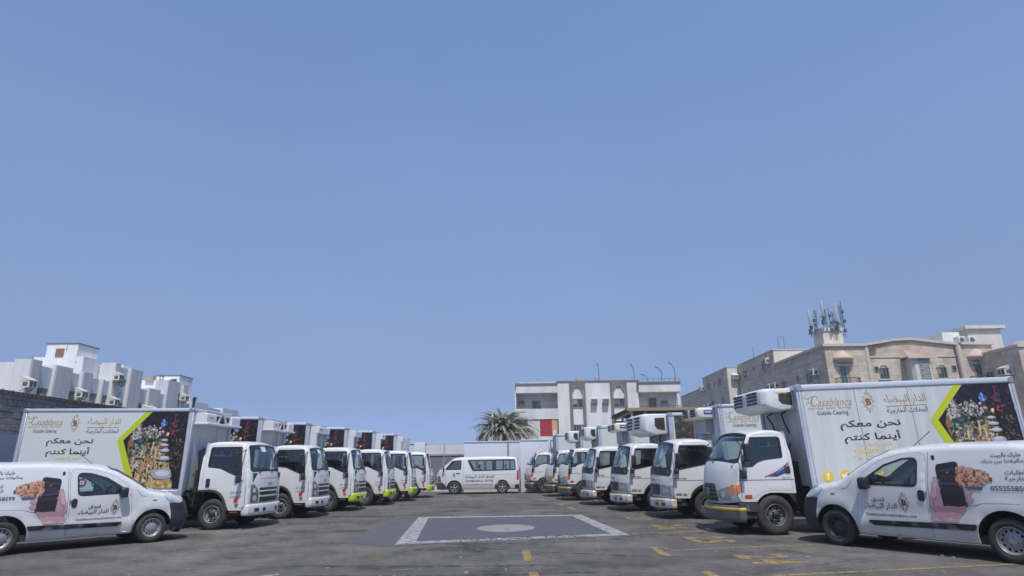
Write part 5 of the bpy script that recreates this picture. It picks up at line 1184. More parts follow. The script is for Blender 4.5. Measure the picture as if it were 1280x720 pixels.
# ================================================================== ground
def asphalt():
    m = bpy.data.materials.new('asphalt'); m.use_nodes = True; n = m.node_tree; b = n.nodes['Principled BSDF']; b.inputs['Roughness'].default_value = .88; b.inputs['Specular IOR Level'].default_value = .3
    geo = n.nodes.new('ShaderNodeNewGeometry')
    def noise(sc, det, rough=.6, st=None):
        t = n.nodes.new('ShaderNodeTexNoise'); t.inputs['Scale'].default_value = sc; t.inputs['Detail'].default_value = det; t.inputs['Roughness'].default_value = rough
        if st: mp = n.nodes.new('ShaderNodeMapping'); mp.inputs['Scale'].default_value = st; mp.inputs['Rotation'].default_value = (0, 0, .25); n.links.new(geo.outputs['Position'], mp.inputs[0]); n.links.new(mp.outputs[0], t.inputs[0])
        else: n.links.new(geo.outputs['Position'], t.inputs[0])
        return t
    def ramp(src, els):
        r = n.nodes.new('ShaderNodeValToRGB'); r.color_ramp.elements[0].position = els[0][0]; r.color_ramp.elements[0].color = (*els[0][1], 1); r.color_ramp.elements[1].position = els[-1][0]; r.color_ramp.elements[1].color = (*els[-1][1], 1)
        for p, c in els[1:-1]: r.color_ramp.elements.new(p).color = (*c, 1)
        n.links.new(src.outputs[0], r.inputs[0]); return r
    def mixm(a, b_, bt='MULTIPLY', f=1):
        x = n.nodes.new('ShaderNodeMix'); x.data_type = 'RGBA'; x.blend_type = bt; x.inputs[0].default_value = f; n.links.new(a, x.inputs[6]); n.links.new(b_, x.inputs[7]); return x.outputs[2]
    base = ramp(noise(.22, 8, .62), [(.32, (.082,.077,.071)), (.5, (.115,.108,.100)), (.68, (.160,.149,.135))])
    pat = ramp(noise(.9, 7, .7), [(.35, (.66,.66,.67)), (.5, (.98,.97,.96)), (.65, (1.16,1.14,1.10))])
    fine = ramp(noise(60, 3, .8), [(.32, (.55,.55,.55)), (.68, (1.42,1.42,1.42))])
    strk = ramp(noise(7, 8, .75), [(.36, (.80,.80,.80)), (.64, (1.16,1.16,1.16))])
    stain = ramp(noise(.55, 4, .5), [(.57, (1,1,1)), (.66, (.66,.655,.65))])
    dust = noise(.35, 7, .7)
    c = mixm(base.outputs[0], pat.outputs[0]); c = mixm(c, fine.outputs[0]); c = mixm(c, strk.outputs[0]); c = mixm(c, stain.outputs[0])
    d = n.nodes.new('ShaderNodeMapRange'); d.inputs[1].default_value = .58; d.inputs[2].default_value = .75; d.inputs[3].default_value = 0; d.inputs[4].default_value = .5; n.links.new(dust.outputs[0], d.inputs[0])
    x = n.nodes.new('ShaderNodeMix'); x.data_type = 'RGBA'; n.links.new(d.outputs[0], x.inputs[0]); n.links.new(c, x.inputs[6]); x.inputs[7].default_value = (.20,.185,.165,1)
    # thin cracks
    v = n.nodes.new('ShaderNodeTexVoronoi'); v.feature = 'DISTANCE_TO_EDGE'; v.inputs['Scale'].default_value = .33
    wn = noise(1.5, 5, .7); mx = n.nodes.new('ShaderNodeMix'); mx.data_type = 'VECTOR'; mx.inputs[0].default_value = .22; n.links.new(geo.outputs['Position'], mx.inputs[4]); n.links.new(wn.outputs[1], mx.inputs[5]); n.links.new(mx.outputs[1], v.inputs[0])
    cr = n.nodes.new('ShaderNodeMapRange'); cr.inputs[1].default_value = .0; cr.inputs[2].default_value = .006; cr.inputs[3].default_value = .45; cr.inputs[4].default_value = 1; n.links.new(v.outputs['Distance'], cr.inputs[0])
    y = n.nodes.new('ShaderNodeMix'); y.data_type = 'RGBA'; y.blend_type = 'MULTIPLY'; y.inputs[0].default_value = .5; n.links.new(x.outputs[2], y.inputs[6]); n.links.new(cr.outputs[0], y.inputs[7])
    n.links.new(y.outputs[2], b.inputs['Base Color'])
    bp = n.nodes.new('ShaderNodeBump'); bp.inputs['Strength'].default_value = .5; bp.inputs['Distance'].default_value = .008; n.links.new(noise(45, 4, .8).outputs[0], bp.inputs['Height']); n.links.new(bp.outputs[0], b.inputs['Normal'])
    return m
def worn_paint(name, col, wear=.5, sc=6, hi=.62):
    m = bpy.data.materials.new(name); m.use_nodes = True; n = m.node_tree; b = n.nodes['Principled BSDF']; b.inputs['Roughness'].default_value = .75
    o = n.nodes['Material Output']; geo = n.nodes.new('ShaderNodeNewGeometry')
    t = n.nodes.new('ShaderNodeTexNoise'); t.inputs['Scale'].default_value = sc; t.inputs['Detail'].default_value = 9; t.inputs['Roughness'].default_value = .75; n.links.new(geo.outputs['Position'], t.inputs[0])
    t2 = n.nodes.new('ShaderNodeTexNoise'); t2.inputs['Scale'].default_value = 1.3; t2.inputs['Detail'].default_value = 5; n.links.new(geo.outputs['Position'], t2.inputs[0])
    r = n.nodes.new('ShaderNodeMapRange'); r.inputs[1].default_value = hi-.16; r.inputs[2].default_value = hi; r.inputs[3].default_value = 0; r.inputs[4].default_value = wear; n.links.new(t.outputs[0], r.inputs[0])
    mc = n.nodes.new('ShaderNodeMix'); mc.data_type = 'RGBA'; mc.inputs[6].default_value = (*col, 1); mc.inputs[7].default_value = (*[c*.62 for c in col], 1); n.links.new(t2.outputs[0], mc.inputs[0]); n.links.new(mc.outputs[2], b.inputs['Base Color'])
    tr = n.nodes.new('ShaderNodeBsdfTransparent'); mx = n.nodes.new('ShaderNodeMixShader'); n.links.new(r.outputs[0], mx.inputs[0]); n.links.new(b.outputs[0], mx.inputs[1]); n.links.new(tr.outputs[0], mx.inputs[2]); n.links.new(mx.outputs[0], o.inputs[0]); return m
def wall_mat(name, col, var=.25, sc=1.2, streak=.3, bw=None, bh=.3, dark=None):
    """painted or stone-faced wall: mottling, rain streaks, optional stone courses"""
    if name in _m: return _m[name]
    m = bpy.data.materials.new(name); m.use_nodes = True; n = m.node_tree; b = n.nodes['Principled BSDF']; b.inputs['Roughness'].default_value = .85
    geo = n.nodes.new('ShaderNodeNewGeometry'); mp = n.nodes.new('ShaderNodeMapping'); mp.inputs['Scale'].default_value = (1, 1, streak); n.links.new(geo.outputs['Position'], mp.inputs[0])
    t = n.nodes.new('ShaderNodeTexNoise'); t.inputs['Scale'].default_value = sc; t.inputs['Detail'].default_value = 8; t.inputs['Roughness'].default_value = .65; n.links.new(mp.outputs[0], t.inputs[0])
    mx = n.nodes.new('ShaderNodeMix'); mx.data_type = 'RGBA'; mx.inputs[6].default_value = (*col, 1); mx.inputs[7].default_value = (*(dark or [c*(1-var) for c in col]), 1)
    r = n.nodes.new('ShaderNodeMapRange'); r.inputs[1].default_value = .4; r.inputs[2].default_value = .66; n.links.new(t.outputs[0], r.inputs[0]); n.links.new(r.outputs[0], mx.inputs[0]); c = mx.outputs[2]
    if bw:
        sx = n.nodes.new('ShaderNodeSeparateXYZ'); n.links.new(geo.outputs['Position'], sx.inputs[0]); ad = n.nodes.new('ShaderNodeMath'); ad.operation = 'ADD'; n.links.new(sx.outputs[0], ad.inputs[0]); n.links.new(sx.outputs[1], ad.inputs[1])
        cb = n.nodes.new('ShaderNodeCombineXYZ'); n.links.new(ad.outputs[0], cb.inputs[0]); n.links.new(sx.outputs[2], cb.inputs[1])
        br = n.nodes.new('ShaderNodeTexBrick'); br.inputs['Scale'].default_value = 1; br.inputs['Brick Width'].default_value = bw; br.inputs['Row Height'].default_value = bh; br.inputs['Mortar Size'].default_value = .012
        br.inputs['Color1'].default_value = (1.08,1.05,1.02,1); br.inputs['Color2'].default_value = (.82,.81,.80,1); br.inputs['Mortar'].default_value = (.7,.68,.66,1); n.links.new(cb.outputs[0], br.inputs[0])
        y = n.nodes.new('ShaderNodeMix'); y.data_type = 'RGBA'; y.blend_type = 'MULTIPLY'; y.inputs[0].default_value = 1; n.links.new(c, y.inputs[6]); n.links.new(br.outputs[0], y.inputs[7]); c = y.outputs[2]
    n.links.new(c, b.inputs['Base Color'])
    bp = n.nodes.new('ShaderNodeBump'); bp.inputs['Strength'].default_value = .3; bp.inputs['Distance'].default_value = .03; t3 = n.nodes.new('ShaderNodeTexNoise'); t3.inputs['Scale'].default_value = 9; t3.inputs['Detail'].default_value = 6; n.links.new(geo.outputs['Position'], t3.inputs[0]); n.links.new(t3.outputs[0], bp.inputs['Height']); n.links.new(bp.outputs[0], b.inputs['Normal'])
    _m[name] = m; return m

g = MB(); g.add([(-499,-59,0),(499,-59,0),(499,1199,0),(-499,1199,0)], [(0,1,2,3)]); props(g.build('ground', asphalt(), recalc=False), kind='structure')
def sheet(name, pts, m, z=.004):
    b = MB(); 
    if len(pts) > 4: poly_on(b, lambda x, y, o: Vector((x, y, z)), pts)
    else: b.add([(x, y, z) for x, y in pts], [tuple(range(len(pts)))])
    o = b.build(name, m, recalc=False); props(o, kind='structure'); return o
WP = worn_paint('worn_white_road_paint', (.40,.395,.39), .8, 7, .63); YP = worn_paint('worn_yellow_road_paint', (.37,.25,.09), .8, 9, .63); YPF = worn_paint('faded_yellow_road_paint', (.27,.20,.08), .95, 9, .56)
NEWA = mat('fresh_asphalt_patch', (.085,.088,.105), .9, noise=(1.6, .5, (.062,.064,.075)), bump=(60, .3))
DK = worn_paint('dark_road_paint', (.10,.102,.11), .9, 6, .60)
sheet('repaired_asphalt_patch', [(-3.75,20.6),(-2.9,20.6),(-2.30,12.8),(-3.6,13.6)], mat('old_dark_asphalt', (.085,.085,.088), .9, noise=(2, .8, (.11,.108,.105)), bump=(55, .4)), .003)
po = [(-2.99,20.03),(2.04,20.08),(2.50,14.28),(-2.43,13.16)]; pi_ = [(-2.62,19.54),(1.72,19.62),(2.12,14.62),(-2.08,13.66)]
sheet('landing_pad_paint', po, WP, .005); sheet('landing_pad_surface', pi_, NEWA, .009)
sheet('painted_circle', [(-.23+.72*cos(a*pi/20), 16.13+.92*sin(a*pi/20)) for a in range(40)], worn_paint('worn_white_circle_paint', (.31,.30,.295), .35, 9, .66), .013)
m = MB(); vs, fs = glyphs('CASABLANCA', .02); k = 1.55/max(v[0] for v in vs); m.add([(-1.18+v[0]*k, 13.50+v[0]*k*.23+v[1]*.36, .013) for v in vs], fs)
vs, fs = glyphs('HOTEL', .02); k = .92/max(v[0] for v in vs); m.add([(.62+v[0]*k, 13.91+v[0]*k*.23+v[1]*.36, .013) for v in vs], fs); props(m.build('painted_lettering', DK, recalc=False), kind='structure')
def pline(a, b, w_, m=YP, z=.004, name='painted_line'):
    d = Vector((b[0]-a[0], b[1]-a[1])).normalized(); nx, ny = -d.y*w_/2, d.x*w_/2; pts = dens([a, b], .3, False); r = random.Random(int(a[0]*100+a[1]*77)); mb = MB(); vs = []
    for p in pts: j = 1+r.uniform(-.12, .12); vs += [(p[0]+nx*j, p[1]+ny*j, z), (p[0]-nx*j, p[1]-ny*j, z)]
    mb.add(vs, [(2*i, 2*i+1, 2*i+3, 2*i+2) for i in range(len(pts)-1)]); return props(mb.build(name, m, recalc=False), kind='structure')
pline((2.78,11.75), (6.6,12.48), .10); pline((3.5,9.10), (8.2,9.92), .10); pline((2.62,14.58), (5.4,15.0), .12); pline((2.10,19.75), (4.6,19.6), .15, YPF); pline((2.35,23.8), (4.4,23.4), .15, YPF); pline((2.6,17.1), (4.8,17.1), .12, YPF)
for a, b_ in (((.17,12.05),(.22,10.75)), ((2.55,12.25),(2.56,11.1)), ((.25,9.65),(.28,8.5)), ((2.71,9.52),(2.76,8.3)), ((1.97,23.8),(2.06,22.4)), ((1.77,25.5),(1.84,24.6)), ((1.2,29.6),(1.3,28.2))): pline(a, b_, .14)
for a, b_ in (((-2.52,12.25),(-2.39,11.0)), ((-1.85,26.6),(-1.82,25.4)), ((-.4,26.6),(-.38,25.4)), ((-3.0,25.0),(-2.9,23.8)), ((-4.8,14.2),(-3.6,13.6)), ((-6.2,12.4),(-4.2,13.2)), ((-4.4,20.3),(-6.3,20.3))): pline(a, b_, .16, YPF)
pline((-1.9,26.0), (-.1,26.0), .35, YPF, .0035); pline((-3.4,27.2), (-1.2,24.4), .1, worn_paint('faint_white_scuff', (.3,.3,.3), .95, 6, .55), .006)
pline((-3.9,9.4), (-3.5,9.8), .09, WP); pline((-1.9,10.0), (-1.55,10.1), .08, worn_paint('faint_white_scuff2', (.35,.35,.34), .9, 12, .55))
for txt, x0, x1, yc in (('24', 3.68, 4.50, 10.58), ('25', 3.56, 4.35, 13.28), ('26', 3.45, 4.17, 15.95), ('27', 3.2, 3.8, 18.35)):
    for i, ch in enumerate(txt):
        vs, fs = glyphs(ch, .035, 0, 4); h_ = max(v[1] for v in vs); wx = max(v[0] for v in vs)
        mb = MB(); y0 = yc + (.56 if i == 0 else -.02); mb.add([(x0+v[1]/h_*(x1-x0), y0-v[0]/wx*.50, .004) for v in vs], fs); props(mb.build('painted_number', YP, recalc=False), kind='structure')
TM = worn_paint('tyre_mark', (.055,.054,.053), .9, 3.5, .50)
rt = random.Random(77)
for i in range(14):
    x0, y0 = rt.uniform(-4.5, 3), rt.uniform(9.5, 24); a0 = rt.uniform(-.5, .5); R0 = rt.uniform(5, 16)*rt.choice((-1, 1)); pts = []
    for k in range(16): t = k/15*rt.uniform(.9, 1.0)*4.5/abs(R0); pts.append((x0 + R0*(cos(a0)*math.sin(t)) - R0*sin(a0)*(1-cos(t)), y0 + abs(R0)*(sin(a0)*math.sin(t)*.6 + .5*(1-cos(t)))))
    mb = MB(); stroke(mb, lambda x, y, o: Vector((x, y, .0018+.00002*i)), pts, rt.uniform(.10, .2), 0); props(mb.build('tyre_mark', TM, recalc=False), kind='structure')
mb = MB()
for i in range(420):
    x, y = rt.uniform(-9, 9), rt.uniform(8.5, 34); s0 = rt.uniform(.008, .03)*(1.6 if i % 9 == 0 else 1); a0 = rt.uniform(0, 6.28)
    mb.prism([(x+s0*cos(a0+k*1.57+rt.uniform(-.3,.3)), y+s0*sin(a0+k*1.57)) for k in range(4)], 0, s0*.6, 'z')
gr_ = mb.build('grit', mat('pale_grit', (.26,.24,.21), .9)); props(gr_, 'loose grit and crumbs scattered over the asphalt yard', 'grit', kind='stuff')
r = random.Random(21)
for i in range(16):
    x, y = r.uniform(-6, 6), r.uniform(9.5, 28); a0 = r.uniform(.10, .35); pts = [(x+a0*r.uniform(.7,1.2)*cos(k*.5236), y+a0*1.4*r.uniform(.6,1.2)*sin(k*.5236)) for k in range(12)]
    sheet('oil_stain', pts, worn_paint('oil_stain_film', (.07,.066,.062), .95, 4, .52), .0022) if i % 2 else None

# ================================================================== walls round the yard
def bx(name, x0, x1, y0, y1, z0, z1, m, parent=None, bevel=0): return box(name, min(x0,x1), max(x0,x1), min(y0,y1), max(y0,y1), min(z0,z1), max(z0,z1), m, parent, bevel)
CMU = mat('concrete_block', (.235,.225,.215), .95, noise=(4, .6, (.15,.145,.14)), bump=(25, .6)); CMU2 = mat('dark_concrete_block', (.17,.165,.16), .95, noise=(4, .6, (.11,.105,.10)), bump=(25, .6)); MORT = mat('mortar', (.14,.135,.13), .95)
bw_ = empty('block_wall', (-16.5, 14, 0)); props(bw_, 'grey concrete block wall with dark corrugated top strip behind the left trucks', 'wall')
WY0, WY1 = 3.2, 12.8; r = random.Random(4); meshes = {}
o = bx('wall_core', -.30, -.035, -6, 50, 0, 4.0, MORT, bw_)
def block_mesh(k):
    b = MB(); t = [.0, .012, -.008, .006][k % 4]; b.box(-.06, t, 0, .388, 0, .188); o_ = b.build('block', [CMU, CMU2][k % 2 if k < 4 else 0], bw_, .008, 1); return o_
protos = [block_mesh(k) for k in range(4)]; used = set()
for row in range(12):
    for col in range(24):
        k = r.randrange(4); y = WY0 + col*.4 + (.2 if row % 2 else 0); z = 1.6 + row*.2
        if k in used: b_ = protos[k].copy(); COL.objects.link(b_)
        else: b_ = protos[k]; used.add(k)
        b_.location = (r.uniform(-.004, .004), y, z)
m = MB()
for row in range(20):
    z = row*.2; y = -6 + (.2 if row % 2 else 0)
    while y < 50:
        if not (row >= 8 and WY0-.1 < y < WY1-.15): m.box(-.06, r.uniform(-.008, .01), y, y+.388, z, z+.188)
        y += .4
props(m.build('blocks', CMU, bw_, recalc=False), kind='stuff')
m = MB(); n = 1100; vs = []
for i in range(n): y = -6+56*i/(n-1); x = .018*sin(i*pi/2); vs += [(.03+x, y, 3.95), (.03+x, y, 4.07), (-.34+x*.2, y, 4.13)]
m.add(vs, [(3*i+j, 3*i+3+j, 3*i+4+j, 3*i+1+j) for i in range(n-1) for j in (0, 1)]); m.build('corrugated_coping', mat('dark_corrugated_sheet', (.07,.06,.055), .7, noise=(6, .5, (.14,.11,.09))), bw_)
m = MB()
for i in range(60): y = 1+i*.42; m.box(.03, .06, y, y+.07, 4.07, 4.10)
props(m.build('screw_caps', mat('bright_caps', (.6,.6,.58), .5), bw_), kind='stuff')

FENCE = mat('lilac_sheet_metal', (.62,.63,.70), .6, 0, noise=(.8, .25, (.54,.54,.60)))
dusty(FENCE, .4, 0.0, 1.6, (.40,.36,.31))
def corrugated(name, label, x0, x1, y, z1, m_, pitch=.17, cat='fence', grp=None):
    t = empty(name, ((x0+x1)/2, y, 0)); props(t, label, cat, grp); b = MB(); n = int((x1-x0)/pitch*4); vs = []
    for i in range(n+1):
        x = x0-(x0+x1)/2 + (x1-x0)*i/n; d = [.0, .006, .006, 0][i % 4]; vs += [(x, -d, 0), (x, -d, z1)]
    b.add(vs, [(2*i, 2*i+2, 2*i+3, 2*i+1) for i in range(n)]); b.build('sheet_panel', m_, t, recalc=False)
    hw_ = (x1-x0)/2; bx('cap_rail', -hw_, hw_, -.05, .05, z1, z1+.05, m_, t); bx('backing', -hw_, hw_, .02, .06, 0, z1, m_, t)
    k = 0
    while k*2.4 < x1-x0+.1: x = min(-hw_+k*2.4, hw_-.06); bx('post', x, x+.07, .06, .13, 0, z1, GREYP, t); k += 1
    return t
fa = corrugated('sheet_metal_fence', 'pale lilac corrugated sheet fence behind the minibus, left of its tail', -3.08, .36, 38.5, 2.9, FENCE)
bx('joint_strip', .95, 1.02, -.06, 0, 1.9, 2.85, GREYP, fa); bx('joint_strip', -.6, 1.6, -.05, -.03, 1.86, 1.88, GREYP, fa)
corrugated('sheet_metal_fence', 'pale lilac sheet fence from the tail of the minibus to the right', .37, 12.5, 37.6, 2.93, FENCE)
corrugated('sheet_metal_fence', 'pale sheet fence behind the far left trucks, left of the grey gate', -16.2, -5.75, 41.5, 2.95, mat('white_sheet_metal', (.62,.63,.68), .5, .1, noise=(1.5, .3, (.5,.5,.54))))
gt = empty('yard_gate', (-4.45, 40, 0)); props(gt, 'grey mesh yard gate with diagonal brace and white upper panels beside the minibus nose', 'gate')
UPP = mat('off_white_panel', (.60,.59,.58), .7, noise=(2, .35, (.45,.44,.42))); MESH = mat('grey_gate_mesh', (.15,.15,.16), .8, noise=(20, .6, (.24,.24,.25)))
for x0, x1 in ((-1.18, -.03), (.03, 1.32)): bx('upper_panel', x0, x1, -.02, .02, 2.24, 2.80, UPP, gt); bx('mesh_leaf', x0, x1, -.01, .01, .35, 2.16, MESH, gt)
for x in (-1.2, 0, 1.34): bx('post', x-.03, x+.03, -.05, .05, .0, 2.88, mat('gate_steel', (.3,.3,.31), .6), gt)
bx('cross_beam', -1.2, 1.36, -.06, .04, 2.15, 2.25, mat('gate_steel', (.3,.3,.31), .6), gt); bx('bottom_panel', -1.2, 1.36, -.03, .03, .0, .35, UPP, gt)
for a, b_ in (((-.75,-.03,.5),(.25,-.03,2.1)), ((.8,-.03,.5),(.35,-.03,2.1))): m = MB(); m.bar(a, b_, .05); m.build('diagonal_brace', mat('gate_steel', (.3,.3,.31), .6), gt)
# containers / box bodies seen behind the left row
c_ = empty('white_container', (-6.75, 36.6, 0)); props(c_, 'white box container with a faint print on its end, beyond the last left truck', 'container')
bx('container_body', -1.9, .45, -1.0, 1.2, .5, 3.15, mat('container_white', (.62,.64,.68), .5, noise=(2,.3,(.5,.5,.54))), c_, .02)
for x in (-1.9, .43): bx('corner_post', x-.04, x+.05, -1.04, -.95, .5, 3.18, ALU, c_)
P = Print(lambda x, z, o: Vector((x, -1.0-o, z))); P.poly([(.0,1.2),(.40,1.2),(.40,3.0),(.05,3.0)], (.40,.38,.42)); P.bits(60, (.1,.36), (1.4,2.9), .1, [(.35,.3,.36), (.5,.46,.5), (.45,.36,.36)], random.Random(2)); P.build('faded_print', c_)
w2 = empty('white_store_wall', (-5.9, 41.0, 0)); props(w2, 'plain white wall end between the white container and the grey gate', 'wall'); bx('wall', -.6, .12, -.2, .2, 0, 3.05, mat('white_plaster', (.66,.66,.69), .8), w2)
# blue-grey sheet door leaf at the far left behind the small van
bd = empty('parked_box_body', (-15.2, 17.6, 0)); props(bd, 'blue-grey box body with a dark post, cut by the left edge of the photo', 'container')
bx('panel', -2.4, -.10, 0, 2.2, .6, 2.60, mat('blue_grey_sheet', (.25,.30,.42), .5, noise=(1.5,.4,(.2,.24,.33))), bd); bx('rail', -2.4, -.1, -.03, .0, 1.66, 1.78, mat('pale_rail', (.55,.56,.58), .5), bd); bx('post', -.10, .20, -.06, .2, .5, 2.72, mat('dark_grey_post', (.09,.09,.10), .6), bd); bx('rail', -2.4, -.1, -.04, .02, 2.58, 2.66, GREYP, bd)
bx('post_edge', .20, .30, -.05, .1, .5, 2.95, ALU, bd)

# ================================================================== buildings
PANE = mat('building_window_pane', (.035,.045,.05), .12, 0, .6); PANEG = mat('green_window_pane', (.03,.12,.09), .15, 0, .6); FRM = mat('window_frame_grey', (.30,.31,.31), .6)
WR = random.Random(8); CURT = [mat('pale_curtain', (.30,.30,.27), .8), mat('green_curtain', (.09,.16,.13), .8), mat('brown_curtain', (.16,.12,.09), .8)]
def window(parent, axis, a0, a1, z0, z1, d, pane=PANE, frame=FRM, sgn=-1, arch=False, mull=1, fw=.07, name='window'):
    """axis 'x': on a wall facing the camera at y = d; axis 'y': on a wall at x = d facing sgn"""
    b = MB(); T = (lambda u, z, o: (u, d+sgn*o, z)) if axis == 'x' else (lambda u, z, o: (d+sgn*o, u, z))
    def slab(pts, o0, o1, mb):
        n = len(pts); vs = [T(p[0], p[1], o0) for p in pts] + [T(p[0], p[1], o1) for p in pts]
        mb.add(vs, [tuple(range(n)), tuple(range(n, 2*n))[::-1]] + [(i, (i+1) % n, n+(i+1) % n, n+i) for i in range(n)])
    def rect(u0, u1, w0, w1): return [(u0,w0),(u1,w0),(u1,w1),(u0,w1)]
    for q in (rect(a0-fw,a0,z0-fw,z1+fw), rect(a1,a1+fw,z0-fw,z1+fw), rect(a0,a1,z0-fw,z0), rect(a0,a1,z1,z1+fw)): slab(q, -.02, .07, b)
    for k in range(mull): u = a0+(a1-a0)*(k+1)/(mull+1); slab(rect(u-.025,u+.025,z0,z1), -.02, .05, b)
    f = b.build(name, frame, parent); q = MB(); slab(rect(a0,a1,z0,z1), -.02, .02, q); q.build('pane', pane, f)
    if (a1-a0) > .6:
        cw = (a1-a0)*WR.uniform(.22, .5); side_ = WR.random() < .5; q = MB(); slab(rect(a0 if side_ else a1-cw, a0+cw if side_ else a1, z0+(0 if WR.random() < .7 else (z1-z0)*.4), z1), -.02, .024, q); q.build('curtain', CURT[WR.randrange(3)], f)
    if arch:
        q = MB(); c = (a0+a1)/2; R = (a1-a0)/2; n = 8
        o_ = [(c+(R+.16)*cos(pi*i/n), z1+(R*.75+.14)*sin(pi*i/n)) for i in range(n+1)]; i_ = [(c+R*cos(pi*i/n), z1+R*.75*sin(pi*i/n)) for i in range(n+1)]
        for i in range(n): slab([o_[i],o_[i+1],i_[i+1],i_[i]], -.02, .10, q)
        q.build('arch_trim', STONEL, f); q = MB(); slab(i_, -.02, .03, q); q.build('fanlight', STONEL, f)
        q = MB(); slab(rect(a0-.25,a1+.25,z0-.18,z0-.07), -.02, .16, q); q.build('sill', STONEL, f)
    return f
def ac(label, x, y, z, face, hood=True, s_=1.0, col=CREAM):
    """window air conditioner sticking out of a wall; face 'x+' / 'x-' / 'y-'"""
    t = empty('air_conditioner', (x, y, z)); props(t, label, 'air conditioner', 'air conditioners on the houses'); t.rotation_euler = (0, 0, {'y-': 0, 'x+': pi/2, 'x-': -pi/2}[face]); t.scale = (s_,)*3
    b = MB(); b.box(-.34, .34, -.55, .05, 0, .46); o = b.build('housing', col, t)
    bx('coil_panel', -.28, .28, -.57, -.55, .06, .40, mat('ac_coil', (.10,.10,.10), .7), o); bx('side_vent', .34, .35, -.45, -.12, .10, .36, mat('ac_coil', (.10,.10,.10), .7), o); bx('side_vent', -.35, -.34, -.45, -.12, .10, .36, mat('ac_coil', (.10,.10,.10), .7), o)
    bx('mullion', -.02, .02, -.58, -.57, .06, .40, col, o)
    if hood: b = MB(); b.add([(-.38,.06,.80),(.38,.06,.80),(.38,-.60,.50),(-.38,-.60,.50),(-.38,.06,.76),(.38,.06,.76),(.38,-.60,.47),(-.38,-.60,.47)], [(0,1,2,3),(7,6,5,4),(0,3,7,4),(1,5,6,2),(3,2,6,7),(0,4,5,1)]); b.add([(-.38,.06,.78),(-.38,-.60,.48),(-.36,-.55,.44),(-.36,.05,.44)], [(0,1,2,3)]); b.add([(.38,.06,.78),(.38,-.60,.48),(.36,-.55,.44),(.36,.05,.44)], [(0,1,2,3)]); b.build('hood', CREAM, t)
    for q_ in (-.3, .3): b = MB(); b.bar((q_,.02,-.25), (q_,-.45,0), .04); b.build('bracket', GREYP, t)
    return t
WHW = wall_mat('white_render', (.80,.80,.79), .22, .6, .25); WHG = wall_mat('grey_ribbed_render', (.58,.58,.59), .2, 1.5, .05); WHB = wall_mat('pale_blue_panel', (.56,.61,.66), .15, 1.2, .1); WHL = wall_mat('pale_grey_render', (.68,.68,.68), .15, 1.5, .05)
SHADE = mat('recess_shade', (.10,.105,.11), .9)  # dark colour painted in for the shade inside deep openings

# ---- left: white and grey terrace of flats facing the yard
lb = empty('apartment_building', (-38, 47, 0)); props(lb, 'white flats with grey ribbed fins and tall roof tower above the block wall', 'building')
def L(name, x0, x1, y0, y1, z0, z1, m, p=None): return bx(name, x0+38, x1+38, y0-47, y1-47, z0, z1, m, p or lb)
L('wall', -46, -34.1, 41.95, 54.15, 0, 8.25, WHL)
L('end_wall', -46, -34.0, 41.9, 41.95, 0, 8.88, WHW); L('parapet', -46, -34.2, 41.95, 42.25, 8.25, 8.86, WHW)
def fin(y0, y1, z1, x1=-33, x0=-34.2): 
    f = L('fin', x0, x1-.02, y0+.03, y1, 0, z1, WHL); L('fin_face', x1-.02, x1, y0+.12, y1-.002, 0, z1-.01, WHG, f) if False else None
    b = MB(); k = int((y1-y0)/.16); 
    for i in range(k): y = y0+.12+i*(y1-y0-.16)/k; b.box(x1-.02+38, x1+.015+38, y-47, y+(y1-y0)/k*.75-47, 0, z1-.005)
    o_ = b.build('ribs', WHG, lb); o_['kind'] = 'stuff'
fin(41.3, 42.3, 8.97)
for y0, y1, z in ((43.64,45.42,8.93),(46.5,47.7,8.86),(48.88,49.1,8.58)): fin(y0, y1, z)
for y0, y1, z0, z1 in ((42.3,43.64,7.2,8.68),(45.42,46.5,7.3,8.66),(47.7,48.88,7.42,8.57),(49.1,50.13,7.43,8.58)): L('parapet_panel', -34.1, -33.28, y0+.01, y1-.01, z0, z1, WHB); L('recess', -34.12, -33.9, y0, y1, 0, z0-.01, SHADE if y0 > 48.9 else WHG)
fin(50.13, 50.9, 10.15); fin(52.3, 54.1, 10.0)
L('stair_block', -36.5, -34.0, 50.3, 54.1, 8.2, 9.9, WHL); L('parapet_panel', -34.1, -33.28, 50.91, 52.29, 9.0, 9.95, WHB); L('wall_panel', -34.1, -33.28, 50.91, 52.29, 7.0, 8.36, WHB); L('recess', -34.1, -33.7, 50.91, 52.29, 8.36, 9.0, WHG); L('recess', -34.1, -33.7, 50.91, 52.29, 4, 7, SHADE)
L('brick_rubble', -34.6, -33.9, 50.95, 52.2, 9.9, 10.12, mat('rubble', (.40,.30,.24), .9))
def lw(y0, y1, z0, z1, x=-33.7, par=None, k=1): 
    w_ = window(par or lb, 'y', y0-47, y1-47, z0, z1, x+38, sgn=1, mull=k, fw=.06)
for y0, y1, z0, z1 in ((42.75,43.55,6.1,7.1),(45.55,46.3,6.2,7.2),(51.0,51.95,8.42,8.95),(51.1,52.0,6.0,6.9)): lw(y0, y1, z0, z1, -33.88 if z1 < 8 and y0 < 50 else -33.68)
tw = L('roof_tower', -37.5, -35.0, 48.2, 50.7, 8.2, 11.38, WHW); L('coping', -37.55, -34.95, 48.15, 50.75, 11.38, 11.46, GREYP); L('ledge', -35.0, -34.93, 48.2, 52.3, 9.85, 9.92, GREYP); L('roof_block', -38.4, -34.4, 48.22, 50.2, 8.2, 10.35, WHW); L('roof_block', -35.0, -34.6, 48.3, 54, 8.2, 9.85, WHB)
o = L('bricked_window', -36.7, -36.05, 48.14, 48.24, 10.35, 11.0, mat('old_brick', (.26,.13,.09), .9, noise=(8,.6,(.12,.07,.05)))); L('drain_stain', -35.9, -35.86, 48.17, 48.19, 10.8, 11.2, GREYP)
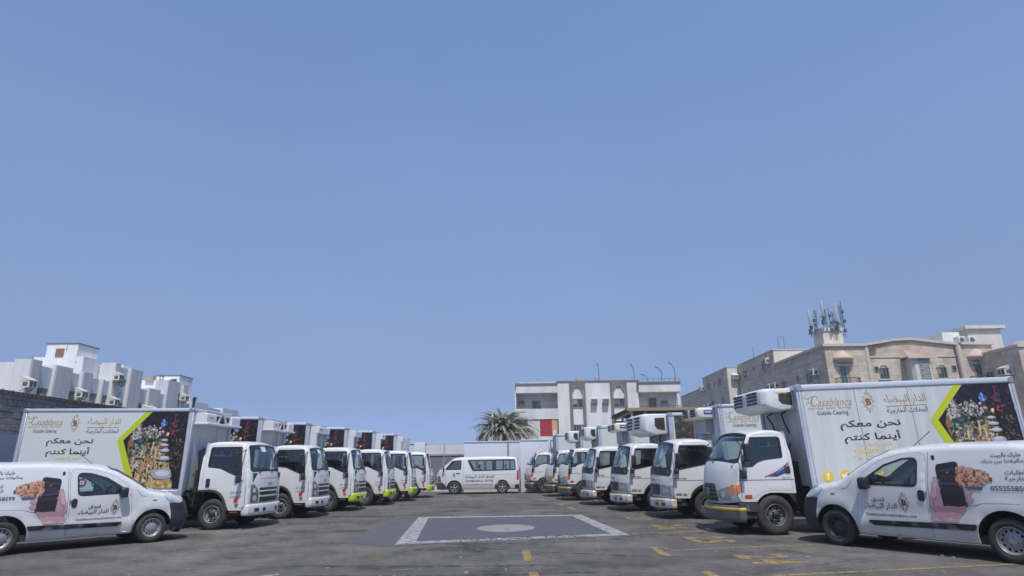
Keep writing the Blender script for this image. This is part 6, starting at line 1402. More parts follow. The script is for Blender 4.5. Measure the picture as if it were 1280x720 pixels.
L('roof_room', -36.9, -34.35, 53.2, 54.6, 8.2, 10.45, WHW)
# railings and clutter on the roof
m = MB()
for i in range(6): x = -38.9+i*.28; m.tube([(x+38, 1.3, 9.0), (x+38, 1.3, 10.35+.12*(i % 2))], .02, 5)
for z in (9.9, 10.2, 10.5): m.tube([(-.9, 1.3, z-.5), (.6, 1.3, z)], .02, 5)
m.build('roof_railing', mat('rusty_grey_rail', (.16,.15,.15), .7), lb)
m = MB(); m.tube([(38-33.2, 50.6-47, 8.1), (38-33.0, 50.8-47, 7.6), (38-33.1, 51.2-47, 7.4), (38-33.1, 51.5-47, 7.9)], .025, 6); m.build('hanging_cable', GREYP, lb)
for lbl, y, z, s_ in (('cream boxed air conditioner nearest the left edge, above the block wall', 41.1, 6.95, 1.0), ('cream boxed air conditioner second from the left edge, above the block wall', 46.35, 6.85, .95), ('cream boxed air conditioner beside the upper window of the flats', 50.35, 8.68, .95), ('cream boxed air conditioner just above the left truck box, under the upper one', 50.3, 6.65, .95)): ac(lbl, -32.98, y, z, 'x+', s_=s_)
fb = empty('apartment_building', (-38, 58, 0)); props(fb, 'smaller white flats with a grey ladder on the roof, right of the taller white flats', 'building')
def F2(name, x0, x1, y0, y1, z0, z1, m, p=None): return bx(name, x0+38, x1+38, y0-58, y1-58, z0, z1, m, p or fb)
F2('wall', -46, -34.1, 54.5, 62.6, 0, 8.3, WHL); F2('parapet_panel', -34.1, -33.25, 54.3, 55.45, 7.2, 8.5, WHB); F2('fin', -34.1, -33, 55.46, 57.2, 0, 8.68, WHG); F2('parapet_panel', -34.1, -33.25, 57.2, 58.3, 5, 8.42, WHB)
F2('fin', -34.2, -33, 58.3, 60.3, 0, 9.82, WHG); F2('parapet_panel', -34.1, -33.28, 60.3, 61.1, 8.85, 9.8, WHB); F2('wall_panel', -34.1, -33.28, 60.3, 61.1, 4, 8.0, WHB); F2('recess', -34.1, -33.6, 60.3, 61.1, 8.0, 8.85, WHG); F2('fin', -34.2, -33, 61.12, 62.1, 0, 9.72, WHG)
F2('roof_room', -38.5, -34.6, 60.0, 62.4, 8.3, 9.95, WHW); F2('roof_tower', -36.4, -34.05, 62.0, 64.6, 8.3, 10.75, WHW); F2('coping', -36.45, -34.0, 61.95, 64.65, 10.75, 10.83, GREYP); F2('tower_window', -34.9, -34.3, 61.95, 62.0, 10.1, 10.4, PANE); F2('roof_room', -38, -34.8, 59.6, 60.0, 8.3, 10.0, WHW)
window(fb, 'y', 60.35-58, 60.95-58, 8.1, 8.8, -33.55+38, sgn=1, fw=.05); F2('rubble', -36.0, -35.2, 59.4, 59.8, 9.9, 10.4, mat('rubble', (.40,.30,.24), .9))
m = MB(); 
for dx in (0, .5): m.bar((-33.9+38, .6+dx, 8.4), (-34.1+38, .6+dx, 10.4), .07)
for k in range(6): m.bar((-33.95+38, .6, 8.6+k*.32), (-33.95+38, 1.1, 8.6+k*.32), .06)
m.build('ladder', mat('rusty_grey_rail', (.16,.15,.15), .7), fb)
for lbl, y, z in (('left one of two cream air conditioners just above the left box rail', 55.0, 6.4), ('right one of two cream air conditioners just above the left box rail', 56.0, 6.4), ('cream air conditioner beside the window of the smaller flats', 61.0, 8.1)): ac(lbl, -32.98, y, z, 'x+', s_=.95)
nb = empty('apartment_building', (-36, 70, 0)); props(nb, 'pale low flats in haze, last of the left buildings before open sky', 'building')
for i, (y0, y1, z) in enumerate(((63,66.5,8.3),(66.5,70,8.0),(70,74,8.2),(74,80,7.7),(80,88,7.3))): bx('wall', -8, 3-.25*(i % 2), y0-70, y1-70, 0, z, [WHL, WHB][i % 2], nb)
mp_ = empty('thin_aerial_post', (-13.2, 27.6, 0)); props(mp_, 'thin dark post rising above the corner of the near left truck box', 'post'); m = MB(); m.tube([(0,0,0),(0,0,5.05)], .035, 6); m.tube([(0,0,5.0),(.01,0,5.15)], .055, 6); m.build('pole', BLACKP, mp_)
mp_.location = (-10.35, 19.9, 0); mp_.scale = (1, 1, .73)

# ---- right: stone-faced block of flats
STONE = wall_mat('beige_stone_facing', (.60,.53,.44), .2, .8, .6, bw=.75, bh=.32, dark=(.48,.39,.31)); STONEL = mat('pale_stone_trim', (.58,.51,.43), .8, noise=(2,.3,(.33,.28,.24))); CREAMW = wall_mat('cream_render', (.66,.62,.54), .15, .7, .2); TILE = mat('red_roof_tile', (.50,.34,.28), .8, noise=(6,.8,(.60,.50,.45))); TILE2 = mat('pale_roof_tile', (.58,.46,.39), .8, noise=(5,.6,(.36,.24,.20)))
rb = empty('apartment_building', (39, 60, 0)); props(rb, 'beige stone flats with arched windows and tiled canopies behind the near right truck', 'building')
def R_(name, x0, x1, y0, y1, z0, z1, m, p=None, bev=0): return bx(name, x0-39, x1-39, y0-60, y1-60, z0, z1, m, p or rb, bev)
R_('wall', 31.05, 35.2, 60, 72, 0, 12.45, STONE); R_('wall', 44.6, 47.7, 60, 72, 0, 12.40, STONE)
m = MB(); m.prism([(-3.8,0),(5.6,0),(5.6,12.45),(3.2,12.72),(1.0,13.02),(-.8,12.95),(-2.6,12.65),(-3.8,12.45)], .35, 12); m.build('wall', STONE, rb)
m = MB(); cp = [(-8.15,12.45),(-3.9,12.45),(-2.6,12.68),(-.8,12.97),(1.0,13.04),(3.2,12.74),(5.6,12.45),(8.85,12.4)]
for a, b_ in zip(cp, cp[1:]):
    y0 = -.22 if (a[0] < -3.8 or b_[0] > 5.7) else .12
    m.add([(a[0],y0,a[1]),(b_[0],y0,b_[1]),(b_[0],y0,b_[1]+.26),(a[0],y0,a[1]+.26),(a[0],12,a[1]),(b_[0],12,b_[1]),(b_[0],12,b_[1]+.26),(a[0],12,a[1]+.26)], [(0,1,2,3),(7,6,5,4),(3,2,6,7),(0,4,5,1),(0,3,7,4),(1,5,6,2)])
m.build('cornice', STONEL, rb); R_('cornice', 30.83, 31.2, 59.786, 72, 12.453, 12.704, STONEL)
R_('string_course', 35.6, 44.2, 60.28, 60.36, 11.32, 11.42, STONEL); R_('string_course', 31.0, 31.06, 60.1, 83.8, 11.35, 11.45, STONEL)
for x in (35.2, 44.4): m = MB(); m.lathe([(.24,0),(.24,12.4)], (x-39, .10, 0), 16, axis='z'); m.build('pilaster', STONEL, rb)
m = MB(); m.lathe([(.5,0),(.5,12.44)], (31.52-39, .47, -.02), 20, axis='z'); m.build('rounded_corner', STONE, rb)
for a0, a1 in ((36.37,37.16),(42.17,42.9)): window(rb, 'x', a0-39, a1-39, 9.25, 10.25, .35, PANE, mat('green_grey_frame', (.16,.22,.20), .6), arch=True, mull=2)
for a0, a1 in ((35.9,36.2),(43.6,43.95)): window(rb, 'x', a0-39, a1-39, 9.95, 10.4, .35, mull=0, fw=.05)
for x0 in (32.3, 45.62):
    wd = window(rb, 'x', x0-39-.05, x0-39+.8, 8.2, 10.35, 0, PANEG, mat('grey_door_frame', (.30,.30,.28), .6), mull=2)
    R_('surround', x0-.3, x0+1.05, 59.86, 59.99, 10.48, 10.66, STONEL)
    xc = x0+.42; m = MB(); n = 12; L0 = []
    for k, (rr, z) in enumerate(((1.0,11.12),(1.02,11.28),(.62,11.62),(.12,11.95))): L0.append([(xc-39+rr*1.0*cos(pi+pi*i/n), .0+rr*.85*sin(pi+pi*i/n), z) for i in range(n+1)])
    vs = [p for l in L0 for p in l]; m.add(vs, [(r_*(n+1)+i, r_*(n+1)+i+1, (r_+1)*(n+1)+i+1, (r_+1)*(n+1)+i) for r_ in (1, 2) for i in range(n)]); cn = m.build('canopy_tiles', TILE, rb)
    m = MB(); m.add(vs[:2*(n+1)], [(i, i+1, n+1+i+1, n+1+i) for i in range(n)] + [tuple(range(n+1))[::-1]]); m.add([(xc-39+.95*cos(pi+pi*i/n), .8*sin(pi+pi*i/n), 11.12) for i in range(n+1)] + [(xc-39+.6*cos(pi+pi*i/n), .45*sin(pi+pi*i/n), 10.85) for i in range(n+1)], [(i, i+1, n+2+i, n+1+i) for i in range(n)] + [tuple(range(n+1, 2*n+2))[::-1]]); m.build('canopy_soffit', STONEL, rb)
    m = MB()
    for i in range(n+1): a = pi+pi*i/n; m.tube([(xc-39+1.0*cos(a), .9*sin(a), 11.16), (xc-39+.12*cos(a), .1*sin(a), 11.98)], .045, 5)
    m.build('canopy_ridges', mat('pale_tile_ridge', (.60,.48,.42), .8), cn)
    m = MB(); m.prism([(xc-39-1.15,0),(xc-39-1.15,-.5),(xc-39-.85,-.85),(xc-39+.85,-.85),(xc-39+1.15,-.5),(xc-39+1.15,0)], 8.0, 8.35, 'z'); bl = m.build('balcony', STONEL, rb)
    P_ = [(xc-39-1.12,-.02),(xc-39-1.12,-.5),(xc-39-.83,-.82),(xc-39+.83,-.82),(xc-39+1.12,-.5),(xc-39+1.12,-.02)]; m = MB()
    for a, b_ in zip(P_, P_[1:]): m.bar((*a,9.25), (*b_,9.25), .05)
    for p in dens(P_, .17, False): m.bar((*p,8.35), (*p,9.25), .028)
    m.build('railing', mat('iron_railing', (.10,.085,.07), .6), bl)
m = MB(); m.prism([(-.35,-.9),(2.4,-.9),(2.15,0),(-.1,0)], 11.08, 11.2, 'z'); m.build('canopy_soffit', STONEL, rb)
m = MB(); m.add([(-.40,-.95,11.2),(2.45,-.95,11.2),(2.0,.35,12.0),(.1,.35,12.0),(-.40,.35,11.2),(2.45,.35,11.2)], [(0,1,2,3),(0,3,4),(1,5,2)]); t_ = m.build('canopy_tiles', TILE2, rb)
m = MB(); m.box(-.42,2.47,-.98,-.94,11.02,11.24); m.build('canopy_fascia', STONEL, rb)
for k in range(12): m = MB(); f_ = k/11; m.tube([(-.35+2.75*f_, -.96, 11.23), (.15+1.8*f_, .33, 12.03)], .04, 5); m.build('tile_ridge', TILE2, t_)
m = MB(); m.prism([(0,.35),(.05,-.35),(.3,-.68),(1.8,-.68),(2.1,-.35),(2.15,.35)], 0, 11.08, 'z'); m.build('stair_bay', CREAMW, rb)
m = MB(); lt = None
fn_ = lambda u, z, o: Vector((u, -.69-o, z))
q = MB(); poly_on(q, fn_, [(.68,4),(1.66,4),(1.66,11.0),(.68,11.0)], .01); lt = q.build('lattice_window', PANEG, rb); m = MB()
for k in range(9): x = .70+k*.118; m.box(x-.015, x+.015, -.74, -.70, 4, 11)
for k in range(38):
    z = 4.1+k*.18; a_ = .68 + .2*(k % 3); m.box(a_, a_+.5, -.74, -.70, z-.03, z+.03)
props(m.build('lattice', mat('white_lattice', (.62,.62,.58), .7), lt), kind='stuff')
# side wall facing left
for y0, y1, z0, z1 in ((63.3,64.4,9.35,10.35),(69.6,70.5,9.5,10.3)): window(rb, 'y', y0-60, y1-60, z0, z1, 31.05-39, arch=True)
window(rb, 'y', 66.3-60, 66.8-60, 9.9, 10.4, 31.05-39, mull=0, fw=.05)
for k, z in ((0, 11.9),): R_('string_course', 31.0, 31.05, 60.5, 72, 12.0, 12.06, STONEL)
# taller wing behind
w_ = empty('apartment_building', (33, 78, 0)); props(w_, 'taller stone wing with cream end wall, between the arched-window flats and farthest wing', 'building')
def W_(name, x0, x1, y0, y1, z0, z1, m, p=None): return bx(name, x0-33, x1-33, y0-78, y1-78, z0, z1, m, p or w_)
W_('wall', 31.03, 36.5, 72.05, 83.8, 0, 14.3, STONE); W_('end_wall', 31.1, 34.7, 71.98, 72.05, 12.6, 14.28, CREAMW); W_('coping', 30.95, 36.6, 71.9, 83.9, 14.3, 14.4, STONEL); W_('string_course', 30.97, 31.03, 72, 83.8, 11.95, 12.06, STONEL)
for y0, y1, z0, z1 in ((74.6,75.5,12.3,13.2),(81.0,81.9,12.3,13.2),(74.2,75.0,9.4,10.3)): window(w_, 'y', y0-78, y1-78, z0, z1, 31.03-33, arch=True)
window(w_, 'y', .0, .5, 12.75, 13.25, 31.03-33, mull=0, fw=.05)
for x in (32.3, 33.0): 
    m = MB(); m.tube([(x-33, -5, 14.3), (x-33, -5, 16.1)], .03, 5); m.build('aerial_pole', GREYP, w_)
m = MB(); m.tube([(-.7,-5,16.1),(0,-5,16.1)], .02, 5); m.build('aerial_wire', GREYP, w_)
m = MB(); m.tube([(-1.5,1,14.3),(-1.5,1,16)], .03, 5); m.build('aerial_pole', GREYP, w_)
w3 = empty('apartment_building', (30, 95, 0)); props(w3, 'stepped stone wing farthest left of the right-hand buildings, with a pale end wall', 'building')
def W3(name, x0, x1, y0, y1, z0, z1, m, p=None): return bx(name, x0-30, x1-30, y0-95, y1-95, z0, z1, m, p or w3)
W3('wall', 29.45, 36, 83.9, 95, 0, 14.05, STONE); W3('end_wall', 29.5, 31.8, 83.84, 83.9, 0, 14.02, CREAMW); W3('wall', 29.45, 36, 95, 108, 0, 12.65, STONE); W3('coping', 29.38, 36, 83.8, 95.05, 14.05, 14.15, STONEL); W3('coping', 29.38, 36, 95, 108, 12.65, 12.75, STONEL); W3('string_course', 29.4, 29.45, 84, 108, 11.6, 11.7, STONEL)
for y0, z0, z1 in ((91.7,12.0,13.0),(86.6,12.0,13.0),(90.5,9.3,10.2),(86.0,9.2,10.3)): window(w3, 'y', y0-95, y0-95+.95, z0, z1, 29.45-30, mull=1)
window(w3, 'y', 89.3-95, 89.3-95+.4, 12.2, 12.7, 29.45-30, mull=0, fw=.05)
m = MB(); m.tube([(30.9-30, -11.18, 5), (30.9-30, -11.18, 12.6)], .06, 6); m.build('drain_pipe', GREYP, w3)
for lbl, x, y, z, fc in (('hooded air conditioner near the rounded corner of the stone flats', 31.0, 62.1, 9.9, 'x-'), ('hooded air conditioner, left one of a pair low on the stone side wall', 31.0, 73.2, 9.75, 'x-'), ('hooded air conditioner, right one of a pair low on the stone side wall', 31.0, 71.6, 9.75, 'x-'),
      ('hooded air conditioner beside the top window of the taller stone wing', 31.0, 73.3, 12.9, 'x-'), ('hooded air conditioner on the pale end wall of the farthest stone wing', 30.4, 83.84, 12.4, 'y-'), ('hooded air conditioner at the left corner of the farthest stone wing', 29.4, 94.6, 12.2, 'x-'), ('air conditioner low on the pale end wall of the farthest wing', 30.6, 83.84, 9.4, 'y-'),
      ('air conditioner above the carport roof on the farthest stone wing, left of the window', 29.4, 93.5, 9.2, 'x-'), ('air conditioner above the carport roof on the farthest stone wing, near its window', 29.4, 91.9, 9.4, 'x-')): ac(lbl, x, y, z, fc, s_=1.1)
# roof things
R_('stair_tower', 49.6-1.7, 51.4, 63, 65.6, 12.4, 14.65, CREAMW); R_('tower_cap', 47.6, 51.8, 62.7, 66.0, 14.65, 15.0, CREAMW, None)
R_('roof_room', 45.2, 47.0, 63, 66.5, 12.4, 14.35, WHW); R_('roof_room_side', 43.2, 45.2, 64.5, 66.4, 12.4, 13.9, wall_mat('grey_roof_side', (.36,.36,.38)))
for i, x in enumerate((45.65, 46.7)):
    t = empty('rooftop_unit', (x, 61.4, 12.7)); props(t, 'white rooftop air conditioning unit, %s of the two beside the cream stair tower' % ('left', 'right')[i], 'air conditioner', 'rooftop units'); bx('casing', 0, .65, 0, .8, 0, .9, UNITG, t, .03)
    m = MB(); m.lathe([(.0,0),(.26,0)], (.33, -.01, .5), 20); m.build('fan_grille', mat('ac_coil', (.10,.10,.10), .7), t); m = MB(); write(m, 'York', lambda u, z, o: Vector((u, -.012-o, z)), .2, .46, .8, .07, bold=.03); m.build('unit_lettering', INKG, t)
lb2 = empty('apartment_building', (52, 57, 0)); props(lb2, 'grey stone building with a rounded corner, cut by the right edge of the photo', 'building')
bx('wall', -5.9, 10, -2, 2.9, 0, 11.25, STONE, lb2); m = MB(); m.lathe([(.6,0),(.6,11.25)], (-5.35,-1.45,0), 18, axis='z'); m.build('rounded_corner', STONE, lb2); bx('cornice', -6.0, 10, -2.15, 2.9, 11.25, 11.5, STONEL, lb2); m = MB(); m.lathe([(1.1,0),(.9,.3),(.4,.5),(0,.55)], (-4.6,-.9,11.5), 18, axis='z'); m.build('dome', mat('grey_dome', (.30,.29,.29), .8), lb2); window(lb2, 'y', 1.5, 2.3, 8.4, 9.5, -5.9)
ac('hooded air conditioner on the grey stone building at the right edge', 46.05, 56.6, 8.9, 'x-', s_=1.3)
# mobile antennas
ab = empty('antenna_mast_base', (32.9, 62.5, 12.4)); props(ab, 'cream roof turret carrying mobile phone antennas on the stone flats', 'tower'); bx('turret', -1.0, 1.0, -1, 1, .0, 1.95, CREAMW, ab); bx('turret_cap', -1.12, 1.12, -1.12, 1.12, 1.95, 2.25, CREAMW, ab)
ANT = mat('antenna_white', (.44,.43,.36), .5); STL = mat('galvanised_steel', (.075,.075,.075), .7)
r = random.Random(12)
for i, (x, y, z0, z1, kind) in enumerate(((30.75,61.6,13.7,16.9,0),(31.1,61.3,13.9,16.2,1),(31.35,61.3,14.3,16.8,2),(32.0,61.2,14.6,17.75,0),(32.35,61.3,14.2,16.9,2),(32.75,61.3,13.8,17.0,1),(33.05,61.2,13.9,16.6,2),(33.35,61.2,13.9,17.4,0),(34.0,61.4,13.7,17.3,2),(34.25,61.5,13.6,17.8,1),(34.1,62.9,14.2,16.3,1))):
    names = ('slim cream panel antenna', 'thin grey antenna pole with small boxes', 'grey lattice antenna pole'); where = ('leftmost on the turret', 'just right of the leftmost antenna', 'third from the left on the turret', 'tallest on the left half of the turret', 'left of centre on the turret', 'at the centre of the turret', 'right of centre on the turret', 'brightest and widest, right of centre', 'second from the right end of the turret', 'at the right end of the turret', 'behind the right end of the turret')
    t = empty('antenna', (x, y, z0)); props(t, names[kind] + ' ' + where[i], 'antenna', 'antennas on the roof turret'); z1 -= .25; h_ = z1-z0
    m = MB(); m.tube([(0,0,0),(.0,0,h_)], .028, 6); 
    for k in range(4): z = h_*r.uniform(.05,.6); m.bar((0,0,z), (r.uniform(-.2,.2), .2, z+r.uniform(-.1,.1)), .05)
    m.build('pole', STL, t)
    if kind == 0: bx('panel', -.09, .11, -.18, -.07, h_*.46, h_, ANT, t, .02); bx('remote_unit', .05, .25, -.1, .1, h_*.3, h_*.42, STL, t); bx('remote_unit', -.14, .12, -.16, .1, h_*.12, h_*.3, STL, t)
    if kind == 1:
        for k in range(3): z = h_*(.15+.25*k); bx('remote_unit', -.13+.1*(k % 2), .09+.1*(k % 2), -.18, -.04, z, z+.32, STL, t)
    if kind == 2:
        m = MB()
        for k in range(9): z = h_*(.35+.07*k); m.bar((-.16,0,z), (.16,0,z), .03)
        m.bar((-.12,0,h_*.3),(-.12,0,h_), .025); m.bar((.12,0,h_*.3),(.12,0,h_), .025); m.build('dipoles', STL, t)

# ---- centre: white flats with stone arches
cb = empty('apartment_building', (9.6, 70, 0)); props(cb, 'white three-storey flats with two dark stone pointed arches, beyond the sheet fence', 'building')
def C_(name, x0, x1, y0, y1, z0, z1, m, p=None): return bx(name, x0-9.6, x1-9.6, y0-70, y1-70, z0, z1, m, p or cb)
WC = wall_mat('white_stone_facing', (.76,.74,.72), .22, .9, .2, dark=(.60,.58,.55)); WCS = wall_mat('weathered_white_render', (.72,.70,.68), .25, .7, .3); BRS = wall_mat('brown_grey_stone', (.20,.18,.17), .3, 1.5, .6)
C_('wall', .3, 19.0, 71.4, 82, 0, 10.3, WCS); C_('wall', 5.03, 6.4, 70, 71.4, 0, 10.7, WC); C_('wall', 8.2, 11.05, 70, 71.4, 0, 10.55, WC); C_('wall', 12.95, 14.25, 70, 71.4, 0, 10.55, WC)
C_('roof_cap', 4.95, 14.4, 69.93, 71.5, 10.55, 10.72, BRS); C_('side_wall', .12, .3, 70.1, 82, 0, 10.4, WCS)
# left balconies
C_('parapet', .3, 5.03, 69.9, 70.1, 9.4, 10.3, WCS); C_('roof_cap', .2, 5.03, 69.8, 71.5, 10.3, 10.48, BRS); C_('ceiling', .3, 5.03, 70.1, 71.4, 9.4, 9.5, WCS); C_('parapet', .3, 5.03, 69.9, 70.1, 6.45, 7.62, WCS); C_('floor_slab', .3, 5.03, 70.1, 71.4, 6.45, 6.6, WCS)
m = MB(); 
for z in (7.8, 8.0): m.bar((-9.3,0,z), (-4.6,0,z), .03)
for k in range(24): m.bar((-9.3+k*.2,0,7.62), (-9.3+k*.2,0,8.0), .015)
m.build('railing', mat('iron_railing', (.10,.085,.07), .6), cb)
window(cb, 'x', 2.19-9.6, 3.07-9.6, 7.68, 8.6, 1.4, mull=1); C_('infill_panel', 1.55, 2.95, 70.0, 70.1, 4.6, 6.4, mat('cream_board', (.60,.56,.50), .8)); C_('red_panel', 3.0, 4.28, 69.97, 70.1, 4.62, 6.42, mat('red_board', (.38,.02,.035), .6)); C_('tan_panel', 4.28, 4.9, 69.98, 70.1, 4.62, 6.42, mat('tan_board', (.55,.37,.19), .8)); C_('white_patch', 4.4, 4.7, 69.95, 69.98, 4.62, 5.2, mat('white_rag', (.7,.7,.7), .8)); C_('gap_shade_board', .5, 1.55, 70.6, 70.7, 5.4, 6.4, SHADE); C_('wall', .3, 5.03, 70.0, 70.2, 0, 4.6, WCS); C_('wall', .3, 1.56, 70.0, 70.2, 4.6, 5.7, WCS)  # the dark board under the balcony carries the painted shade of the gap
# stone arch bays
for x0, x1 in ((6.4, 8.2), (11.05, 12.95)):
    c = (x0+x1)/2; q = MB(); hw2 = (x1-x0)/2-.33
    o_ = [(x0-9.6,0),(x1-9.6,0),(x1-9.6,10.57),(x0-9.6,10.57)]; hole = [(c-9.6-hw2,.3),(c-9.6+hw2,.3),(c-9.6+hw2,9.35),(c-9.6+hw2*.45,10.0),(c-9.6-hw2*.45,10.0),(c-9.6-hw2,9.35)]
    patch(q, o_, lambda u, z, o: Vector((u, -.12-o, z)), [hole], 0, (), .25, edge=2); q.build('stone_arch', BRS, cb)
    q = MB(); hh = inset(hole, .0); stroke(q, lambda u, z, o: Vector((u, -.13-o, z)), [(c-9.6-hw2-.06,8.7),(c-9.6-hw2-.06,9.38),(c-9.6-hw2*.5,10.07),(c-9.6+hw2*.5,10.07),(c-9.6+hw2+.06,9.38),(c-9.6+hw2+.06,8.7)], .05, .01); q.build('arch_moulding', mat('pale_moulding', (.5,.47,.44), .8), cb)
    C_('wall', x0+.1, x1-.1, 70.02, 71.4, 0, 10.3, WC)
    window(cb, 'x', c-9.6-hw2+.04, c-9.6+hw2-.04, 7.72, 8.62, .02, mull=1); window(cb, 'x', c-9.6-hw2+.04, c-9.6+hw2-.04, 4.7, 5.75, .02, mull=3)
# right balcony
C_('parapet', 14.25, 19.0, 69.6, 69.8, 9.3, 10.25, WCS); C_('roof_cap', 14.1, 19.05, 69.5, 71.5, 10.25, 10.45, BRS); C_('ceiling', 14.25, 19.0, 69.8, 71.4, 9.3, 9.4, WCS); C_('floor_slab', 14.25, 19.0, 69.7, 71.4, 7.2, 7.45, WCS); C_('column', 18.55, 18.85, 69.7, 70.0, 0, 9.3, WCS)
window(cb, 'x', 15.7-9.6, 16.5-9.6, 7.5, 8.75, 1.4, mull=1)
m = MB(); m.bar((4.65,-.3,7.72), (9.3,-.3,7.72), .05)
for k in range(12): m.bar((4.65+k*.42,-.3,7.45), (4.65+k*.42,-.3,7.72), .02)
m.build('railing', mat('iron_railing', (.10,.085,.07), .6), cb)
m = MB(); m.bar((4.6,-.35,10.8), (9.4,-.35,10.8), .03)
for k in range(9): m.bar((4.6+k*.6,-.35,10.45), (4.6+k*.6,-.35,10.8), .03)
m.build('roof_railing', STL, cb)
for x, z, n_ in ((.9, 8.2, 'grey window air conditioner in the upper left balcony of the white flats'), (9.15, 8.15, 'left one of two air conditioners between the stone arches'), (10.45, 8.15, 'right one of two air conditioners between the stone arches'), (17.4, 8.0, 'air conditioner in the right balcony of the white flats')): ac(n_, x, 70.0 if 5 < x < 15 else 71.4, z, 'y-', hood=False, s_=1.0, col=mat('grey_ac', (.42,.42,.42), .6))
for x, w2_, h_ in ((7.6,.55,.75),(9.85,.5,.8)): m = MB(); m.lathe([(w2_*.5,0),(w2_*.5,h_),(w2_*.3,h_+.1),(0,h_+.12)], (x-9.6, 2, 10.55), 14, axis='z'); m.build('water_tank', mat('old_tank', (.30,.27,.25), .8), cb)
m = MB(); m.box(-8.9,-4.5,1.5,3,10.48,10.85); m.build('roof_clutter', mat('pale_clutter', (.60,.60,.60), .8, noise=(2,.6,(.35,.35,.36))), cb)
for i, (x, h_, d) in enumerate(((9.85,2.0,-.1),(13.9,1.9,-.3),(15.35,.8,-.55),(17.05,1.6,-.55),(18.6,2.0,-.5))):
    t = empty('roof_lamp', (x, 69.8+.2, 10.45)); props(t, ('thin lamp pole on the water tank of the white flats', 'roof lamp pole left of the balcony roof of the white flats', 'short tilted roof lamp beside the railing of the white flats', 'bent roof lamp pole over the right balcony', 'tallest bent lamp pole at the right roof end of the white flats')[i], 'lamp', 'lamps on the white flats')
    m = MB(); m.tube([(0,0,0),(0,0,h_*.72),(d*.6,0,h_)], .035, 6); m.build('pole', STL, t); m = MB(); m.bar((d*.55,-.05,h_*.98),(d*1.3,-.05,h_*1.12), .12, .08); m.build('lamp_head', STL, t)

# ---- carport
cpx = empty('carport', (7.5, 41, 0)); props(cpx, 'brown sheet-roofed carport on white posts, in front of the white flats', 'carport'); BRN = mat('brown_sheet_roof', (.16,.115,.075), .8, noise=(1.5,.5,(.10,.07,.05))); PST = mat('pale_post', (.50,.46,.42), .7)
b = MB(); n = 60; vs = []
for i in range(n*2+1): x = 15*i/(n*2); dz = .03*(i % 2); vs += [(x, 0, 5.0+dz), (x, 7.5, 5.05+dz)]
b.add(vs, [(2*i, 2*i+2, 2*i+3, 2*i+1) for i in range(n*2)]); b.build('roof_sheet', BRN, cpx, recalc=False); bx('fascia', 0, 15, -.04, .0, 4.86, 5.06, mat('tan_fascia', (.30,.22,.14), .7), cpx); bx('ceiling', 0.02, 15, .02, 7.45, 4.90, 4.94, BRN, cpx)
for x in (.35, 5, 10, 14.5):
    for y in (.2, 3.8, 7.2): bx('post', x-.07, x+.07, y-.07, y+.07, 0, 4.9, PST, cpx)
    for y0, y1 in ((.2, 7.2),): bx('beam', x-.06, x+.06, y0, y1, 4.74, 4.88, PST, cpx)
    for y in (.2, 3.8): m = MB(); m.bar((x, y, 3.9), (x+1.0, y, 4.85), .09); m.build('brace', PST, cpx)
for y in (3.8, 7.2): bx('rail', .35, 14.5, y-.04, y+.04, 4.3, 4.38, PST, cpx)
bx('back_screen', .3, 15, 7.4, 7.45, 2.5, 4.7, mat('brown_slats', (.12,.08,.055), .9), cpx)

# ---- palm and pole behind the fence
pm = empty('date_palm', (-.85, 46.5, 0)); props(pm, 'date palm with dusty drooping fronds rising behind the sheet fence', 'tree')
m = MB(); m.tube([(0,0,0),(.05,0,1.6),(.0,0,3.5)], .30, 12, 0, .24); m.build('trunk', mat('palm_trunk', (.16,.12,.08), .95, noise=(9,.7,(.07,.05,.035)), bump=(20,.8)), pm)
def leaf(name, c):
    m = bpy.data.materials.new(name); m.use_nodes = True; n = m.node_tree; n.nodes.clear(); o = n.nodes.new('ShaderNodeOutputMaterial'); d = n.nodes.new('ShaderNodeBsdfDiffuse'); t = n.nodes.new('ShaderNodeBsdfTranslucent'); x = n.nodes.new('ShaderNodeMixShader')
    d.inputs[0].default_value = (*c, 1); t.inputs[0].default_value = (*c, 1); x.inputs[0].default_value = .4; n.links.new(d.outputs[0], x.inputs[1]); n.links.new(t.outputs[0], x.inputs[2]); n.links.new(x.outputs[0], o.inputs[0]); return m
FR = [leaf('palm_leaf', (.34,.345,.26)), leaf('pale_palm_leaf', (.44,.44,.35)), leaf('dry_palm_leaf', (.40,.34,.24))]
FR_old = [mat('palm_frond', (.25,.26,.185), .7, noise=(3,.7,(.13,.13,.085))), mat('pale_palm_frond', (.38,.38,.29), .7, noise=(4,.7,(.2,.2,.13))), mat('dry_palm_frond', (.26,.20,.12), .8)]
r = random.Random(31)
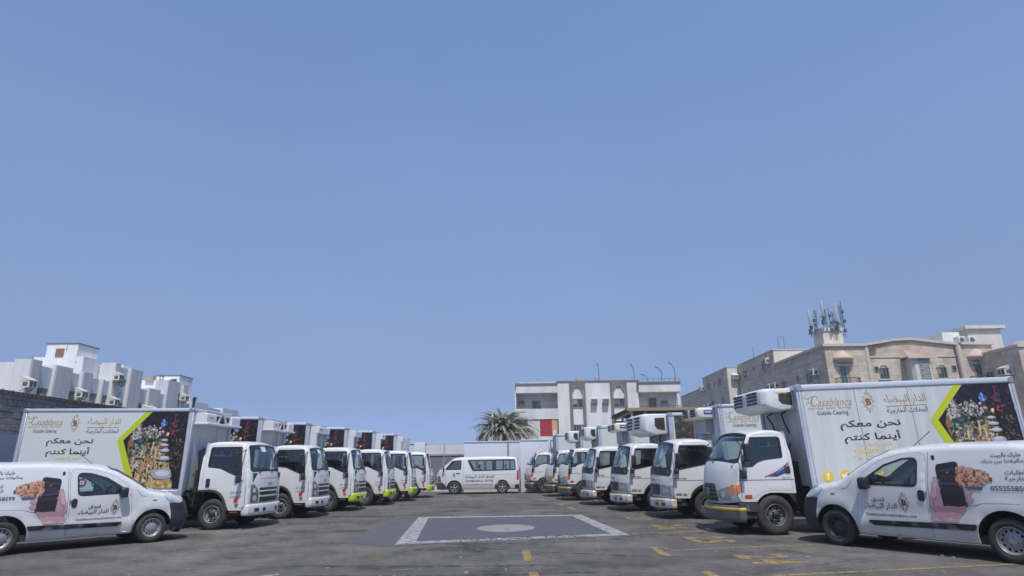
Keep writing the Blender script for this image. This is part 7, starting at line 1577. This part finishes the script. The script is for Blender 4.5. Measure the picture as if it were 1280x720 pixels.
for i in range(230):
    m = MB(); az = i*2.39996+r.uniform(-.2,.2); f_ = i/230; el = 1.50-1.05*f_**.9+r.uniform(-.1,.1); Ln = r.uniform(2.4,3.2)*(1-.16*max(0, -cos(az))*f_+.05*max(0, cos(az)))*(1.0 if f_ > .15 else .9); pts = []; p = Vector((0,0,3.45)); d_el = el
    for k in range(11): pts.append(p.copy()); p = p+Vector((cos(az)*cos(d_el), sin(az)*cos(d_el), sin(d_el)))*Ln/10; d_el -= (.06+.06*f_)+.020*k+r.uniform(-.03,.03)
    m.tube(pts, .03, 4, 0, .008)
    for k in range(1, 11):
        a, b_ = pts[k-1], pts[k]
        for j in range(5):
            q0 = a+(b_-a)*j/5; d = (b_-a).normalized(); sd_ = d.cross(Vector((0,0,1))).normalized(); up = sd_.cross(d)
            for sg in (-1, 1):
                ll = .46*sin(pi*min(1,(k+j/4)/11*.85+.12))*r.uniform(.8,1.15); tip = q0+(sd_*sg*.75+d*.75+up*r.uniform(.05,.4))*ll*.8+Vector((0,0,-.12*ll)); wv = d*.036; m.add([q0-wv, q0+wv, tip], [(0,1,2)])
    m.build('frond', FR[0 if r.random() < .5 else (1 if f_ < .85 else 2)], pm, recalc=False)
pp = empty('lamp_pole', (-1.56, 45, 0)); props(pp, 'thin white pole in front of the palm', 'pole'); m = MB(); m.tube([(0,0,0),(0,0,5.4)], .06, 8, 0, .04); m.build('pole', mat('white_pole', (.62,.62,.62), .5), pp); m = MB(); m.tube([(-.12,0,5.25),(0,0,5.4),(.05,0,5.55)], .035, 6); m.box(-.08,.08,-.05,.05,4.9,5.0); m.box(.04,.14,-.06,.02,3.9,4.3); m.build('fitting', mat('white_pole', (.62,.62,.62), .5), pp)

# ---- thin desert haze
hz = MB(); hz.box(-499.5, 499.5, -59.5, 1199.5, -1, 21); hm = bpy.data.materials.new('haze'); hm.use_nodes = True; hn = hm.node_tree; hn.nodes.clear()
ho = hn.nodes.new('ShaderNodeOutputMaterial'); hv = hn.nodes.new('ShaderNodeVolumePrincipled'); hv.inputs['Color'].default_value = (.86,.89,.95,1); hv.inputs['Density'].default_value = .0008; hn.links.new(hv.outputs[0], ho.inputs['Volume'])
props(hz.build('haze', hm), kind='stuff')
